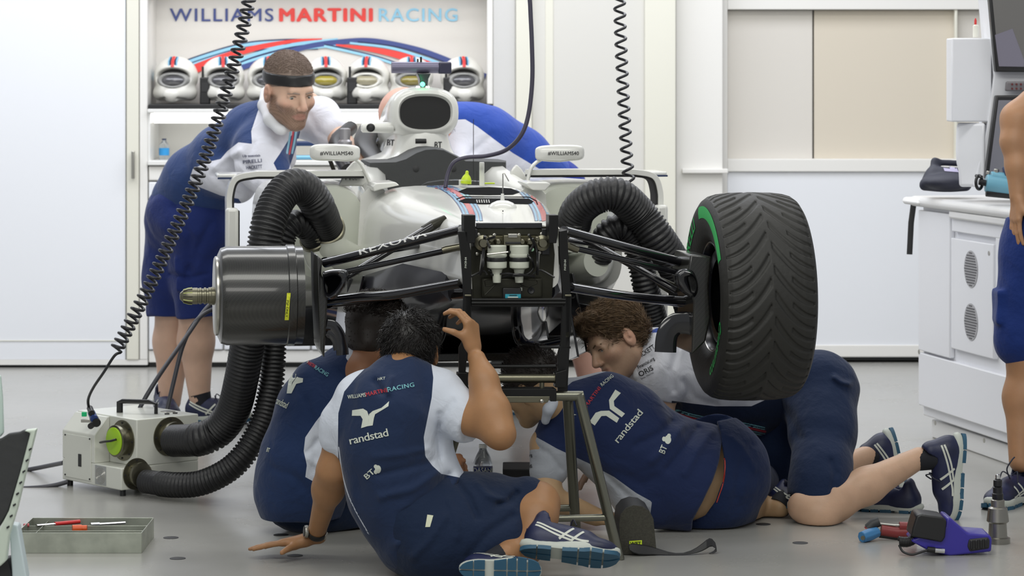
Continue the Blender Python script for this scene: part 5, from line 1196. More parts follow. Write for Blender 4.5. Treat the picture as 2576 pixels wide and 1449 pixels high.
bg = tag(sdf_obj('cloth_bag', bag, .006, mat('bag_navy', (.02, .022, .04), .6, bump=.3, bscale=20), None), 'dark navy cloth bag slumped on the back corner of the workbench', 'bag')
decal('bag_label', bvh_of(bg), poly_shape([(2370, 415), (2404, 419), (2412, 434), (2376, 431)]), mat('bag_label', (.45, .42, .6), .5), bg, maxlen=8)
vc = thing('bench_vice', 'light blue bench vice with black hand wheel on the workbench', 'vice', P(2500, 490, 11.0)); yv = 11.0; M_vb = mat('vice_blue', (.17, .42, .55), .35)
for nm, pts, r, m_, sq in (('vice_body', [(2480, 460), (2540, 468)], .034, M_vb, (1, 1)), ('jaw', [(2492, 444), (2530, 448)], .02, M_vb, (1, 1)), ('screw_shaft', [(2462, 457), (2482, 461)], .012, M_black, (1, 1)), ('base', [(2480, 484), (2545, 490)], .016, M_black, (1, 1)), ('fitting', [(2505, 445), (2507, 425)], .010, M_steel, (1, 1)), ('fitting', [(2485, 440), (2487, 430)], .008, M_steel, (1, 1)), ('side_drum', [(2525, 435), (2550, 428)], .022, M_navy, (1, 1))):
    bm = B(); add_tube(bm, [P(x, y, yv) for x, y in pts], r, 20, sq=sq); finish(nm, bm, m_, vc, bevel=.003)
bm = B(); add_tube(bm, [P(2463+8*math.cos(t), 459+17*math.sin(t), yv-.01+.02*math.cos(t)) for t in [2*math.pi*k/24 for k in range(25)]], .006, 10); add_tube(bm, [P(2455, 442, yv), P(2470, 445, yv-.03)], .006, 8); finish('hand_wheel', bm, M_black, vc)
bm = B(); add_tube(bm, [P(2300, 500, 12.0), P(2292, 560, 12.0), P(2288, 640, 12.0)], .006, 8, sq=(2, 1)); tag(finish('hanging_strap', bm, M_matte), 'narrow black strap hanging behind the left end of the workbench', 'strap')
# ------------------------------------------------------------------ things on the floor, right and middle
c = FP(2510, 1366); st = thing('socket_tool', 'upright grey metal socket tool with black stepped stem on the floor', 'socket tool', c)
k = 1/sc(c.y)
bm = B(); add_lathe(bm, [(31*k, 0), (31*k, 14*k), (24*k, 16*k), (22*k, 50*k), (28*k, 55*k), (24*k, 88*k), (17*k, 92*k), (17*k, 108*k), (14*k, 110*k)], c, seg=40); finish('socket_body', bm, mat('satin_metal', (.30, .29, .26), .32, metal=.9), st, auto=30)
bm = B(); add_lathe(bm, [(13*k, 110*k), (14*k, 112*k), (14*k, 124*k), (12*k, 126*k), (12*k, 140*k), (9*k, 142*k), (11*k, 144*k), (11*k, 158*k), (7*k, 160*k), (7*k, 162*k)], c, seg=32); finish('socket_stem', bm, M_black, st, auto=30)
bm = B(); add_lathe(bm, [(6*k, 161*k), (6*k, 172*k), (3*k, 173*k)], c, seg=20); finish('socket_tip', bm, M_chrome, st)
# blue instrument
M_pb = mat('instrument_blue', (.035, .025, .30), .35, coat=.2); iY = floorY(1398)
ins = thing('diagnostic_instrument', 'blue and black handheld instrument lying on the floor at lower right', 'instrument', P(2400, 1398, iY))
def ip(nm, pts, m_, y0, th, bev=.006, par=None): bm = B(); add_prism(bm, [P(x, y, iY+y0) for x, y in pts], (0, th, 0)); return finish(nm, bm, m_, par or ins, bevel=bev)
ip('instrument_case', [(2300, 1355), (2378, 1325), (2382, 1302), (2392, 1304), (2435, 1342), (2490, 1346), (2496, 1356), (2494, 1388), (2390, 1399), (2340, 1388), (2292, 1362)], M_pb, 0, .14)
ip('screen_hood', [(2306, 1298), (2316, 1293), (2372, 1301), (2382, 1310), (2378, 1352), (2370, 1365), (2292, 1350), (2296, 1330)], M_black, -.012, .12)
ip('grip_pad', [(2438, 1357), (2486, 1352), (2490, 1360), (2489, 1380), (2440, 1388), (2434, 1375)], M_matte, -.006, .01)
for i in range(4): ip('grip_rib', [(2441+i*12, 1360-i), (2448+i*12, 1359-i), (2448+i*12, 1382-i), (2441+i*12, 1383-i)], M_black, -.010, .008, .003)
bm = B(); add_prism(bm, [P(2440, 1343, iY+.02), P(2486, 1346, iY+.02), P(2470, 1334, iY+.13), P(2420, 1332, iY+.13)], (0, 0, .002)); finish('keypad', bm, mat('keypad_grey', (.35, .33, .45), .5, noise=.7, nscale=90), ins, bevel=0)
bm = B(); add_tube(bm, [P(2350, 1384, iY-.012), P(2376, 1386, iY-.012)], .008, 12); finish('silver_connector', bm, M_chrome, ins)
bm = B(); add_tube(bm, [P(2333, 1382, iY-.012), P(2352, 1384, iY-.012)], .009, 12); finish('plug', bm, M_black, ins)
coil_pts = []; 
for i in range(150):
    t = i/149; u = t*2*math.pi*11; cxp = 2262+44*t; cyp = 1362-10*t+6*math.sin(3*t); q = P(cxp, cyp, iY+.03); coil_pts.append(q+Vector((0, math.cos(u)*.013, math.sin(u)*.013)))
bm = B(); add_tube(bm, coil_pts, .0036, 8); add_tube(bm, catmull([P(2262, 1372, iY+.02), P(2272, 1388, iY), P(2295, 1395, iY-.01), P(2320, 1388, iY-.01), P(2336, 1383, iY-.01)], 6), .0036, 8); tag(finish('coiled_lead', bm, M_black, auto=80), 'short black coiled lead plugged into the blue instrument', 'cable')
gt = thing('torque_gun', 'red and black cordless tool lying behind the blue instrument', 'power tool', FP(2240, 1345)); gY = floorY(1362); M_rd = mat('tool_red', (.22, .03, .03), .4)
for nm, pts, r, m_, sq in (('tool_head', [(2184, 1330), (2196, 1318), (2212, 1312)], .016, M_head, (1, 1)), ('head_band', [(2180, 1334), (2190, 1326)], .013, M_rd, (1, 1)), ('guard', [(2214, 1318), (2250, 1322), (2300, 1322)], .004, M_steel, (1, 1)), ('grip', [(2216, 1334), (2255, 1340), (2305, 1340)], .018, M_rd, (1, 1)), ('grip_cover', [(2212, 1345), (2250, 1350), (2300, 1351)], .010, M_black, (1, 1)), ('grip_end', [(2262, 1324), (2300, 1326)], .015, M_rd, (1, 1))):
    bm = B(); add_tube(bm, [P(x, y, gY+.03) for x, y in pts], r, 14, sq=sq); finish(nm, bm, m_, gt)
bl = thing('blue_plug', 'light blue rounded connector lying left of the cordless tool', 'connector', FP(2185, 1363)); bm = B(); add_tube(bm, [P(2168, 1352, gY-.02), P(2185, 1346, gY), P(2208, 1338, gY+.02)], [.019, .021, .017], 8); finish('plug_shell', bm, mat('plug_light_blue', (.05, .20, .42), .4), bl, bevel=.003); bm = B(); add_lathe(bm, [(.007, 0), (.007, .003)], P(2171, 1353, gY-.038), (-.4, -1, 0), 14); finish('plug_pins', bm, M_brass, bl)
# rolled mat and strap
rY = floorY(1396); rm = thing('rolled_mat', 'dark rolled rubber mat standing on the floor beside the trestle foot', 'rolled mat', P(1610, 1396, rY)); M_mat = mat('mat_olive', (.05, .048, .036), .8, noise=.3, nscale=200)
arc = [(1545, 1296), (1549, 1272), (1562, 1256), (1582, 1249), (1604, 1252), (1622, 1264), (1632, 1284)]
bm = B(); add_prism(bm, [P(x+12, y+22, rY-.005) for x, y in arc]+[P(1652, 1392, rY-.005), P(1562, 1396, rY-.005)], (0, .004, 0)); finish('mat_face', bm, M_mat, rm, bevel=.001)
bm = B(); add_loft(bm, [[P(x+12, y+22, rY) for x, y in arc]+[P(1652, 1392, rY), P(1562, 1396, rY)], [P(x, y, rY+.10) for x, y in arc]+[P(1640, 1384, rY+.10), P(1550, 1388, rY+.10)]]); finish('mat_roll', bm, M_matte, rm, auto=40)
o = flat_shape('wet_patch', poly_shape([(1583, 1361), (1615, 1359), (1615, 1373), (1583, 1374)]), lambda q: P(q[0], q[1], rY-.0065), M_yellow, rm); flat_shape('lettering', text_shape('WET', (1585, 1371), (1613, 1370), 8, .02), lambda q: P(q[0], q[1], rY-.0075-.0002*(q[2] if len(q) > 2 else 0)), M_text, rm)
sp_ = [(1578, 1375, 0, 20), (1605, 1385, 0, 34), (1640, 1388, .02, 30), (1680, 1395, .02, 10), (1720, 1398, .02, 6), (1755, 1385, .03, 14), (1780, 1368, .03, 26), (1790, 1360, .06, 20), (1812, 1385, .05, 10), (1780, 1396, .04, 4)]
bm = B(); rws = []
for x, y, dy, hh in sp_: yy = floorY(1400)+dy; p = P(x, y, yy); h_ = hh/sc(yy)/2; rws.append([Vector((p.x, p.y-.006, max(p.z-h_, .001))), Vector((p.x, p.y+.006, p.z+h_)), Vector((p.x, p.y+.01, p.z+h_)), Vector((p.x, p.y-.002, max(p.z-h_, .001)))])
add_loft(bm, rws); tag(finish('webbing_strap', bm, M_matte, auto=30, sub=1), 'black webbing strap curled on the floor right of the trestle foot', 'strap')
q = FP(1310, 1228); tr_ = tag(box_obj('black_tray', (q.x, q.y+.08, .035), (.13, .2, .07), M_matte, None, .004), 'shallow black tray on the floor behind the bottle', 'tray')
# ------------------------------------------------------------------ people: shared builders
M_hd = mat('hair_dark_brown', (.018, .012, .009), .5)
def skin_mat(name, col, dark=.12):
    m = mat(name, col, .48, bump=.12, bscale=160, bdist=.002, noise=dark, nscale=14, sub=.12, spec=.4); return m
def basis(f, u):
    f, u = Vector(f).normalized(), Vector(u); u = (u-f*u.dot(f)).normalized(); x = f.cross(u); return Matrix((x, f, u)).transposed()
class Head:
    """origin between the eyes' level and the skull centre; local x = the person's right-hand side seen from behind, y = face, z = up"""
    def __init__(s, c, f, u, k=1.): s.c, s.R, s.k = Vector(c), basis(f, u), k; s.Rn = np.array(s.R)
    def w(s, x, y, z): return s.c+s.R @ (Vector((x, y, z))*s.k)
    def d(s, x, y, z): return s.R @ Vector((x, y, z))
    def ell(s, c, r): return ell(s.w(*c), [q*s.k for q in r], s.Rn)
    def cone(s, a, b, ra, rb=None): return cone(s.w(*a), s.w(*b), ra*s.k, (rb if rb else ra)*s.k)
    def build(s, S, neck=None, rn=.055, face=True, mouth=0.):
        S.pts += [(tuple(s.c), .14*s.k)]
        S.add(s.ell((0, -.014, .034), (.074, .096, .086)), .02).add(s.ell((0, .018, -.028), (.062, .073, .088)), .03)
        for e in (-1, 1):
            S.add(s.cone((e*.045, .0, -.058), (e*.012, .064, -.096), .024, .019), .03); S.add(s.ell((e*.040, .056, -.026), (.025, .024, .022)), .025)
            S.add(s.ell((e*.078, -.008, -.008), (.009, .021, .033)), .006); S.sub(s.ell((e*.088, -.001, -.003), (.008, .0115, .019)), .004); S.add(s.ell((e*.082, -.010, -.004), (.005, .006, .010)), .003)
        S.add(s.ell((0, .066, -.1), (.024, .020, .017)), .02)
        if face:
            S.add(s.cone((-.034, .080, .021), (.034, .080, .021), .011), .018)
            for e in (-1, 1): S.sub(s.ell((e*.031, .098, .001), (.018, .014, .011)), .014)
            for e in (-1, 1): S.add(s.cone((e*.017, .0805, .0075), (e*.044, .0755, .0045), .0062, .0055), .004); S.add(s.cone((e*.018, .079, -.0095), (e*.043, .074, -.0075), .0048, .004), .004)
            S.add(s.cone((0, .086, .010), (0, .108, -.030), .0085, .0125), .012); S.add(s.ell((-.012, .098, -.036), (.0085, .010, .008)), .006); S.add(s.ell((.012, .098, -.036), (.0085, .010, .008)), .006)
            for e in (-1, 1): S.sub(s.ell((e*.008, .106, -.045), (.0035, .005, .004)), .003)
            S.add(s.cone((-.016, .084, -.0585), (.016, .084, -.0585), .0075), .008); S.add(s.cone((-.014, .083, -.0725), (.014, .083, -.0725), .0085), .008)
            S.sub(s.cone((-.022, .093, -.065), (.022, .093, -.065), .0022+mouth), .004)
        if neck is not None: S.cone(s.w(0, -.025, -.05), neck, rn*s.k, rn*1.08, k=.025)
        return s
    def eyes(s, par, look=(0, 1, 0), iris=(.10, .07, .04)):
        for e in (-1, 1):
            c = s.w(e*.031, .0700, -.001); bm = B(); d = s.d(*Vector(look).normalized()); r = .0125*s.k
            prof = [(r*math.sin(t), -r*math.cos(t), 0 if t < 2.55 else (1 if t < 2.86 else 2)) for t in np.linspace(0.01, 3.13, 22)]
            add_lathe(bm, prof, c, d, 20, caps=False); finish('eye', bm, [mat('eye_white', (.55, .52, .48), .2, coat=.6), mat('iris', iris, .15, coat=.6), mat('pupil', (.004, .004, .004), .1, coat=.6)], par)
def face_attrs(hd, beard=0.):
    def loc_(p): return ((p-_v(hd.c))@hd.Rn)/hd.k
    def lips(p): q = loc_(p); d = np.sqrt((q[:, 0]/2.1)**2+((q[:, 2]+.0655)/.95)**2+(np.minimum(q[:, 1]-.07, 0))**2*4); return np.clip((.0135-d)/.003, 0, 1)*.38
    def flush(p): q = loc_(p); d = np.minimum(np.sqrt(((np.abs(q[:, 0])-.048)/1)**2+((q[:, 2]+.03))**2), np.sqrt(q[:, 0]**2+(q[:, 2]+.034)**2+(q[:, 1]-.11)**2)); e = np.sqrt(((np.abs(q[:, 0])-.08)*2)**2+(q[:, 2]+.008)**2+(q[:, 1]+.008)**2); return np.clip(np.maximum((.03-d)/.03, (.045-e)/.03), 0, 1)*.35
    def beard_(p):
        q = loc_(p); jaw = np.clip((-.040-q[:, 2]-.9*np.clip(.035-np.abs(q[:, 0]), 0, 1)+.25*np.clip(.02-q[:, 1], 0, .03)+.020)/.016, 0, 1); side = np.clip((np.abs(q[:, 0])-.050)/.01, 0, 1)*np.clip((.0-q[:, 2])/.01, 0, 1)*np.clip((.045-q[:, 1])/.02, 0, 1); mou = np.clip(1-np.abs(q[:, 2]+.051)/.0065, 0, 1)*np.clip((.030-np.abs(q[:, 0]))/.006, 0, 1)
        chin = np.clip((-.082-q[:, 2])/.006, 0, 1)*np.clip((.045-np.abs(q[:, 0]))/.01, 0, 1); m = np.maximum.reduce([jaw, side*.9, mou, chin])*np.clip((q[:, 1]+.015)/.02, 0, 1)*np.clip((q[:, 2]+.135)/.02, 0, 1)
        return m*(1-lips(p))*beard*(.8+.2*np.sin(q[:, 0]*1100)*np.sin(q[:, 2]*1000))
    a = {'lips': lips, 'flush': flush}
    if beard: a['beard'] = beard_
    return a
def lashes(hd, par):
    for e in (-1, 1):
        bm = B(); add_tube(bm, catmull([hd.w(e*.0185, .0835, .0015), hd.w(e*.026, .0855, .0045), hd.w(e*.035, .0838, .0042), hd.w(e*.0445, .076, .0)], 4), .0011*hd.k, 6); finish('eyelash', bm, mat('lash_dark', (.02, .012, .01), .6), par)
def strands(o, Sdf_fn, n, length, flow, thick=.0011, seed=1, jit=.35, lift=.35, where=None):
    """adds tapering strands of hair to a hair cap"""
    rng = np.random.default_rng(seed); me = o.data; V = np.zeros(len(me.vertices)*3, np.float32); me.vertices.foreach_get('co', V); V = V.reshape(-1, 3)
    Nn = np.zeros(len(me.vertices)*3, np.float32); me.vertices.foreach_get('normal', Nn); Nn = Nn.reshape(-1, 3)
    ok = np.arange(len(V)) if where is None else np.nonzero(where(V))[0]
    idx = rng.choice(ok, n); P0 = V[idx]; N0 = Nn[idx]; fl = np.array([tuple(flow)])*1. if not callable(flow) else flow(P0)
    fl = fl-(fl*N0).sum(1, keepdims=True)*N0; fl /= np.linalg.norm(fl, axis=1, keepdims=True)+1e-6
    d = fl+N0*lift+rng.normal(0, jit, (n, 3)); d /= np.linalg.norm(d, axis=1, keepdims=True); Ln = length*rng.uniform(.6, 1.25, (n, 1))
    P1 = P0+d*Ln*.5; d2 = d-N0*lift*.9+rng.normal(0, jit*.5, (n, 3)); d2 /= np.linalg.norm(d2, axis=1, keepdims=True); P2 = P1+d2*Ln*.5; P0 = P0-N0*.003
    sd = np.cross(d, rng.normal(0, 1, (n, 3))); sd /= np.linalg.norm(sd, axis=1, keepdims=True); s2 = np.cross(d, sd)
    vs = []; 
    for Pp, th in ((P0, thick), (P1, thick*.85)):
        for a in (0, 2.094, 4.188): vs.append(Pp+(sd*math.cos(a)+s2*math.sin(a))*th)
    vs.append(P2); A = np.stack(vs, 1).reshape(-1, 3); b0 = np.arange(n)[:, None]*7
    F = []
    for i in range(3): j = (i+1) % 3; F += [[i, j, j+3], [i, j+3, i+3], [i+3, j+3, 6]]
    F = (b0[:, :, None]+np.array(F)[None]).reshape(-1, 3)
    m2 = bpy.data.meshes.new('s'); m2.from_pydata(A.tolist(), [], F.tolist()); bm = bmesh.new(); bm.from_mesh(me); bm.from_mesh(m2); bm.to_mesh(me); bm.free(); bpy.data.meshes.remove(m2)
    me.polygons.foreach_set('use_smooth', [True]*len(me.polygons))
def hand(S, wr, d, palm, thumb, curl=(.3, .3, .3, .3), tcurl=.3, spread=.10, k=1., flat=False, tdir=None):
    """wr wrist, d towards the fingers, palm the way the palm faces, thumb the side of the thumb"""
    wr, d = Vector(wr), Vector(d).normalized(); palm = Vector(palm); palm = (palm-d*palm.dot(d)).normalized(); th = d.cross(palm); th = th if th.dot(Vector(thumb)) > 0 else -th
    lens = ((.043, .027, .021), (.047, .031, .023), (.044, .029, .022), (.035, .022, .019)); lat = (.030, .0105, -.0095, -.028); kn = (.088, .092, .087, .078)
    S.add(cone(wr-d*.02*k, wr+d*.015*k, .024*k, .022*k, palm, 1.35), .015); S.pts.append((tuple(wr), .2))
    for i in range(4):
        q = wr+(d*kn[i]+th*lat[i])*k; S.add(cone(wr+(d*.015+th*lat[i]*.45)*k, q, .0165*k, .0118*k), .012)
        a = 0.; p = q; dd = d; sp = spread*(1.5-i)/1.5
        base = (d+th*sp).normalized()
        for j, L_ in enumerate(lens[i]):
            a += curl[i]*(1., 1.1, .7)[j]; dd = base*math.cos(a)+palm*math.sin(a); p2 = p+dd*L_*k; S.add(cone(p, p2, (.0092, .0083, .0075)[j]*k, (.0083, .0075, .0062)[j]*k), .003); p = p2
    S.add(cone(wr+(d*.02+th*.020+palm*.004)*k, wr+(d*.055+th*.036+palm*.012)*k, .017*k, .0135*k), .012)
    t0 = wr+(d*.048+th*.036+palm*.012)*k; td = Vector(tdir).normalized() if tdir is not None else (d*.75+th*.62+palm*.25).normalized()
    t1 = t0+td*.036*k; td2 = (td+palm*tcurl-th*tcurl*.4).normalized(); t2 = t1+td2*.030*k; S.add(cone(t0, t1, .0125*k, .0098*k), .006); S.add(cone(t1, t2, .0098*k, .0078*k), .003)
def wave(S, amp=.0022, f=1., seed=0):
    """soft irregular drape of the cloth"""
    rng = np.random.default_rng(seed); K = rng.normal(0, 1, (5, 3))*np.array([26, 26, 30])*f; ph = rng.uniform(0, 6, 5)
    old = S.__call__
    S._w = (K.astype(np.float32), ph, amp)
def shirt_fn(S):
    K, ph, amp = S._w
    class Q: pass
    q = Q(); q.bounds = S.bounds
    def call(p):
        d = S(p); p = np.asarray(p, np.float32)
        for i in range(len(K)): d = d-amp*np.sin(p@K[i]+ph[i]+1.5*np.sin(p@K[(i+1) % len(K)]*.5))*.5
        return d
    return call
class Wrap:
    def __init__(s, S, amp, f=1., seed=0): s.S = S; rng = np.random.default_rng(seed); s.K = (rng.normal(0, 1, (5, 3))*22*f).astype(np.float32); s.ph = rng.uniform(0, 6, 5); s.amp = amp
    def bounds(s, pad=.03): return s.S.bounds(pad)
    def __call__(s, p):
        d = s.S(p); p = np.asarray(p, np.float32); m = np.abs(d) < .05
        if m.any():
            q = p[m]; e = np.zeros(len(q), np.float32)
            for i in range(5): e += np.sin(q@s.K[i]+s.ph[i]+1.6*np.sin(q@s.K[(i+1) % 5]*.5)).astype(np.float32)
            d = d.copy(); d[m] -= s.amp*e*.5
        return d
# ---- running shoe: local x = toe, y = across, z = up; sole bottom at z = 0
M_shoe = mat('shoe_navy', (.012, .018, .07), .45, bump=.3, bscale=350, bdist=.001, noise=.5, nscale=12); M_sole = mat('shoe_sole_pale', (.50, .53, .48), .5); M_outs = mat('shoe_outsole_teal', (.018, .085, .15), .55); M_stripe = mat('shoe_stripe', (.60, .62, .55), .4); M_lace = mat('shoe_lace', (.012, .014, .03), .6); M_sock = mat('black_sock', (.008, .009, .014), .8)
M_shoeblue = mat('shoe_blue', (.02, .07, .30), .4)
def outline(n=40, k=1.):
    pts = []
    for i in range(n):
        t = 2*math.pi*i/n; x = math.cos(t); y = math.sin(t)
        X = .145*x; hw = .040+.012*(x*.5+.5)-.010*math.exp(-((x+.15)/.35)**2); Y_ = hw*math.copysign(abs(y)**.75, y)+(.006 if x > .3 else 0); pts.append((X*k, Y_*k))
    return pts
def make_shoe(par, c, fwd, up, k=1., side=1, main=None, outs=None, dark=None, name='shoe', sock=True, leg=None):
    """side: on which side (+y / -y) the decorative stripes are drawn"""
    R = basis(fwd, up); R = Matrix((R.col[1], -R.col[0], R.col[2])).transposed(); c = Vector(c)
    def w(x, y, z): return c+R @ (Vector((x, y, z))*k)
    Rn = np.array(R); s = SDF(); s.pts = [(tuple(c), .20*k)]
    def E(p, r): return ell(w(*p), [q*k for q in r], Rn)
    s.add(E((-.085, 0, .048), (.052, .036, .052)), .01).add(E((-.02, 0, .046), (.085, .036, .045)), .03).add(E((.075, .003, .034), (.068, .045, .034)), .03)
    s.add(cone(w(-.09, 0, .06), w(-.080, 0, .108), .036*k, .034*k), .02).add(cone(w(-.04, 0, .065), w(.04, 0, .060), .030*k, .026*k), .03)
    s.sub(cone(w(-.062, 0, .095), w(-.050, 0, .165), .027*k, .036*k), .008); s.inter(plane(w(0, 0, .018), R @ Vector((0, 0, -1))), .004)
    up_ = sdf_obj(name, s, .005*k, main or M_shoe, par)
    bm = B(); o = outline(44)
    def rg(z, g, dz=0): return [w(x*g, y*g, z+(.012*max(0, (x-.09)/.055)**2)+(.006*max(0, (-x-.11)/.04))) for x, y in o]
    add_loft(bm, [rg(.008, .96), rg(.012, 1.0), rg(.020, 1.03), rg(.030, 1.01), rg(.034, .95)]); finish('midsole', bm, M_sole, up_, auto=60)
    for x0, x1 in ((-.146, -.098), (-.094, -.055), (-.022, .022), (.027, .058), (.063, .095), (.10, .147)):
        bm = B(); sel = [(max(x0, min(x1, x)), y) for x, y in o]; q = [(x, y) for i, (x, y) in enumerate(sel)]
        for sg in (-1, 1):
            pts = []; xs = np.linspace(x0, x1, 6)
            for X in xs:
                hw = max(abs(y) for x, y in o if abs(x-X) < .014) if any(abs(x-X) < .014 for x, y in o) else .02
                hw = np.interp(X, sorted([x for x, y in o if y >= 0]), [y for x, y in sorted([(x, y) for x, y in o if y >= 0])])
                pts.append((X, max(hw*1.0, .006)))
            poly = [w(x, sg*y, .0+.012*max(0, (x-.09)/.055)**2) for x, y in pts]+[w(x, sg*.0035, .0+.012*max(0, (x-.09)/.055)**2) for x, y in pts[::-1]]
            add_prism(bm, poly, R @ Vector((0, 0, .013*k)))
        finish('outsole_pad', bm, outs or M_outs, up_, auto=30)
    b = bvh_of(up_)
    for sg in ((side,) if side else (-1, 1)):
        for st, wd in (([(-.105, .085), (-.05, .062), (.02, .040), (.052, .036)], .006), ([(-.108, .076), (-.05, .050), (.0, .036)], .006), ([(-.035, .036), (.005, .078)], .007), ([(.0, .034), (.035, .070)], .007)):
            bm = B(); L_ = []
            P_ = [Vector((x, 0, z)) for x, z in st]; P_ = catmull(P_, 6) if len(P_) > 2 else [P_[0].lerp(P_[1], i/6) for i in range(7)]
            for i, p in enumerate(P_):
                dd = (P_[min(i+1, len(P_)-1)]-P_[max(i-1, 0)]).normalized(); nn = Vector((-dd.z, 0, dd.x)); rw_ = []
                for e in (-.5, .5):
                    q = p+nn*wd*e; h_ = b.ray_cast(w(q.x, sg*.12, q.z), R @ Vector((0, -sg, 0)), .13*k)
                    rw_.append(h_[0]+(R @ Vector((0, sg, 0)))*.0015 if h_[0] is not None else None)
                if None not in rw_: L_.append([bm.verts.new(v) for v in rw_])
            for a_, b_ in zip(L_[:-1], L_[1:]): bm.faces.new([a_[0], a_[1], b_[1], b_[0]])
            if bm.faces: me = bpy.data.meshes.new('side_stripe'); bm.to_mesh(me); bm.free(); me.materials.append(M_stripe); link('side_stripe', me, up_)
            else: bm.free()
    bm = B()
    for i in range(5):
        x = -.005+i*.017; z = .092-.0085*i; add_tube(bm, [w(x, -.024, z-.012), w(x+.004, 0, z), w(x+.006, .024, z-.012)], .0028*k, 6); 
    add_tube(bm, catmull([w(-.008, 0, .095), w(-.012, .02, .112), w(.002, .03, .10), w(.01, .035, .08)], 5), .0022*k, 6); add_tube(bm, catmull([w(-.008, 0, .095), w(.0, -.025, .110), w(.012, -.03, .09)], 5), .0022*k, 6)
    finish('lace', bm, M_lace, up_)
    return up_, w
def sock(par, a, b, r0, r1, m=None):
    bm = B(); add_tube(bm, [a, Vector(a).lerp(b, .5), b], [r0, (r0+r1)/2, r1], 20); return finish('sock', bm, m or M_sock, par)
Cnavy = (.010, .023, .066); Cnavyd = (.008, .018, .048); Cwhite = (.60, .64, .72); Cred = (.42, .03, .05); Cteal = (.20, .50, .55); Croyal = (.03, .07, .32)
def maxf(*fs): return lambda p: np.maximum.reduce([f(p) for f in fs])
def short_mat(name, col): return mat(name, col, .8, bump=.5, bscale=16, bdist=.02, spec=.2, sheen=.1)
def lerp(a, b, t): return Vector(a).lerp(Vector(b), t)
def randstad(bv, par, p0, p1, h, bold=.012): return decal('lettering', bv, text_shape('randstad', p0, p1, h, bold, .95), M_wtext, par)
def globe(bv, par, c, r, ang=0):
    for a, rr, sx in ((0, r, .75), (2.3, r*.55, .8), (4.0, r*.5, .9)):
        cx = c[0]+(0 if rr == r else math.cos(a+ang)*r*.9); cy = c[1]+(0 if rr == r else math.sin(a+ang)*r*.9)
        decal('emblem', bv, poly_shape([(cx+rr*sx*math.cos(t), cy+rr*math.sin(t)) for t in np.linspace(0, 6.28, 18)[:-1]]), M_wtext, par, maxlen=8)
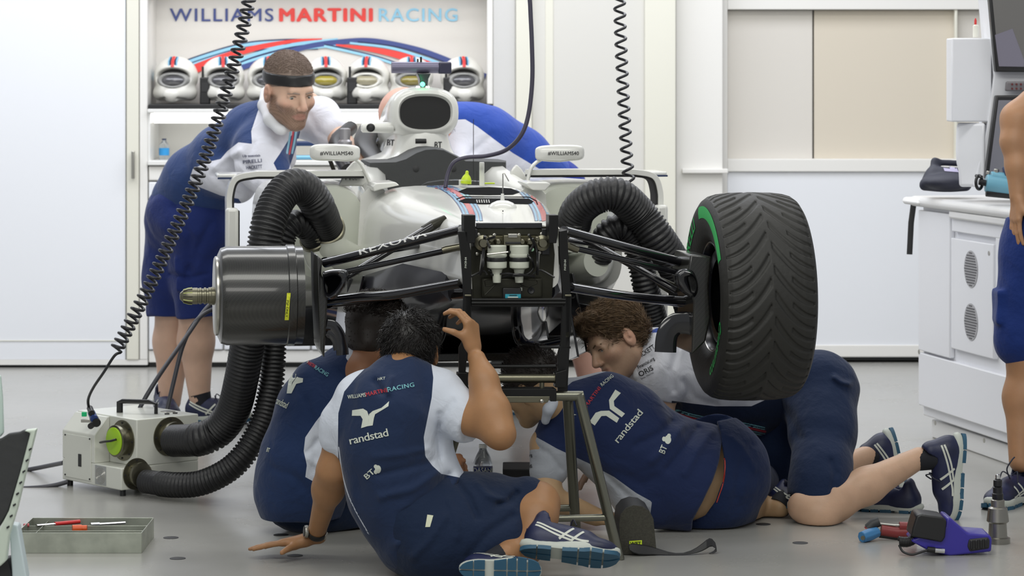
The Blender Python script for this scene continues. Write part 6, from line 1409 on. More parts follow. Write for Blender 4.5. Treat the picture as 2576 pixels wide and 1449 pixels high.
# ------------------------------------------------------------------ mechanic seated in front, hand on the floor
def person_front():
    t = thing('person', 'seated mechanic in front with one hand on the floor and one raised, wearing a watch', 'person', P(1080, 1440, 8.66)*1)
    t.location.z = 0
    SK = skin_mat('skin_tan', (.36, .185, .085))
    b = SDF(); neck = P(1010, 945, 8.62)
    hd = Head(P(1036, 882, 8.72), (.25, .95, .12), (-.02, -.12, 1), .98); hd.build(b, neck, .055, face=False)
    # torso core
    b.chain([neck, P(990, 1030, 8.68), P(985, 1130, 8.68), P(1040, 1260, 8.68), P(1085, 1345, 8.68)], [.06, .08, .08, .08, .08], k=.04)
    # arm on the floor
    sh = P(874, 1030, 8.645); el = P(838, 1185, 8.66); wr = P(797, 1338, 8.86)
    b.cone(P(960, 1010, 8.68), sh, .05, .044, k=.03); b.chain([sh, lerp(sh, el, .45), el, lerp(el, wr, .28), wr], [.046, .043, .040, .040, .027], k=.05)
    hand(b, P(785, 1356, 8.90), Vector((-1, .05, -.12)), (0, -.10, -1), (.1, -1, .2), curl=(.06, .05, .05, .08), spread=.10, k=1.0, tcurl=.1, tdir=(-.55, -.8, -.15))
    # raised arm
    s2 = P(1118, 1014, 8.635); e2 = P(1258, 1092, 8.50); w2 = P(1200, 902, 8.62)
    b.cone(P(1040, 1010, 8.68), s2, .05, .048, k=.03); b.chain([s2, lerp(s2, e2, .5), e2], [.050, .046, .037], k=.03); b.chain([e2, lerp(e2, w2, .3), lerp(e2, w2, .7), w2], [.037, .044, .035, .026], k=.045)
    hand(b, P(1193, 884, 8.64), Vector((-.12, .12, 1)), (-.9, .45, 0), (-.3, -1, 0), curl=(.62, .66, .7, .75), spread=.08, k=.96, tcurl=.5, tdir=(-.85, -.25, .42))
    # legs
    kn = P(1352, 1268, 8.66); an = P(1338, 1372, 8.52)
    b.chain([P(1130, 1340, 8.6), kn], [.09, .062], k=.03); b.chain([kn, P(1350, 1300, 8.60), an], [.062, .059, .038], k=.03)
    k2 = P(1345, 1395, 8.55); b.chain([P(1130, 1370, 8.55), P(1320, 1372, 8.6)], [.08, .055], k=.03); b.chain([P(1320, 1372, 8.6), P(1270, 1398, 8.46)], [.052, .036], k=.03)
    body = sdf_obj('body', b, .0045, SK, t)
    # hair
    h = SDF(); h.pts = [(tuple(hd.c), .16)]; h.add(hd.ell((0, -.022, .036), (.084, .102, .092)), .02).add(hd.ell((0, -.062, -.035), (.070, .050, .060)), .03).sub(hd.ell((0, .09, -.06), (.09, .09, .07)), .01)
    M_hairk = mat('hair_black', (.010, .008, .007), .45); ho = sdf_obj('hair', h, .006, M_hairk, t); strands(ho, None, 6000, .034, lambda p: np.array([[0, -.2, -1.]])+0*p+np.sin(p[:, ::-1]*60)*.6, .0010, 3, jit=.28, lift=.3)
    # shirt
    s = SDF(); s.chain([P(1012, 955, 8.63), P(985, 1035, 8.60), P(972, 1130, 8.60), P(1000, 1235, 8.62), P(1060, 1330, 8.62)], [.075, .128, .126, .138, .15], k=.06, w=(0, 1, 0), sq=1.15)
    s.chain([P(1000, 968, 8.63), P(900, 1000, 8.63)], [.07, .066], k=.05); s.chain([P(1020, 968, 8.63), P(1105, 992, 8.63)], [.075, .070], k=.05)
    s.chain([P(895, 1010, 8.62), P(862, 1060, 8.63), P(852, 1098, 8.64)], [.060, .060, .056], k=.03)
    s.chain([P(1108, 995, 8.63), P(1150, 1040, 8.60), P(1172, 1062, 8.585)], [.070, .066, .064], k=.03)
    s.chain([P(1090, 1060, 8.66), P(1090, 1150, 8.66), P(1130, 1205, 8.66)], [.06, .055, .05], k=.04)
    q0, q1 = P(1150, 1040, 8.60), P(1172, 1062, 8.585); dn = (P(1258, 1092, 8.50)-s2).normalized(); cutR = plane(q1+dn*.026, dn)
    s.sub(lambda p: np.maximum(-cutR(p), np.linalg.norm(p-_v(e2), axis=1)-.125), .004)
    dl_ = (el-sh).normalized(); cutL = plane(P(848, 1118, 8.64), dl_+Vector((-.15, 0, 0)))
    s.sub(lambda p: np.maximum(-cutL(p), np.linalg.norm(p-_v(P(825, 1175, 8.68)), axis=1)-.082), .004)
    for fo, a, wd in (([(1075, 1130), (1000, 1145), (940, 1150)], .004, 8), ([(1085, 1160), (1020, 1180), (950, 1195)], -.005, 8), ([(1100, 1190), (1040, 1230), (960, 1250)], .006, 9), ([(1130, 1195), (1080, 1245), (1010, 1300)], -.007, 9), ([(1150, 1205), (1110, 1270), (1060, 1330), (1000, 1370)], .007, 9), ([(1108, 1070), (1118, 1040), (1140, 1010)], -.004, 6), ([(945, 960), (960, 985), (975, 1000)], -.009, 8), ([(985, 950), (978, 975), (968, 1000)], .006, 6), ([(1105, 1040), (1100, 1100), (1108, 1150)], -.005, 6)): s.fold(fo, a, wd)
    pan = inpoly([(895, 950), (866, 985), (851, 1040), (850, 1120), (852, 1190), (866, 1262), (900, 1340), (940, 1440), (1100, 1449), (1250, 1449), (1250, 1215), (1160, 1202), (1110, 1192), (1088, 1172), (1070, 1148), (1066, 1100), (1076, 1050), (1086, 1000), (1090, 950), (1080, 880), (1020, 850), (960, 880), (915, 930)])
    sm1 = region_mat('shirt_front_man', [('navy', Cnavy), ('piping', Cwhite)], Cwhite); so = sdf_obj('polo_shirt', Wrap(s, .0022, 1, 3), .006, sm1, t, {'navy': pan, 'piping': stroke_mask([(852, 1125), (862, 1195), (883, 1262), (928, 1345)], 2.4)})
    col = SDF(); col.cone(P(965, 938, 8.60), P(1018, 932, 8.575), .017, .017, k=.01); col.cone(P(1018, 932, 8.60), P(1060, 942, 8.64), .02, .018, k=.01); sdf_obj('collar', col, .005, mat('collar_white', Cwhite, .8), t)
    bv = bvh_of(so)
    decal('lettering', bv, text_shape('WILLIAMS', (876, 1004), (921, 998), 10, .008, 1.1), M_wtext, so); decal('lettering', bv, text_shape('MARTINI', (922, 998), (975, 986), 10, .03, 1.1), mat('shirt_red', Cred, .7), so); decal('lettering', bv, text_shape('RACING', (976, 986), (1042, 973), 11, .012, 1.1), mat('shirt_teal', Cteal, .7), so)
    decal('lettering', bv, text_shape('HKT', (951, 957), (970, 955), 7, 0, 1, .2), M_wtext, so)
    for pl in ([(887, 1032), (914, 1028), (924, 1034), (929, 1048), (925, 1072), (909, 1077), (913, 1055), (908, 1046), (886, 1046)], [(929, 1042), (938, 1034), (960, 1026), (979, 1010), (977, 1022), (944, 1042), (941, 1052), (938, 1070), (925, 1072), (928, 1055)]): decal('emblem', bv, poly_shape(pl), M_wtext, so)
    randstad(bv, so, (882, 1118), (978, 1096), 20); decal('lettering', bv, text_shape('BT', (924, 1206), (944, 1188), 14, .02), M_wtext, so); globe(bv, so, (951, 1180), 10)
    # shorts
    s = SDF(); s.chain([P(1040, 1290, 8.62), P(1080, 1352, 8.62), P(1120, 1368, 8.60)], [.135, .132, .12], k=.05); s.chain([P(1090, 1330, 8.62), P(1200, 1300, 8.64), P(1322, 1268, 8.665)], [.125, .118, .080], k=.05); s.chain([P(1110, 1362, 8.58), P(1270, 1362, 8.58)], [.115, .085], k=.05)
    s.cone(P(1080, 1380, 8.6), P(1200, 1382, 8.56), .09, .08, k=.05); s.inter(plane((0, 0, .004), (0, 0, -1)), .0); s.cone(P(1150, 1235, 8.68), P(1240, 1240, 8.7), .05, .05, k=.05)
    for fo, a, wd in (([(1150, 1215), (1180, 1255), (1200, 1300)], -.006, 8), ([(1200, 1215), (1225, 1245), (1270, 1262)], .005, 8), ([(1255, 1268), (1280, 1262), (1300, 1240)], -.009, 7), ([(1120, 1300), (1080, 1360), (1040, 1400)], .005, 9), ([(1290, 1300), (1230, 1340), (1180, 1400)], -.005, 10), ([(1130, 1260), (1150, 1300), (1150, 1350)], .004, 9)): s.fold(fo, a, wd)
    sho = sdf_obj('shorts', Wrap(s, .002, 1, 5), .006, short_mat('shorts_dark_navy', Cnavyd), t); decal('reflective_tab', bvh_of(sho), poly_shape([(1075, 1295), (1090, 1297), (1082, 1326), (1070, 1326)]), mat('tab_white', (.6, .62, .45), .5), sho)
    # shoes
    sh1, w = make_shoe(t, P(1432, 1402, 8.46), (1, -.05, -.10), (-.10, .60, .78), 1.0, side=-1, main=M_shoe); sock(t, P(1338, 1360, 8.52), w(-.062, 0, .07), .040, .034, M_shoe)
    sh2, w = make_shoe(t, P(1258, 1436, 8.34), (1, -.02, -.02), (-.02, .985, .10), .80, side=-1); sock(t, P(1262, 1400, 8.46), w(-.06, 0, .07), .036, .030)
    # watch
    wd_ = (wr-el).normalized(); bm = B(); c = wr; add_lathe(bm, [(.0295, -.011), (.031, -.008), (.031, .008), (.0295, .011)], c, wd_, 28, caps=False); wt = finish('watch_strap', bm, M_black, t)
    x, y, z = frame(wd_); dd = Vector((-.92, -.25, .1)); dd = (dd-wd_*dd.dot(wd_)).normalized(); bm = B(); add_lathe(bm, [(.019, 0), (.020, .004), (.019, .010), (.015, .011)], c+dd*.028, dd, 28); finish('watch_case', bm, M_steel, wt); bm = B(); add_lathe(bm, [(.0155, .0), (.0155, .002)], c+dd*.0385, dd, 24); finish('watch_face', bm, M_black, wt)
    dd = Vector((1, -.5, .0)); dd = (dd-wd_*dd.dot(wd_)).normalized(); bm = B(); Rw = Matrix((wd_, dd.cross(wd_), dd)).transposed(); add_box(bm, c+dd*.031, (.022, .016, .004), Rw); finish('watch_buckle', bm, M_steel, wt, bevel=.001)
person_front()
def person_left():
    t = thing('person', 'seated mechanic at left with cropped dark hair, back turned, head under the car', 'person', (P(770, 1340, 9.4).x, 9.4, 0))
    SK = skin_mat('skin_reddish_tan', (.36, .17, .09)); b = SDF(); neck = P(905, 940, 9.35)  # reddish tan skin
    hd = Head(P(953, 845, 9.42), (.80, .58, -.10), (-.10, 0, 1), 1.02); hd.build(b, neck, .058, face=True)
    b.chain([neck, P(830, 1040, 9.42), P(795, 1160, 9.42), P(800, 1270, 9.46)], [.06, .08, .08, .06], k=.04)
    b.chain([P(850, 1300, 9.55), P(1000, 1290, 9.66), P(1110, 1230, 9.7)], [.04, .05, .05], k=.03); b.chain([P(1110, 1230, 9.7), P(1100, 1300, 9.7)], [.055, .04], k=.02)
    s3, e3, w3 = P(920, 1020, 9.5), P(990, 1165, 9.55), P(1083, 1168, 9.42); b.chain([s3, e3, w3], [.05, .04, .030], k=.02); hand(b, P(1087, 1166, 9.42), (1, -.05, .05), (0, .5, -1), (0, -.3, 1), curl=(1.2, 1.25, 1.3, 1.3), spread=0, tcurl=.6, tdir=(.8, -.5, .3))
    sdf_obj('body', b, .005, SK, t)
    h = SDF(); h.pts = [(tuple(hd.c), .16)]; h.add(hd.ell((0, -.016, .046), (.079, .104, .092)), .02).add(hd.ell((0, -.055, -.02), (.072, .058, .055)), .02); h.sub(hd.ell((0, .10, -.05), (.12, .10, .085)), .012); h.sub(hd.ell((.09, .0, -.03), (.03, .035, .055)), .01); h.inter(plane(hd.w(0, -.08, -.07), hd.d(0, .3, -1)), .01)
    def top(p): return ((p-_v(hd.w(0, 0, .05)))@_v(hd.d(0, .15, 1)) > 0)
    M_hd = mat('hair_dark_brown', (.016, .011, .008), .5); ho = sdf_obj('hair', h, .005, M_hd, t); strands(ho, None, 2600, .030, hd.d(.2, .8, .5), .0011, 5, jit=.25, lift=.8, where=top); strands(ho, None, 2600, .010, hd.d(0, .2, -1), .0010, 6, jit=.3, lift=.3)
    s = SDF(); s.chain([P(880, 945, 9.38), P(815, 1035, 9.38), P(775, 1150, 9.38), P(755, 1235, 9.40), P(765, 1282, 9.42)], [.085, .140, .142, .136, .118], k=.06, w=(0, 1, 0), sq=1.1)
    s.chain([P(855, 935, 9.38), P(790, 955, 9.36)], [.06, .055], k=.06); s.chain([P(880, 950, 9.4), P(930, 1010, 9.46), P(950, 1080, 9.48)], [.08, .07, .06], k=.05)
    s.cone(P(800, 1050, 9.42), P(850, 1160, 9.44), .12, .08, k=.05); s.cone(P(735, 1200, 9.40), P(715, 1285, 9.40), .085, .058, k=.05); s.inter(plane(P(0, 1303, 9.4), (0, 0, -1)), .004)
    for fo, a, wd in (([(770, 1010), (800, 1090), (790, 1180)], -.004, 9), ([(850, 1080), (800, 1110), (770, 1140)], -.005, 7), ([(840, 1160), (800, 1170), (770, 1150)], .005, 7), ([(690, 1180), (740, 1200), (790, 1250)], -.003, 9)): s.fold(fo, a, wd)
    pan = inpoly([(880, 860), (870, 900), (900, 945), (940, 960), (880, 965), (835, 1010), (795, 1060), (768, 1100), (764, 1135), (772, 1170), (768, 1200), (790, 1212), (820, 1215), (900, 1210), (1000, 1310), (640, 1320), (600, 1200), (680, 1000), (760, 880)])
    so = sdf_obj('polo_shirt', Wrap(s, .002, 1, 8), .006, region_mat('shirt_left_man', [('navy', (.011, .029, .092))], Cwhite), t, {'navy': pan})
    col = SDF(); col.chain([P(868, 872, 9.42), P(892, 902, 9.36), P(912, 935, 9.31), P(926, 950, 9.33)], [.024, .026, .022, .012], k=.012); col.cone(P(880, 868, 9.42), P(905, 878, 9.48), .022, .02, k=.01); sdf_obj('collar', col, .005, mat('collar_white', Cwhite, .8), t)
    bv = bvh_of(so); decal('lettering', bv, text_shape('IAMS', (757, 908), (775, 914), 9, .01), M_wtext, so); decal('lettering', bv, text_shape('MARTINI', (772, 916), (791, 927), 9, .03), mat('shirt_red', Cred, .7), so); decal('lettering', bv, text_shape('RACING', (790, 928), (823, 948), 10, .012), mat('shirt_teal', Cteal, .7), so)
    for pl in ([(736, 942), (746, 941), (744, 952), (736, 962), (730, 990), (722, 990), (726, 962), (728, 955)], [(748, 948), (752, 950), (763, 952), (762, 962), (746, 966), (734, 990), (726, 990), (738, 962)]): decal('emblem', bv, poly_shape(pl), M_wtext, so)
    randstad(bv, so, (692, 1014), (721, 1028), 18); decal('lettering', bv, text_shape('BT', (671, 1136), (678, 1138), 11, .02), M_wtext, so)
    s = SDF(); s.chain([P(750, 1262, 9.44), P(775, 1290, 9.46), P(860, 1300, 9.50), P(980, 1300, 9.62), P(1090, 1240, 9.72)], [.10, .068, .07, .09, .075], k=.05); s.ell(P(790, 1285, 9.46), (.12, .11, .075), k=.04); s.inter(plane((0, 0, .003), (0, 0, -1)), 0); sdf_obj('shorts', Wrap(s, .002, 1, 2), .007, short_mat('shorts_dark_navy', Cnavyd), t)
    sh1, w = make_shoe(t, P(1085, 1335, 9.55), (.9, .4, 0), (0, 0, 1), 1.0, side=-1)
person_left()
def person_lying():
    t = thing('person', 'mechanic crouched low behind the trestle leg, shirt riding up above his shorts', 'person', (P(1750, 1330, 9.5).x, 9.5, 0))
    SK = skin_mat('skin_pale', (.52, .34, .19)); b = SDF(); neck = P(1395, 1010, 9.42)
    hd = Head(P(1338, 972, 9.48), (-.75, .45, -.35), (-.35, .0, 1), 1.0); hd.build(b, neck, .058, face=True)
    b.chain([neck, P(1510, 1060, 9.50), P(1630, 1150, 9.55), P(1760, 1190, 9.55), P(1822, 1225, 9.58)], [.06, .08, .085, .10, .10], k=.05)
    sk = P(1762, 1205, 9.52); b.chain([P(1785, 1150, 9.56), P(1772, 1210, 9.55), P(1760, 1262, 9.54)], [.105, .112, .10], k=.04)
    s3, e3, w3 = P(1380, 1120, 9.42), P(1375, 1250, 9.36), P(1500, 1300, 9.45); b.cone(P(1450, 1060, 9.45), s3, .06, .055, k=.03); b.chain([s3, e3], [.055, .046], k=.03); b.chain([e3, w3], [.045, .030], k=.02)
    hand(b, w3, (1, .1, -.05), (0, 0, -1), (0, -1, 0), curl=(.2, .2, .2, .2))
    b.chain([P(1840, 1250, 9.6), P(1900, 1285, 9.85), P(1885, 1279, 9.80)], [.1, .06, .055], k=.03); b.chain([P(1875, 1283, 9.78), P(1960, 1277, 9.72)], [.046, .036], k=.02)
    b.inter(plane((0, 0, .004), (0, 0, -1)), 0)
    sdf_obj('body', b, .005, SK, t)
    h = SDF(); h.pts = [(tuple(hd.c), .16)]; h.add(hd.ell((0, -.018, .042), (.080, .103, .090)), .02).sub(hd.ell((0, .10, -.05), (.12, .10, .085)), .012); h.inter(plane(hd.w(0, -.08, -.07), hd.d(0, .3, -1)), .01)
    ho = sdf_obj('hair', h, .006, MATS['hair_dark_brown'], t); strands(ho, None, 2500, .02, hd.d(0, .5, .6), .0012, 9, jit=.3, lift=.5)
    s = SDF(); s.chain([P(1420, 1020, 9.44), P(1500, 1062, 9.46), P(1580, 1110, 9.48), P(1665, 1180, 9.50), P(1740, 1212, 9.50), P(1800, 1215, 9.52)], [.075, .125, .145, .150, .155, .148], k=.07)
    s.cone(P(1530, 1010, 9.48), P(1585, 1030, 9.50), .075, .08, k=.07); s.cone(P(1430, 1010, 9.44), P(1540, 1000, 9.47), .05, .065, k=.06)
    s.cone(P(1520, 1150, 9.44), P(1610, 1250, 9.42), .07, .075, k=.06); s.cone(P(1600, 1260, 9.42), P(1650, 1290, 9.42), .06, .04, k=.05)
    s.chain([P(1420, 1080, 9.43), P(1392, 1130, 9.42), P(1378, 1185, 9.39)], [.075, .066, .058], k=.05); s.chain([P(1690, 1120, 9.52), P(1770, 1125, 9.52)], [.08, .07], k=.06)
    s.sub(lambda p: np.maximum(-plane(P(1376, 1222, 9.38), (0.03, 0, -1))(p), np.linalg.norm(p-_v(P(1370, 1250, 9.37)), axis=1)-.08), .004)
    # hem across the lower back: nothing right of this curve
    ed = inpoly([(1815, 1060), (1818, 1108), (1808, 1160), (1790, 1210), (1768, 1260), (1742, 1308), (1735, 1400), (1300, 1400), (1300, 800), (1800, 800)])
    s.inter(lambda p: -ed(p)/760., .004)
    s.inter(plane((0, 0, .004), (0, 0, -1)), 0)
    for fo, a, wd in (([(1690, 1062), (1660, 1090), (1600, 1120)], -.005, 9), ([(1720, 1070), (1690, 1110), (1640, 1160)], .006, 9), ([(1755, 1078), (1720, 1130), (1680, 1180)], -.006, 9), ([(1790, 1085), (1750, 1140), (1725, 1190)], .005, 9), ([(1340, 1120), (1380, 1140), (1410, 1180)], -.004, 6), ([(1560, 1000), (1600, 1040), (1620, 1090)], .003, 12), ([(1500, 1170), (1560, 1230), (1630, 1290)], -.004, 7), ([(1650, 1200), (1620, 1220), (1560, 1190)], -.003, 12)): s.fold(fo, a, wd)
    pan = inpoly([(1380, 1010), (1440, 960), (1540, 930), (1700, 1000), (1830, 1060), (1840, 1420), (1620, 1420), (1640, 1262), (1600, 1240), (1545, 1200), (1480, 1165), (1430, 1142), (1400, 1128), (1372, 1112), (1350, 1100), (1326, 1098), (1335, 1060), (1360, 1040)])
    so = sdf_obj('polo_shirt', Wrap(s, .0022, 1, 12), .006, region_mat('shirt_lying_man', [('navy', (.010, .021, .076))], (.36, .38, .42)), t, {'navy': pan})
    col = SDF(); col.chain([P(1372, 1058, 9.36), P(1380, 1030, 9.34), P(1398, 1006, 9.37), P(1424, 986, 9.44)], [.014, .018, .020, .02], k=.01); sdf_obj('collar', col, .005, mat('collar_white', Cwhite, .8), t)
    bv = bvh_of(so)
    def cp(x, y): return (1250+x/2.64, 900+y/2.64)
    for pl in ([(615, 425), (655, 366), (690, 354), (745, 352), (812, 402), (796, 432), (726, 386), (694, 388), (650, 450)], [(786, 213), (822, 236), (776, 288), (780, 322), (850, 372), (828, 396), (750, 340), (744, 282)]): decal('emblem', bv, poly_shape([cp(*q) for q in pl]), M_wtext, so)
    randstad(bv, so, cp(806, 568), cp(970, 368), 18); decal('lettering', bv, text_shape('BT', cp(1110, 640), cp(1130, 592), 15, .02), M_wtext, so); globe(bv, so, cp(1135, 545), 11, 1)
    decal('lettering', bv, text_shape('MARTINI', cp(600, 330), cp(692, 205), 9, .03, 1.1), mat('shirt_red', Cred, .7), so); decal('lettering', bv, text_shape('RACING', cp(700, 192), cp(776, 128), 9, .012, 1.1), M_wtext, so); decal('lettering', bv, text_shape('LIA', cp(495, 418), cp(528, 378), 9, .01, 1.1), M_wtext, so)
    for y, tx in ((1122, 'HACKETT'), (1150, 'Financial.org'), (1178, 'ORIS')): decal('lettering', bv, text_shape(tx[-4:], (1328, y), (1340, y-2), 8, .01), M_text, so, maxlen=6)
    s = SDF(); s.ell(P(1830, 1185, 9.62), (.135, .15, .14), k=.04); s.chain([P(1800, 1140, 9.56), P(1810, 1190, 9.55), P(1798, 1250, 9.55)], [.120, .132, .128], k=.08); s.cone(P(1760, 1290, 9.52), P(1845, 1288, 9.62), .062, .07, k=.06); s.chain([P(1840, 1200, 9.72), P(1905, 1215, 9.95)], [.11, .075], k=.05); s.cone(P(1700, 1110, 9.58), P(1800, 1110, 9.6), .05, .08, k=.05)
    e2 = inpoly([(1803, 1060), (1815, 1108), (1822, 1150), (1818, 1210), (1800, 1262), (1775, 1296), (1745, 1309), (1660, 1300), (1600, 1449), (2100, 1449), (2100, 1000)]); cut = e2
    s.inter(lambda p: np.where(p[:, 1] < 9.62, -cut(p)/760., -.05), .0); s.inter(plane((0, 0, .004), (0, 0, -1)), 0)
    for fo, a, wd in (([(1890, 1120), (1860, 1180), (1850, 1250)], -.004, 10), ([(1840, 1100), (1870, 1130), (1900, 1180)], .004, 8)): s.fold(fo, a, wd)
    sho = sdf_obj('shorts', Wrap(s, .0018, 1, 4), .006, short_mat('shorts_navy_b', (.010, .022, .072)), t); decal('waistband_edge', bvh_of(sho), stroke_shape([(1818, 1130), (1824, 1165), (1820, 1212), (1803, 1264)], 2.5), mat('red_trim', (.5, .05, .03), .6), sho)
    sh1, w = make_shoe(t, P(1995, 1288, 9.70), (.75, -.65, -.02), (.2, .5, .8), .8, side=0); sock(t, P(1958, 1277, 9.72), w(-.06, 0, .06), .040, .036)
    sh2, w = make_shoe(t, FP(2235, 1290)+Vector((0, .03, .0)), (-.93, .35, 0), (0, 0, 1), .85, side=-1)
person_lying()
def person_kneeling():
    t = thing('person', 'kneeling mechanic behind the tyre looking up, white shirt with tousled brown hair', 'person', (P(2060, 1320, 9.6).x, 9.7, 0))
    SK = skin_mat('skin_fair', (.58, .33, .19)); b = SDF(); neck = P(1625, 930, 9.98)
    f = Vector((-.80, -.42, -.02)); up = Vector((-.42, .05, .90)); hd = Head(P(1550, 860, 9.92), (-.78, -.50, -.40), (-.52, .10, .85), 1.05); hd.build(b, neck, .058, face=True, mouth=.001)
    b.chain([neck, P(1700, 930, 10.02), P(1850, 970, 10.08), P(1980, 985, 10.08), P(2050, 1000, 10.05)], [.06, .09, .095, .095, .09], k=.05)
    s3, e3, w3 = P(1665, 930, 9.93), P(1662, 1050, 9.88), P(1560, 1150, 9.9); b.cone(P(1720, 930, 10), s3, .07, .062, k=.03); b.chain([s3, P(1664, 990, 9.9), e3], [.058, .053, .044], k=.02); b.chain([e3, w3], [.044, .03], k=.02)
    hand(b, w3, (-1, 0, -.4), (0, 0, -1), (0, -1, 0), curl=(.3, .3, .3, .3))
    kn = P(2062, 1292, 9.58); b.chain([P(2065, 1010, 10.02), kn], [.07, .058], k=.03); b.chain([kn, P(2100, 1262, 9.62), P(2180, 1222, 9.66), P(2312, 1152, 9.70)], [.056, .062, .058, .036], k=.03)
    b.cone(kn, P(2020, 1275, 9.60), .052, .052, k=.03)
    k2 = P(1965, 1215, 10.1); b.chain([P(1980, 1040, 10.1), k2], [.09, .058], k=.03); b.chain([k2, P(2060, 1205, 10.2), P(2185, 1145, 10.3)], [.055, .055, .036], k=.03)
    b.inter(plane((0, 0, .003), (0, 0, -1)), 0)
    body = sdf_obj('body', b, .0038, skin_layers('skin_kneeling', (.62, .40, .27), [('flush', (.66, .28, .20)), ('beard', (.30, .20, .14)), ('lips', (.50, .20, .17))]), t, face_attrs(hd, .30))
    hd.eyes(t, (-.5, 1, .25), (.10, .10, .09)); lashes(hd, t)
    M_hb = mat('hair_brown', (.20, .125, .065), .5, noise=.5, nscale=60)
    h = SDF(); h.pts = [(tuple(hd.c), .17)]; h.add(hd.ell((0, -.022, .046), (.079, .098, .086)), .02); h.add(hd.ell((0, -.06, -.01), (.070, .05, .055)), .02); h.add(hd.ell((0, .040, .096), (.058, .040, .026)), .02); h.sub(hd.ell((0, .105, -.015), (.12, .085, .085)), .01); h.sub(hd.ell((-.095, .02, -.035), (.035, .045, .055)), .01); h.sub(hd.ell((.095, .02, -.035), (.035, .045, .055)), .01); h.inter(plane(hd.w(0, -.08, -.075), hd.d(0, .3, -1)), .01)
    ho = sdf_obj('hair', h, .005, M_hb, t); strands(ho, None, 7500, .055, lambda p: _v(hd.d(-.25, .9, .45))[None]+0*p+np.sin(p*40)*.12, .0009, 11, jit=.10, lift=.34); strands(ho, None, 1500, .022, hd.d(0, -.3, -1), .0010, 12, jit=.3, lift=.25)
    bm = B()
    for e in (-1, 1): add_tube(bm, [hd.w(e*.013, .0925, .019), hd.w(e*.030, .0915, .0235), hd.w(e*.048, .077, .018)], [.0022, .0032, .0018], 8)
    finish('eyebrow', bm, M_hb, t)
    # shirt
    s = SDF(); s.chain([P(1660, 915, 10.0), P(1765, 950, 10.03), P(1850, 975, 10.05), P(1960, 990, 10.06)], [.10, .135, .130, .128], k=.06); s.cone(P(1660, 890, 9.98), P(1760, 900, 10.05), .075, .10, k=.05); s.cone(P(1740, 1010, 10.02), P(1900, 1030, 10.04), .075, .085, k=.05)
    s.chain([P(1660, 900, 9.945), P(1660, 950, 9.915), P(1660, 980, 9.9)], [.090, .082, .074], k=.04); s.cone(P(1625, 905, 9.93), P(1650, 950, 9.92), .05, .06, k=.04)
    dn = Vector((-.18, 0, -1)); s.sub(lambda p: np.maximum(-plane(P(1655, 1000, 9.9), (-.30, 0, -1))(p), np.linalg.norm(p-_v(P(1645, 1045, 9.9)), axis=1)-.105), .003)
    s.cone(P(1622, 888, 9.99), P(1640, 945, 9.97), .078, .085, k=.04)
    for fo, a, wd in (([(1705, 870), (1690, 930), (1695, 980)], -.005, 8), ([(1640, 900), (1630, 950), (1632, 1000)], -.003, 7), ([(1660, 860), (1665, 920)], .003, 9), ([(1720, 960), (1750, 1000), (1800, 1020)], -.004, 8), ([(1760, 1060), (1850, 1070), (1920, 1060)], -.003, 8)): s.fold(fo, a, wd)
    nav = inpoly([(1690, 1008), (1740, 1015), (1800, 1022), (1890, 1022), (1945, 997), (2100, 900), (2200, 1120), (1680, 1130)]); nav2 = inpoly([(1625, 838), (1650, 826), (1672, 822), (1700, 828), (1760, 850), (1800, 900), (1760, 900), (1715, 868), (1690, 842), (1660, 836)])
    mid = [(1690, 1036), (1740, 1052), (1800, 1064), (1860, 1072), (1925, 1086)]
    L_ = {'navy': nav, 'navy_b': nav2, 'teal': maxf(stroke_mask(offs(mid, -10), 2.4), stroke_mask(offs(mid, -5), 2), stroke_mask(offs(mid, 6), 2), stroke_mask(offs(mid, 11), 2.4)), 'red': stroke_mask(mid, 6)}
    so = sdf_obj('polo_shirt', Wrap(s, .002, 1, 21), .005, region_mat('shirt_kneeling_man', [('navy', (.008, .016, .045)), ('navy_b', Croyal), ('teal', Cteal), ('red', Cred)], (.66, .67, .72)), t, L_)
    col = SDF(); col.chain([P(1612, 862, 9.96), P(1603, 905, 9.90), P(1606, 945, 9.88), P(1622, 985, 9.90)], [.012, .017, .017, .012], k=.01); col.cone(P(1612, 862, 9.96), P(1645, 838, 10.05), .014, .016, k=.01); cl = sdf_obj('collar', col, .004, mat('collar_white2', (.66, .67, .70), .8), t)
    bv = bvh_of(so); decal('lettering', bv, text_shape('HACKETT', (1604, 906), (1649, 876), 12, .004, 1.0), M_text, so, maxlen=6); decal('lettering', bv, text_shape('Financial.org', (1607, 928), (1648, 905), 8.5, .012), M_text, so, maxlen=6); decal('lettering', bv, text_shape('ORIS', (1611, 948), (1645, 930), 13, .01), M_text, so, maxlen=6); decal('lettering', bv, text_shape('Swiss Watches', (1614, 955), (1645, 939), 4.5, 0), M_text, so, maxlen=6)
    decal('lettering', bvh_of(cl), text_shape('Rexona', (1606, 912), (1606, 880), 7, .015), M_text, cl, maxlen=5)
    # shorts
    s = SDF(); s.ell(P(2045, 985, 10.03), (.14, .15, .13), k=.03); s.chain([P(2062, 985, 9.98), P(2070, 1080, 9.85), P(2066, 1175, 9.72), P(2062, 1232, 9.66), P(2056, 1300, 9.62)], [.130, .105, .090, .088, .088], k=.06); s.chain([P(1985, 1030, 10.10), P(1960, 1140, 10.1), P(1945, 1190, 10.1)], [.12, .10, .078], k=.05); s.cone(P(2075, 935, 10.0), P(2105, 975, 9.98), .05, .05, k=.04); s.cone(P(1900, 1020, 10.1), P(2000, 1060, 10.1), .09, .11, k=.05)
    s.inter(plane(P(2062, 1255, 9.6), (-.16, -.1, -1)), .003)
    s.add(rbox(P(2068, 1130, 9.735), (.056, .02, .062), .008), .004); s.add(rbox(P(2068, 1105, 9.728), (.060, .018, .018), .006), .002)
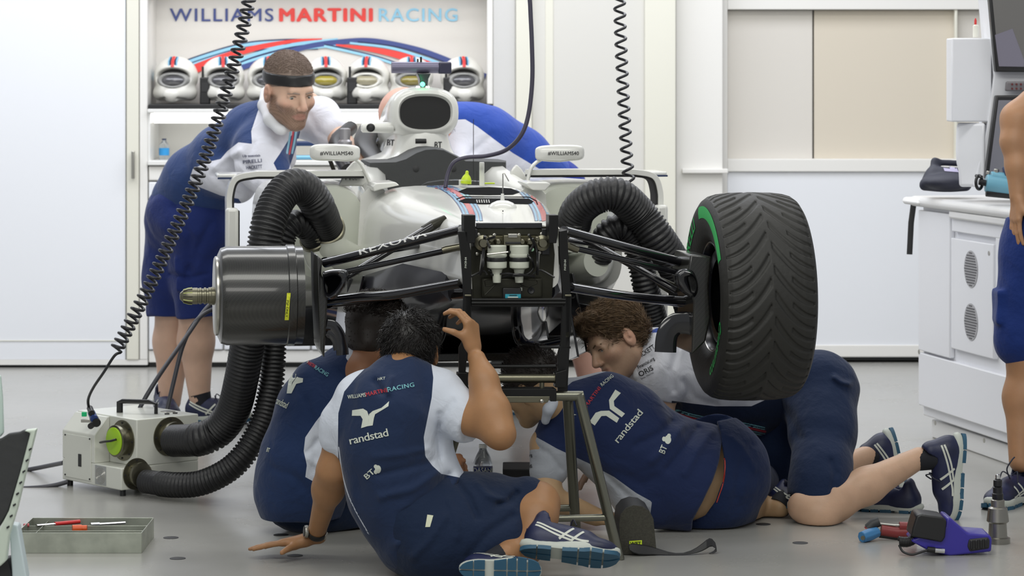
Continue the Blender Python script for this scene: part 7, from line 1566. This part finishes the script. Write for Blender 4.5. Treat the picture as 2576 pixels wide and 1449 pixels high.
    for fo, a, wd in (([(2100, 950), (2118, 962), (2136, 966)], .010, 6), ([(2090, 1160), (2100, 1190), (2095, 1230)], -.005, 7), ([(2010, 1100), (1990, 1050), (1960, 1010)], -.004, 9)): s.fold(fo, a, wd)
    sdf_obj('shorts', Wrap(s, .0018, 1, 6), .006, short_mat('shorts_navy_c', (.010, .022, .062)), t)
    sh1, w = make_shoe(t, P(2418, 1205, 9.70), (-.10, -.03, -1), (-1, -.12, .10), 1.04, side=1); sock(t, P(2300, 1157, 9.70), w(-.062, 0, .065), .038, .036)
    sh2, w = make_shoe(t, P(2268, 1176, 10.32), (.22, -.03, -1), (-1, -.12, -.20), 1.0, side=1); sock(t, P(2178, 1149, 10.3), w(-.062, 0, .065), .038, .036)
person_kneeling()
def person_leaning():
    t = thing('person', 'bearded mechanic with black headband leaning over the car from the left', 'person', (P(470, 1040, 12.5).x, 12.5, 0)); YB = 12.2
    SK = skin_mat('skin_warm', (.50, .26, .14)); b = SDF(); k = 1.30
    hd = Head(P(728, 228, 11.75), (.52, -.80, -.26), (.06, -.18, .98), 1.22); neck = P(694, 318, 11.9); hd.build(b, neck, .056, face=True)
    b.chain([neck, P(645, 370, 12.03), P(565, 430, 12.15), P(475, 510, 12.3)], [.06, .09, .09, .09], k=.04)
    s1, e1, w1 = P(645, 390, 11.88), P(720, 500, 11.7), P(770, 470, 11.6); b.chain([s1, e1, w1], [.05, .05, .036], k=.03); s2, e2, w2 = P(770, 270, 12.1), P(850, 345, 12.0), P(905, 400, 11.6); b.cone(neck, s2, .07, .06, k=.04); b.chain([s2, e2, w2], [.06, .048, .032], k=.03); hand(b, w2, (.6, -.3, -.5), (0, 0, -1), (-1, 0, 0)); hand(b, w1, (.9, -.3, -.1), (0, 0, -1), (0, 1, 0))
    b.chain([P(455, 560, 12.4), P(440, 740, 12.45), P(434, 860, 12.5), P(428, 1010, 12.5)], [.13, .085, .078, .046], k=.04); b.chain([P(500, 560, 12.2), P(495, 740, 12.3), P(493, 860, 12.35), P(502, 1000, 12.35)], [.12, .08, .073, .045], k=.04)
    sdf_obj('body', b, .0045, skin_layers('skin_bearded', (.64, .42, .31), [('flush', (.62, .26, .20)), ('beard', (.13, .08, .055)), ('lips', (.42, .14, .13))]), t, face_attrs(hd, .9)); hd.eyes(t, (.2, 1, -.35), (.06, .04, .03)); lashes(hd, t)
    M_h = mat('hair_mid_brown', (.27, .20, .16), .55); h = SDF(); h.pts = [(tuple(hd.c), .2)]; h.add(hd.ell((0, -.016, .046), (.078, .099, .084)), .02).sub(hd.ell((0, .10, -.045), (.12, .10, .09)), .01); h.inter(plane(hd.w(0, -.08, -.05), hd.d(0, .3, -1)), .01)
    ho = sdf_obj('hair', h, .006, M_h, t); strands(ho, None, 8500, .012, hd.d(0, .8, .4), .0009, 15, jit=.15, lift=.7, where=lambda p: ((p-_v(hd.w(0, 0, .068)))@_v(hd.d(0, -.12, 1))) > 0)
    hb_ = SDF(); hb_.pts = [(tuple(hd.c), .2)]; hb_.add(hd.ell((0, -.014, .044), (.0825, .1045, .092)), .0); hb_.inter(plane(hd.w(0, 0, .064), hd.d(0, -.12, 1)), .002); hb_.inter(plane(hd.w(0, 0, .026), hd.d(0, .12, -1)), .002); sdf_obj('headband', hb_, .005, M_black, t)
    bm = B()
    for e in (-1, 1): add_tube(bm, [hd.w(e*.012, .0925, .014), hd.w(e*.030, .0915, .018), hd.w(e*.049, .077, .013)], [.003, .004, .002], 8)
    finish('eyebrow', bm, M_h, t)
    s = SDF(); s.chain([P(690, 300, 11.95), P(640, 345, 12.02), P(570, 400, 12.12), P(500, 455, 12.22), P(468, 500, 12.28)], [.10, .135, .142, .142, .142], k=.05); s.cone(P(560, 430, 12.1), P(520, 500, 12.2), .10, .10, k=.06)
    s.chain([P(650, 372, 11.86), P(660, 415, 11.8), P(682, 448, 11.75)], [.105, .098, .088], k=.05); s.chain([P(740, 300, 12.05), P(800, 300, 12.08), P(832, 335, 12.02)], [.075, .085, .075], k=.05); s.cone(P(690, 330, 11.9), P(715, 400, 11.95), .08, .05, k=.06)
    s.cone(P(478, 470, 12.25), P(440, 500, 12.3), .10, .08, k=.05); s.cone(P(560, 440, 12.0), P(600, 470, 12.0), .09, .07, k=.05)
    for fo, a, wd in (([(600, 400), (640, 440), (700, 460)], -.006, 7), ([(540, 440), (570, 470), (600, 490)], -.006, 7), ([(600, 380), (565, 400), (540, 420)], .006, 8), ([(780, 290), (800, 330), (830, 350)], -.004, 7), ([(640, 360), (620, 400), (640, 450)], -.005, 7)): s.fold(fo, a, wd)
    pan = inpoly([(660, 228), (652, 270), (632, 330), (634, 362), (600, 358), (572, 380), (555, 400), (520, 408), (485, 425), (477, 450), (500, 470), (555, 492), (600, 500), (640, 560), (300, 560), (300, 400), (560, 200)]); pan2 = inpoly([(737, 395), (725, 430), (705, 445), (688, 410), (705, 385), (730, 345), (750, 320), (757, 322), (748, 360)])
    so = sdf_obj('polo_shirt', Wrap(s, .002, 1, 31), .007, region_mat('shirt_leaning_man', [('navy', (.018, .045, .15)), ('navy_b', (.018, .045, .15)), ('lb', (.28, .55, .7)), ('rd', (.6, .05, .07))], (.66, .67, .74)), t, {'navy': pan, 'navy_b': pan2, 'lb': maxf(stroke_mask([(733, 316), (728, 350), (722, 385)], 5), stroke_mask([(747, 314), (742, 350), (735, 385)], 5)), 'rd': stroke_mask([(740, 315), (735, 350), (728, 388)], 4.5)})
    col = SDF(); col.chain([P(668, 232, 11.98), P(666, 265, 11.86), P(680, 300, 11.75), P(700, 325, 11.72)], [.022, .026, .026, .02], k=.02); col.cone(P(712, 328, 11.72), P(745, 300, 11.8), .018, .02, k=.02); sdf_obj('collar', col, .006, mat('collar_white2', (.66, .67, .70), .8), t)
    bv = bvh_of(so)
    for tx, a, c_, h_ in (('Lily essentials', (611, 395), (655, 394), 6), ('PIRELLI', (612, 412), (659, 408), 9), ('HACKETT', (620, 426), (660, 423), 9)): decal('lettering', bv, text_shape(tx, a, c_, h_, .02), mat('slate_lettering', (.12, .13, .2), .6), so, maxlen=8)
    s = SDF(); s.ell(P(468, 535, 12.3), (.165, .19, .16), k=.03); s.chain([P(455, 560, 12.4), P(440, 680, 12.44), P(428, 775, 12.46)], [.155, .125, .108], k=.06); s.chain([P(505, 560, 12.22), P(505, 680, 12.28), P(500, 785, 12.3)], [.15, .12, .098], k=.05); s.inter(plane(P(470, 798, 12.3), (.06, 0, -1)), .003)
    s.add(rbox(P(478, 690, 12.18), (.06, .03, .075), .01), .004)
    for fo, a, wd in (([(440, 520), (480, 600), (470, 700)], -.006, 8), ([(530, 560), (500, 620), (480, 680)], -.006, 8), ([(430, 690), (470, 700), (520, 690)], -.005, 5)): s.fold(fo, a, wd)
    sdf_obj('shorts', Wrap(s, .003, 1, 9), .007, short_mat('shorts_navy_bright', (.012, .025, .13)), t)
    for c, f_, an, sd in ((FP(430, 1040), (.25, -.95, 0), P(428, 1012, 12.5), 0), (FP(545, 1062), (.95, -.28, 0), P(502, 1002, 12.35), -1)):
        c = Vector((c.x, an.y-.02, 0)); 
        if sd: c = Vector((P(548, 0, 12.35).x, 12.33, 0))
        o, w = make_shoe(t, c, f_, (0, 0, 1), 1.06, side=sd); sock(t, an+Vector((0, 0, .02)), w(-.062, 0, .06), .048, .040)
person_leaning()
def person_behind():
    t = thing('person', 'mechanic in royal blue and white bent over the far side of the engine cover', 'person', (P(1440, 1040, 12.6).x, 12.6, 0))
    SK = skin_mat('skin_pink', (.62, .36, .28)); b = SDF(); hd = Head(P(1025, 300, 12.0), (-.5, -.3, -.8), (-.8, 0, .5), 1.1); neck = P(1060, 300, 12.1); hd.build(b, neck, .055, face=False)
    b.chain([neck, P(1180, 350, 12.3), P(1290, 400, 12.4), P(1370, 470, 12.45)], [.07, .12, .12, .12], k=.05); b.chain([P(1390, 470, 12.5), P(1450, 700, 12.5), P(1470, 850, 12.6), P(1495, 1000, 12.6)], [.12, .09, .075, .05], k=.04); b.chain([P(1340, 480, 12.4), P(1340, 730, 12.6), P(1325, 880, 12.6), P(1310, 1035, 12.75)], [.12, .085, .07, .05], k=.04)
    b.chain([P(1120, 330, 12.2), P(1080, 450, 12.1)], [.06, .05], k=.03); sdf_obj('body', b, .007, SK, t)
    s = SDF(); s.chain([P(1130, 330, 12.25), P(1210, 360, 12.3), P(1300, 410, 12.4), P(1380, 455, 12.45)], [.12, .15, .14, .115], k=.08); s.cone(P(1150, 310, 12.2), P(1190, 320, 12.25), .08, .09, k=.05); s.cone(P(1150, 380, 12.2), P(1160, 430, 12.1), .1, .08, k=.05)
    for fo, a, wd in (([(1180, 390), (1240, 340), (1270, 380)], -.005, 7), ([(1230, 420), (1300, 430), (1350, 450)], -.004, 7)): s.fold(fo, a, wd)
    pan = inpoly([(1100, 318), (1138, 302), (1170, 300), (1200, 318), (1240, 348), (1290, 385), (1340, 415), (1362, 428), (1372, 470), (1500, 500), (1500, 200), (1100, 200)])
    so = sdf_obj('polo_shirt', Wrap(s, .002, 1, 41), .007, region_mat('shirt_behind_man', [('blue', (.02, .065, .36))], (.70, .71, .80)), t, {'blue': pan}); bv = bvh_of(so); decal('lettering', bv, text_shape('HACKETT', (1112, 346), (1148, 330), 7, .01), mat('pale_lettering', (.35, .36, .4), .6), so, maxlen=8)
    s = SDF(); s.ell(P(1378, 478, 12.48), (.13, .16, .13), k=.03); s.chain([P(1395, 480, 12.5), P(1440, 640, 12.52), P(1462, 745, 12.55)], [.14, .115, .10], k=.05); s.chain([P(1340, 480, 12.45), P(1340, 720, 12.6)], [.14, .1], k=.05); s.inter(plane(P(1462, 785, 12.5), (.0, 0, -1)), .003); sdf_obj('shorts', Wrap(s, .003, 1, 7), .008, short_mat('shorts_royal', (.015, .035, .26)), t)
    for c, f_ in ((P(1500, 1045, 12.6), (.3, -.95, 0)), (P(1300, 1050, 12.65), (-.9, -.4, 0))): o, w = make_shoe(t, (c.x, c.y, 0), f_, (0, 0, 1), 1.05, side=0, main=M_shoeblue)
person_behind()
def person_right():
    t = thing('person', 'standing mechanic cut off by the right border, hand on hip', 'person', (P(2560, 1260, 10.05).x, 10.05, 0)); Y0 = 10.1
    SK = skin_mat('skin_tan_b', (.44, .235, .125)); b = SDF(); neck = P(2680, 215, Y0); hd = Head(P(2690, 130, Y0), (.1, .99, 0), (0, 0, 1), 1.05); hd.build(b, neck, .058, face=False)
    b.chain([neck, P(2680, 320, Y0), P(2660, 450, Y0), P(2640, 560, Y0)], [.06, .09, .09, .09], k=.04); b.chain([P(2735, 262, Y0), P(2790, 380, Y0), P(2770, 520, Y0-.1)], [.055, .046, .030], k=.03); hand(b, P(2768, 525, Y0-.11), (-.05, -.2, -1), (-1, 0, 0), (0, -1, 0)); sh, el, wr = P(2600, 265, Y0), P(2553, 375, Y0-.05), P(2561, 492, Y0-.08); sh2 = P(2568, 290, Y0-.02)
    b.chain([sh, P(2562, 300, Y0-.02), P(2553, 355, Y0-.04)], [.06, .058, .050], k=.03); b.chain([P(2553, 355, Y0-.04), P(2562, 420, Y0-.06), wr], [.048, .044, .030], k=.02); hand(b, wr, (-.12, -.1, -1), (1, .3, 0), (0, -1, 0), curl=(.15, .15, .2, .2), k=.95, spread=.05)
    b.chain([P(2600, 600, Y0), P(2585, 900, Y0), P(2572, 1000, Y0), P(2567, 1160, Y0-.05)], [.1, .066, .062, .04], k=.04); b.chain([P(2700, 600, Y0), P(2720, 900, Y0), P(2730, 1180, Y0)], [.1, .066, .04], k=.04); sdf_obj('body', b, .005, SK, t)
    h = SDF(); h.pts = [(tuple(hd.c), .16)]; h.add(hd.ell((0, -.016, .042), (.080, .103, .090)), .02).sub(hd.ell((0, .10, -.05), (.12, .10, .085)), .012); sdf_obj('hair', h, .007, MATS['hair_dark_brown'], t)
    s = SDF(); s.chain([P(2680, 260, Y0), P(2675, 350, Y0), P(2650, 450, Y0), P(2645, 530, Y0)], [.12, .16, .125, .14], k=.06); s.chain([P(2640, 280, Y0), P(2612, 315, Y0)], [.08, .07], k=.04); s.chain([P(2720, 272, Y0), P(2762, 330, Y0)], [.08, .066], k=.04); s.inter(plane(P(0, 528, Y0), (0, 0, -1)), .003); so = sdf_obj('polo_shirt', Wrap(s, .002, 1, 51), .007, region_mat('shirt_right_man', [('navy', (.012, .035, .14))], (.66, .67, .74)), t, {'navy': inpoly([(2562, 530), (2566, 480), (2580, 430), (2800, 400), (2800, 560)])})
    s = SDF(); s.chain([P(2640, 560, Y0), P(2640, 640, Y0)], [.14, .15], k=.05); s.chain([P(2605, 620, Y0), P(2575, 850, Y0)], [.125, .105], k=.05); s.chain([P(2690, 620, Y0), P(2715, 850, Y0)], [.125, .11], k=.05); s.inter(plane(P(0, 915, Y0), (-.02, 0, -1)), .003); s.inter(plane(P(0, 548, Y0), (0, 0, 1)), .003); s.add(rbox(P(2515, 770, Y0-.01), (.02, .06, .06), .01), .01)
    sdf_obj('shorts', Wrap(s, .002, 1, 19), .007, short_mat('shorts_blue_bright', (.010, .030, .16)), t)
    bm = B(); add_lathe(bm, [(.137, -.018), (.14, -.017), (.14, .017), (.137, .018)], P(2645, 543, Y0), (0, 0, 1), 48, caps=False); bl_ = finish('belt', bm, mat('belt_dark', (.03, .035, .07), .5), t)
    c = P(2545, 1270, 0); o, w = make_shoe(t, (P(2540, 0, 9.98).x, 9.98, 0), (-.62, -.78, 0), (0, 0, 1), 1.05, side=0); o, w = make_shoe(t, (P(2720, 0, 10.1).x, 10.1, 0), (.2, -.98, 0), (0, 0, 1), 1.05, side=0)
    bm = B(); add_tube(bm, catmull([w(0, 0, 0)*0+P(2541, 1205, 9.93), P(2533, 1180, 9.92), P(2545, 1158, 9.92), P(2552, 1150, 9.93)], 6), .0025, 8); finish('lace_end', bm, M_lace, t)
person_right()
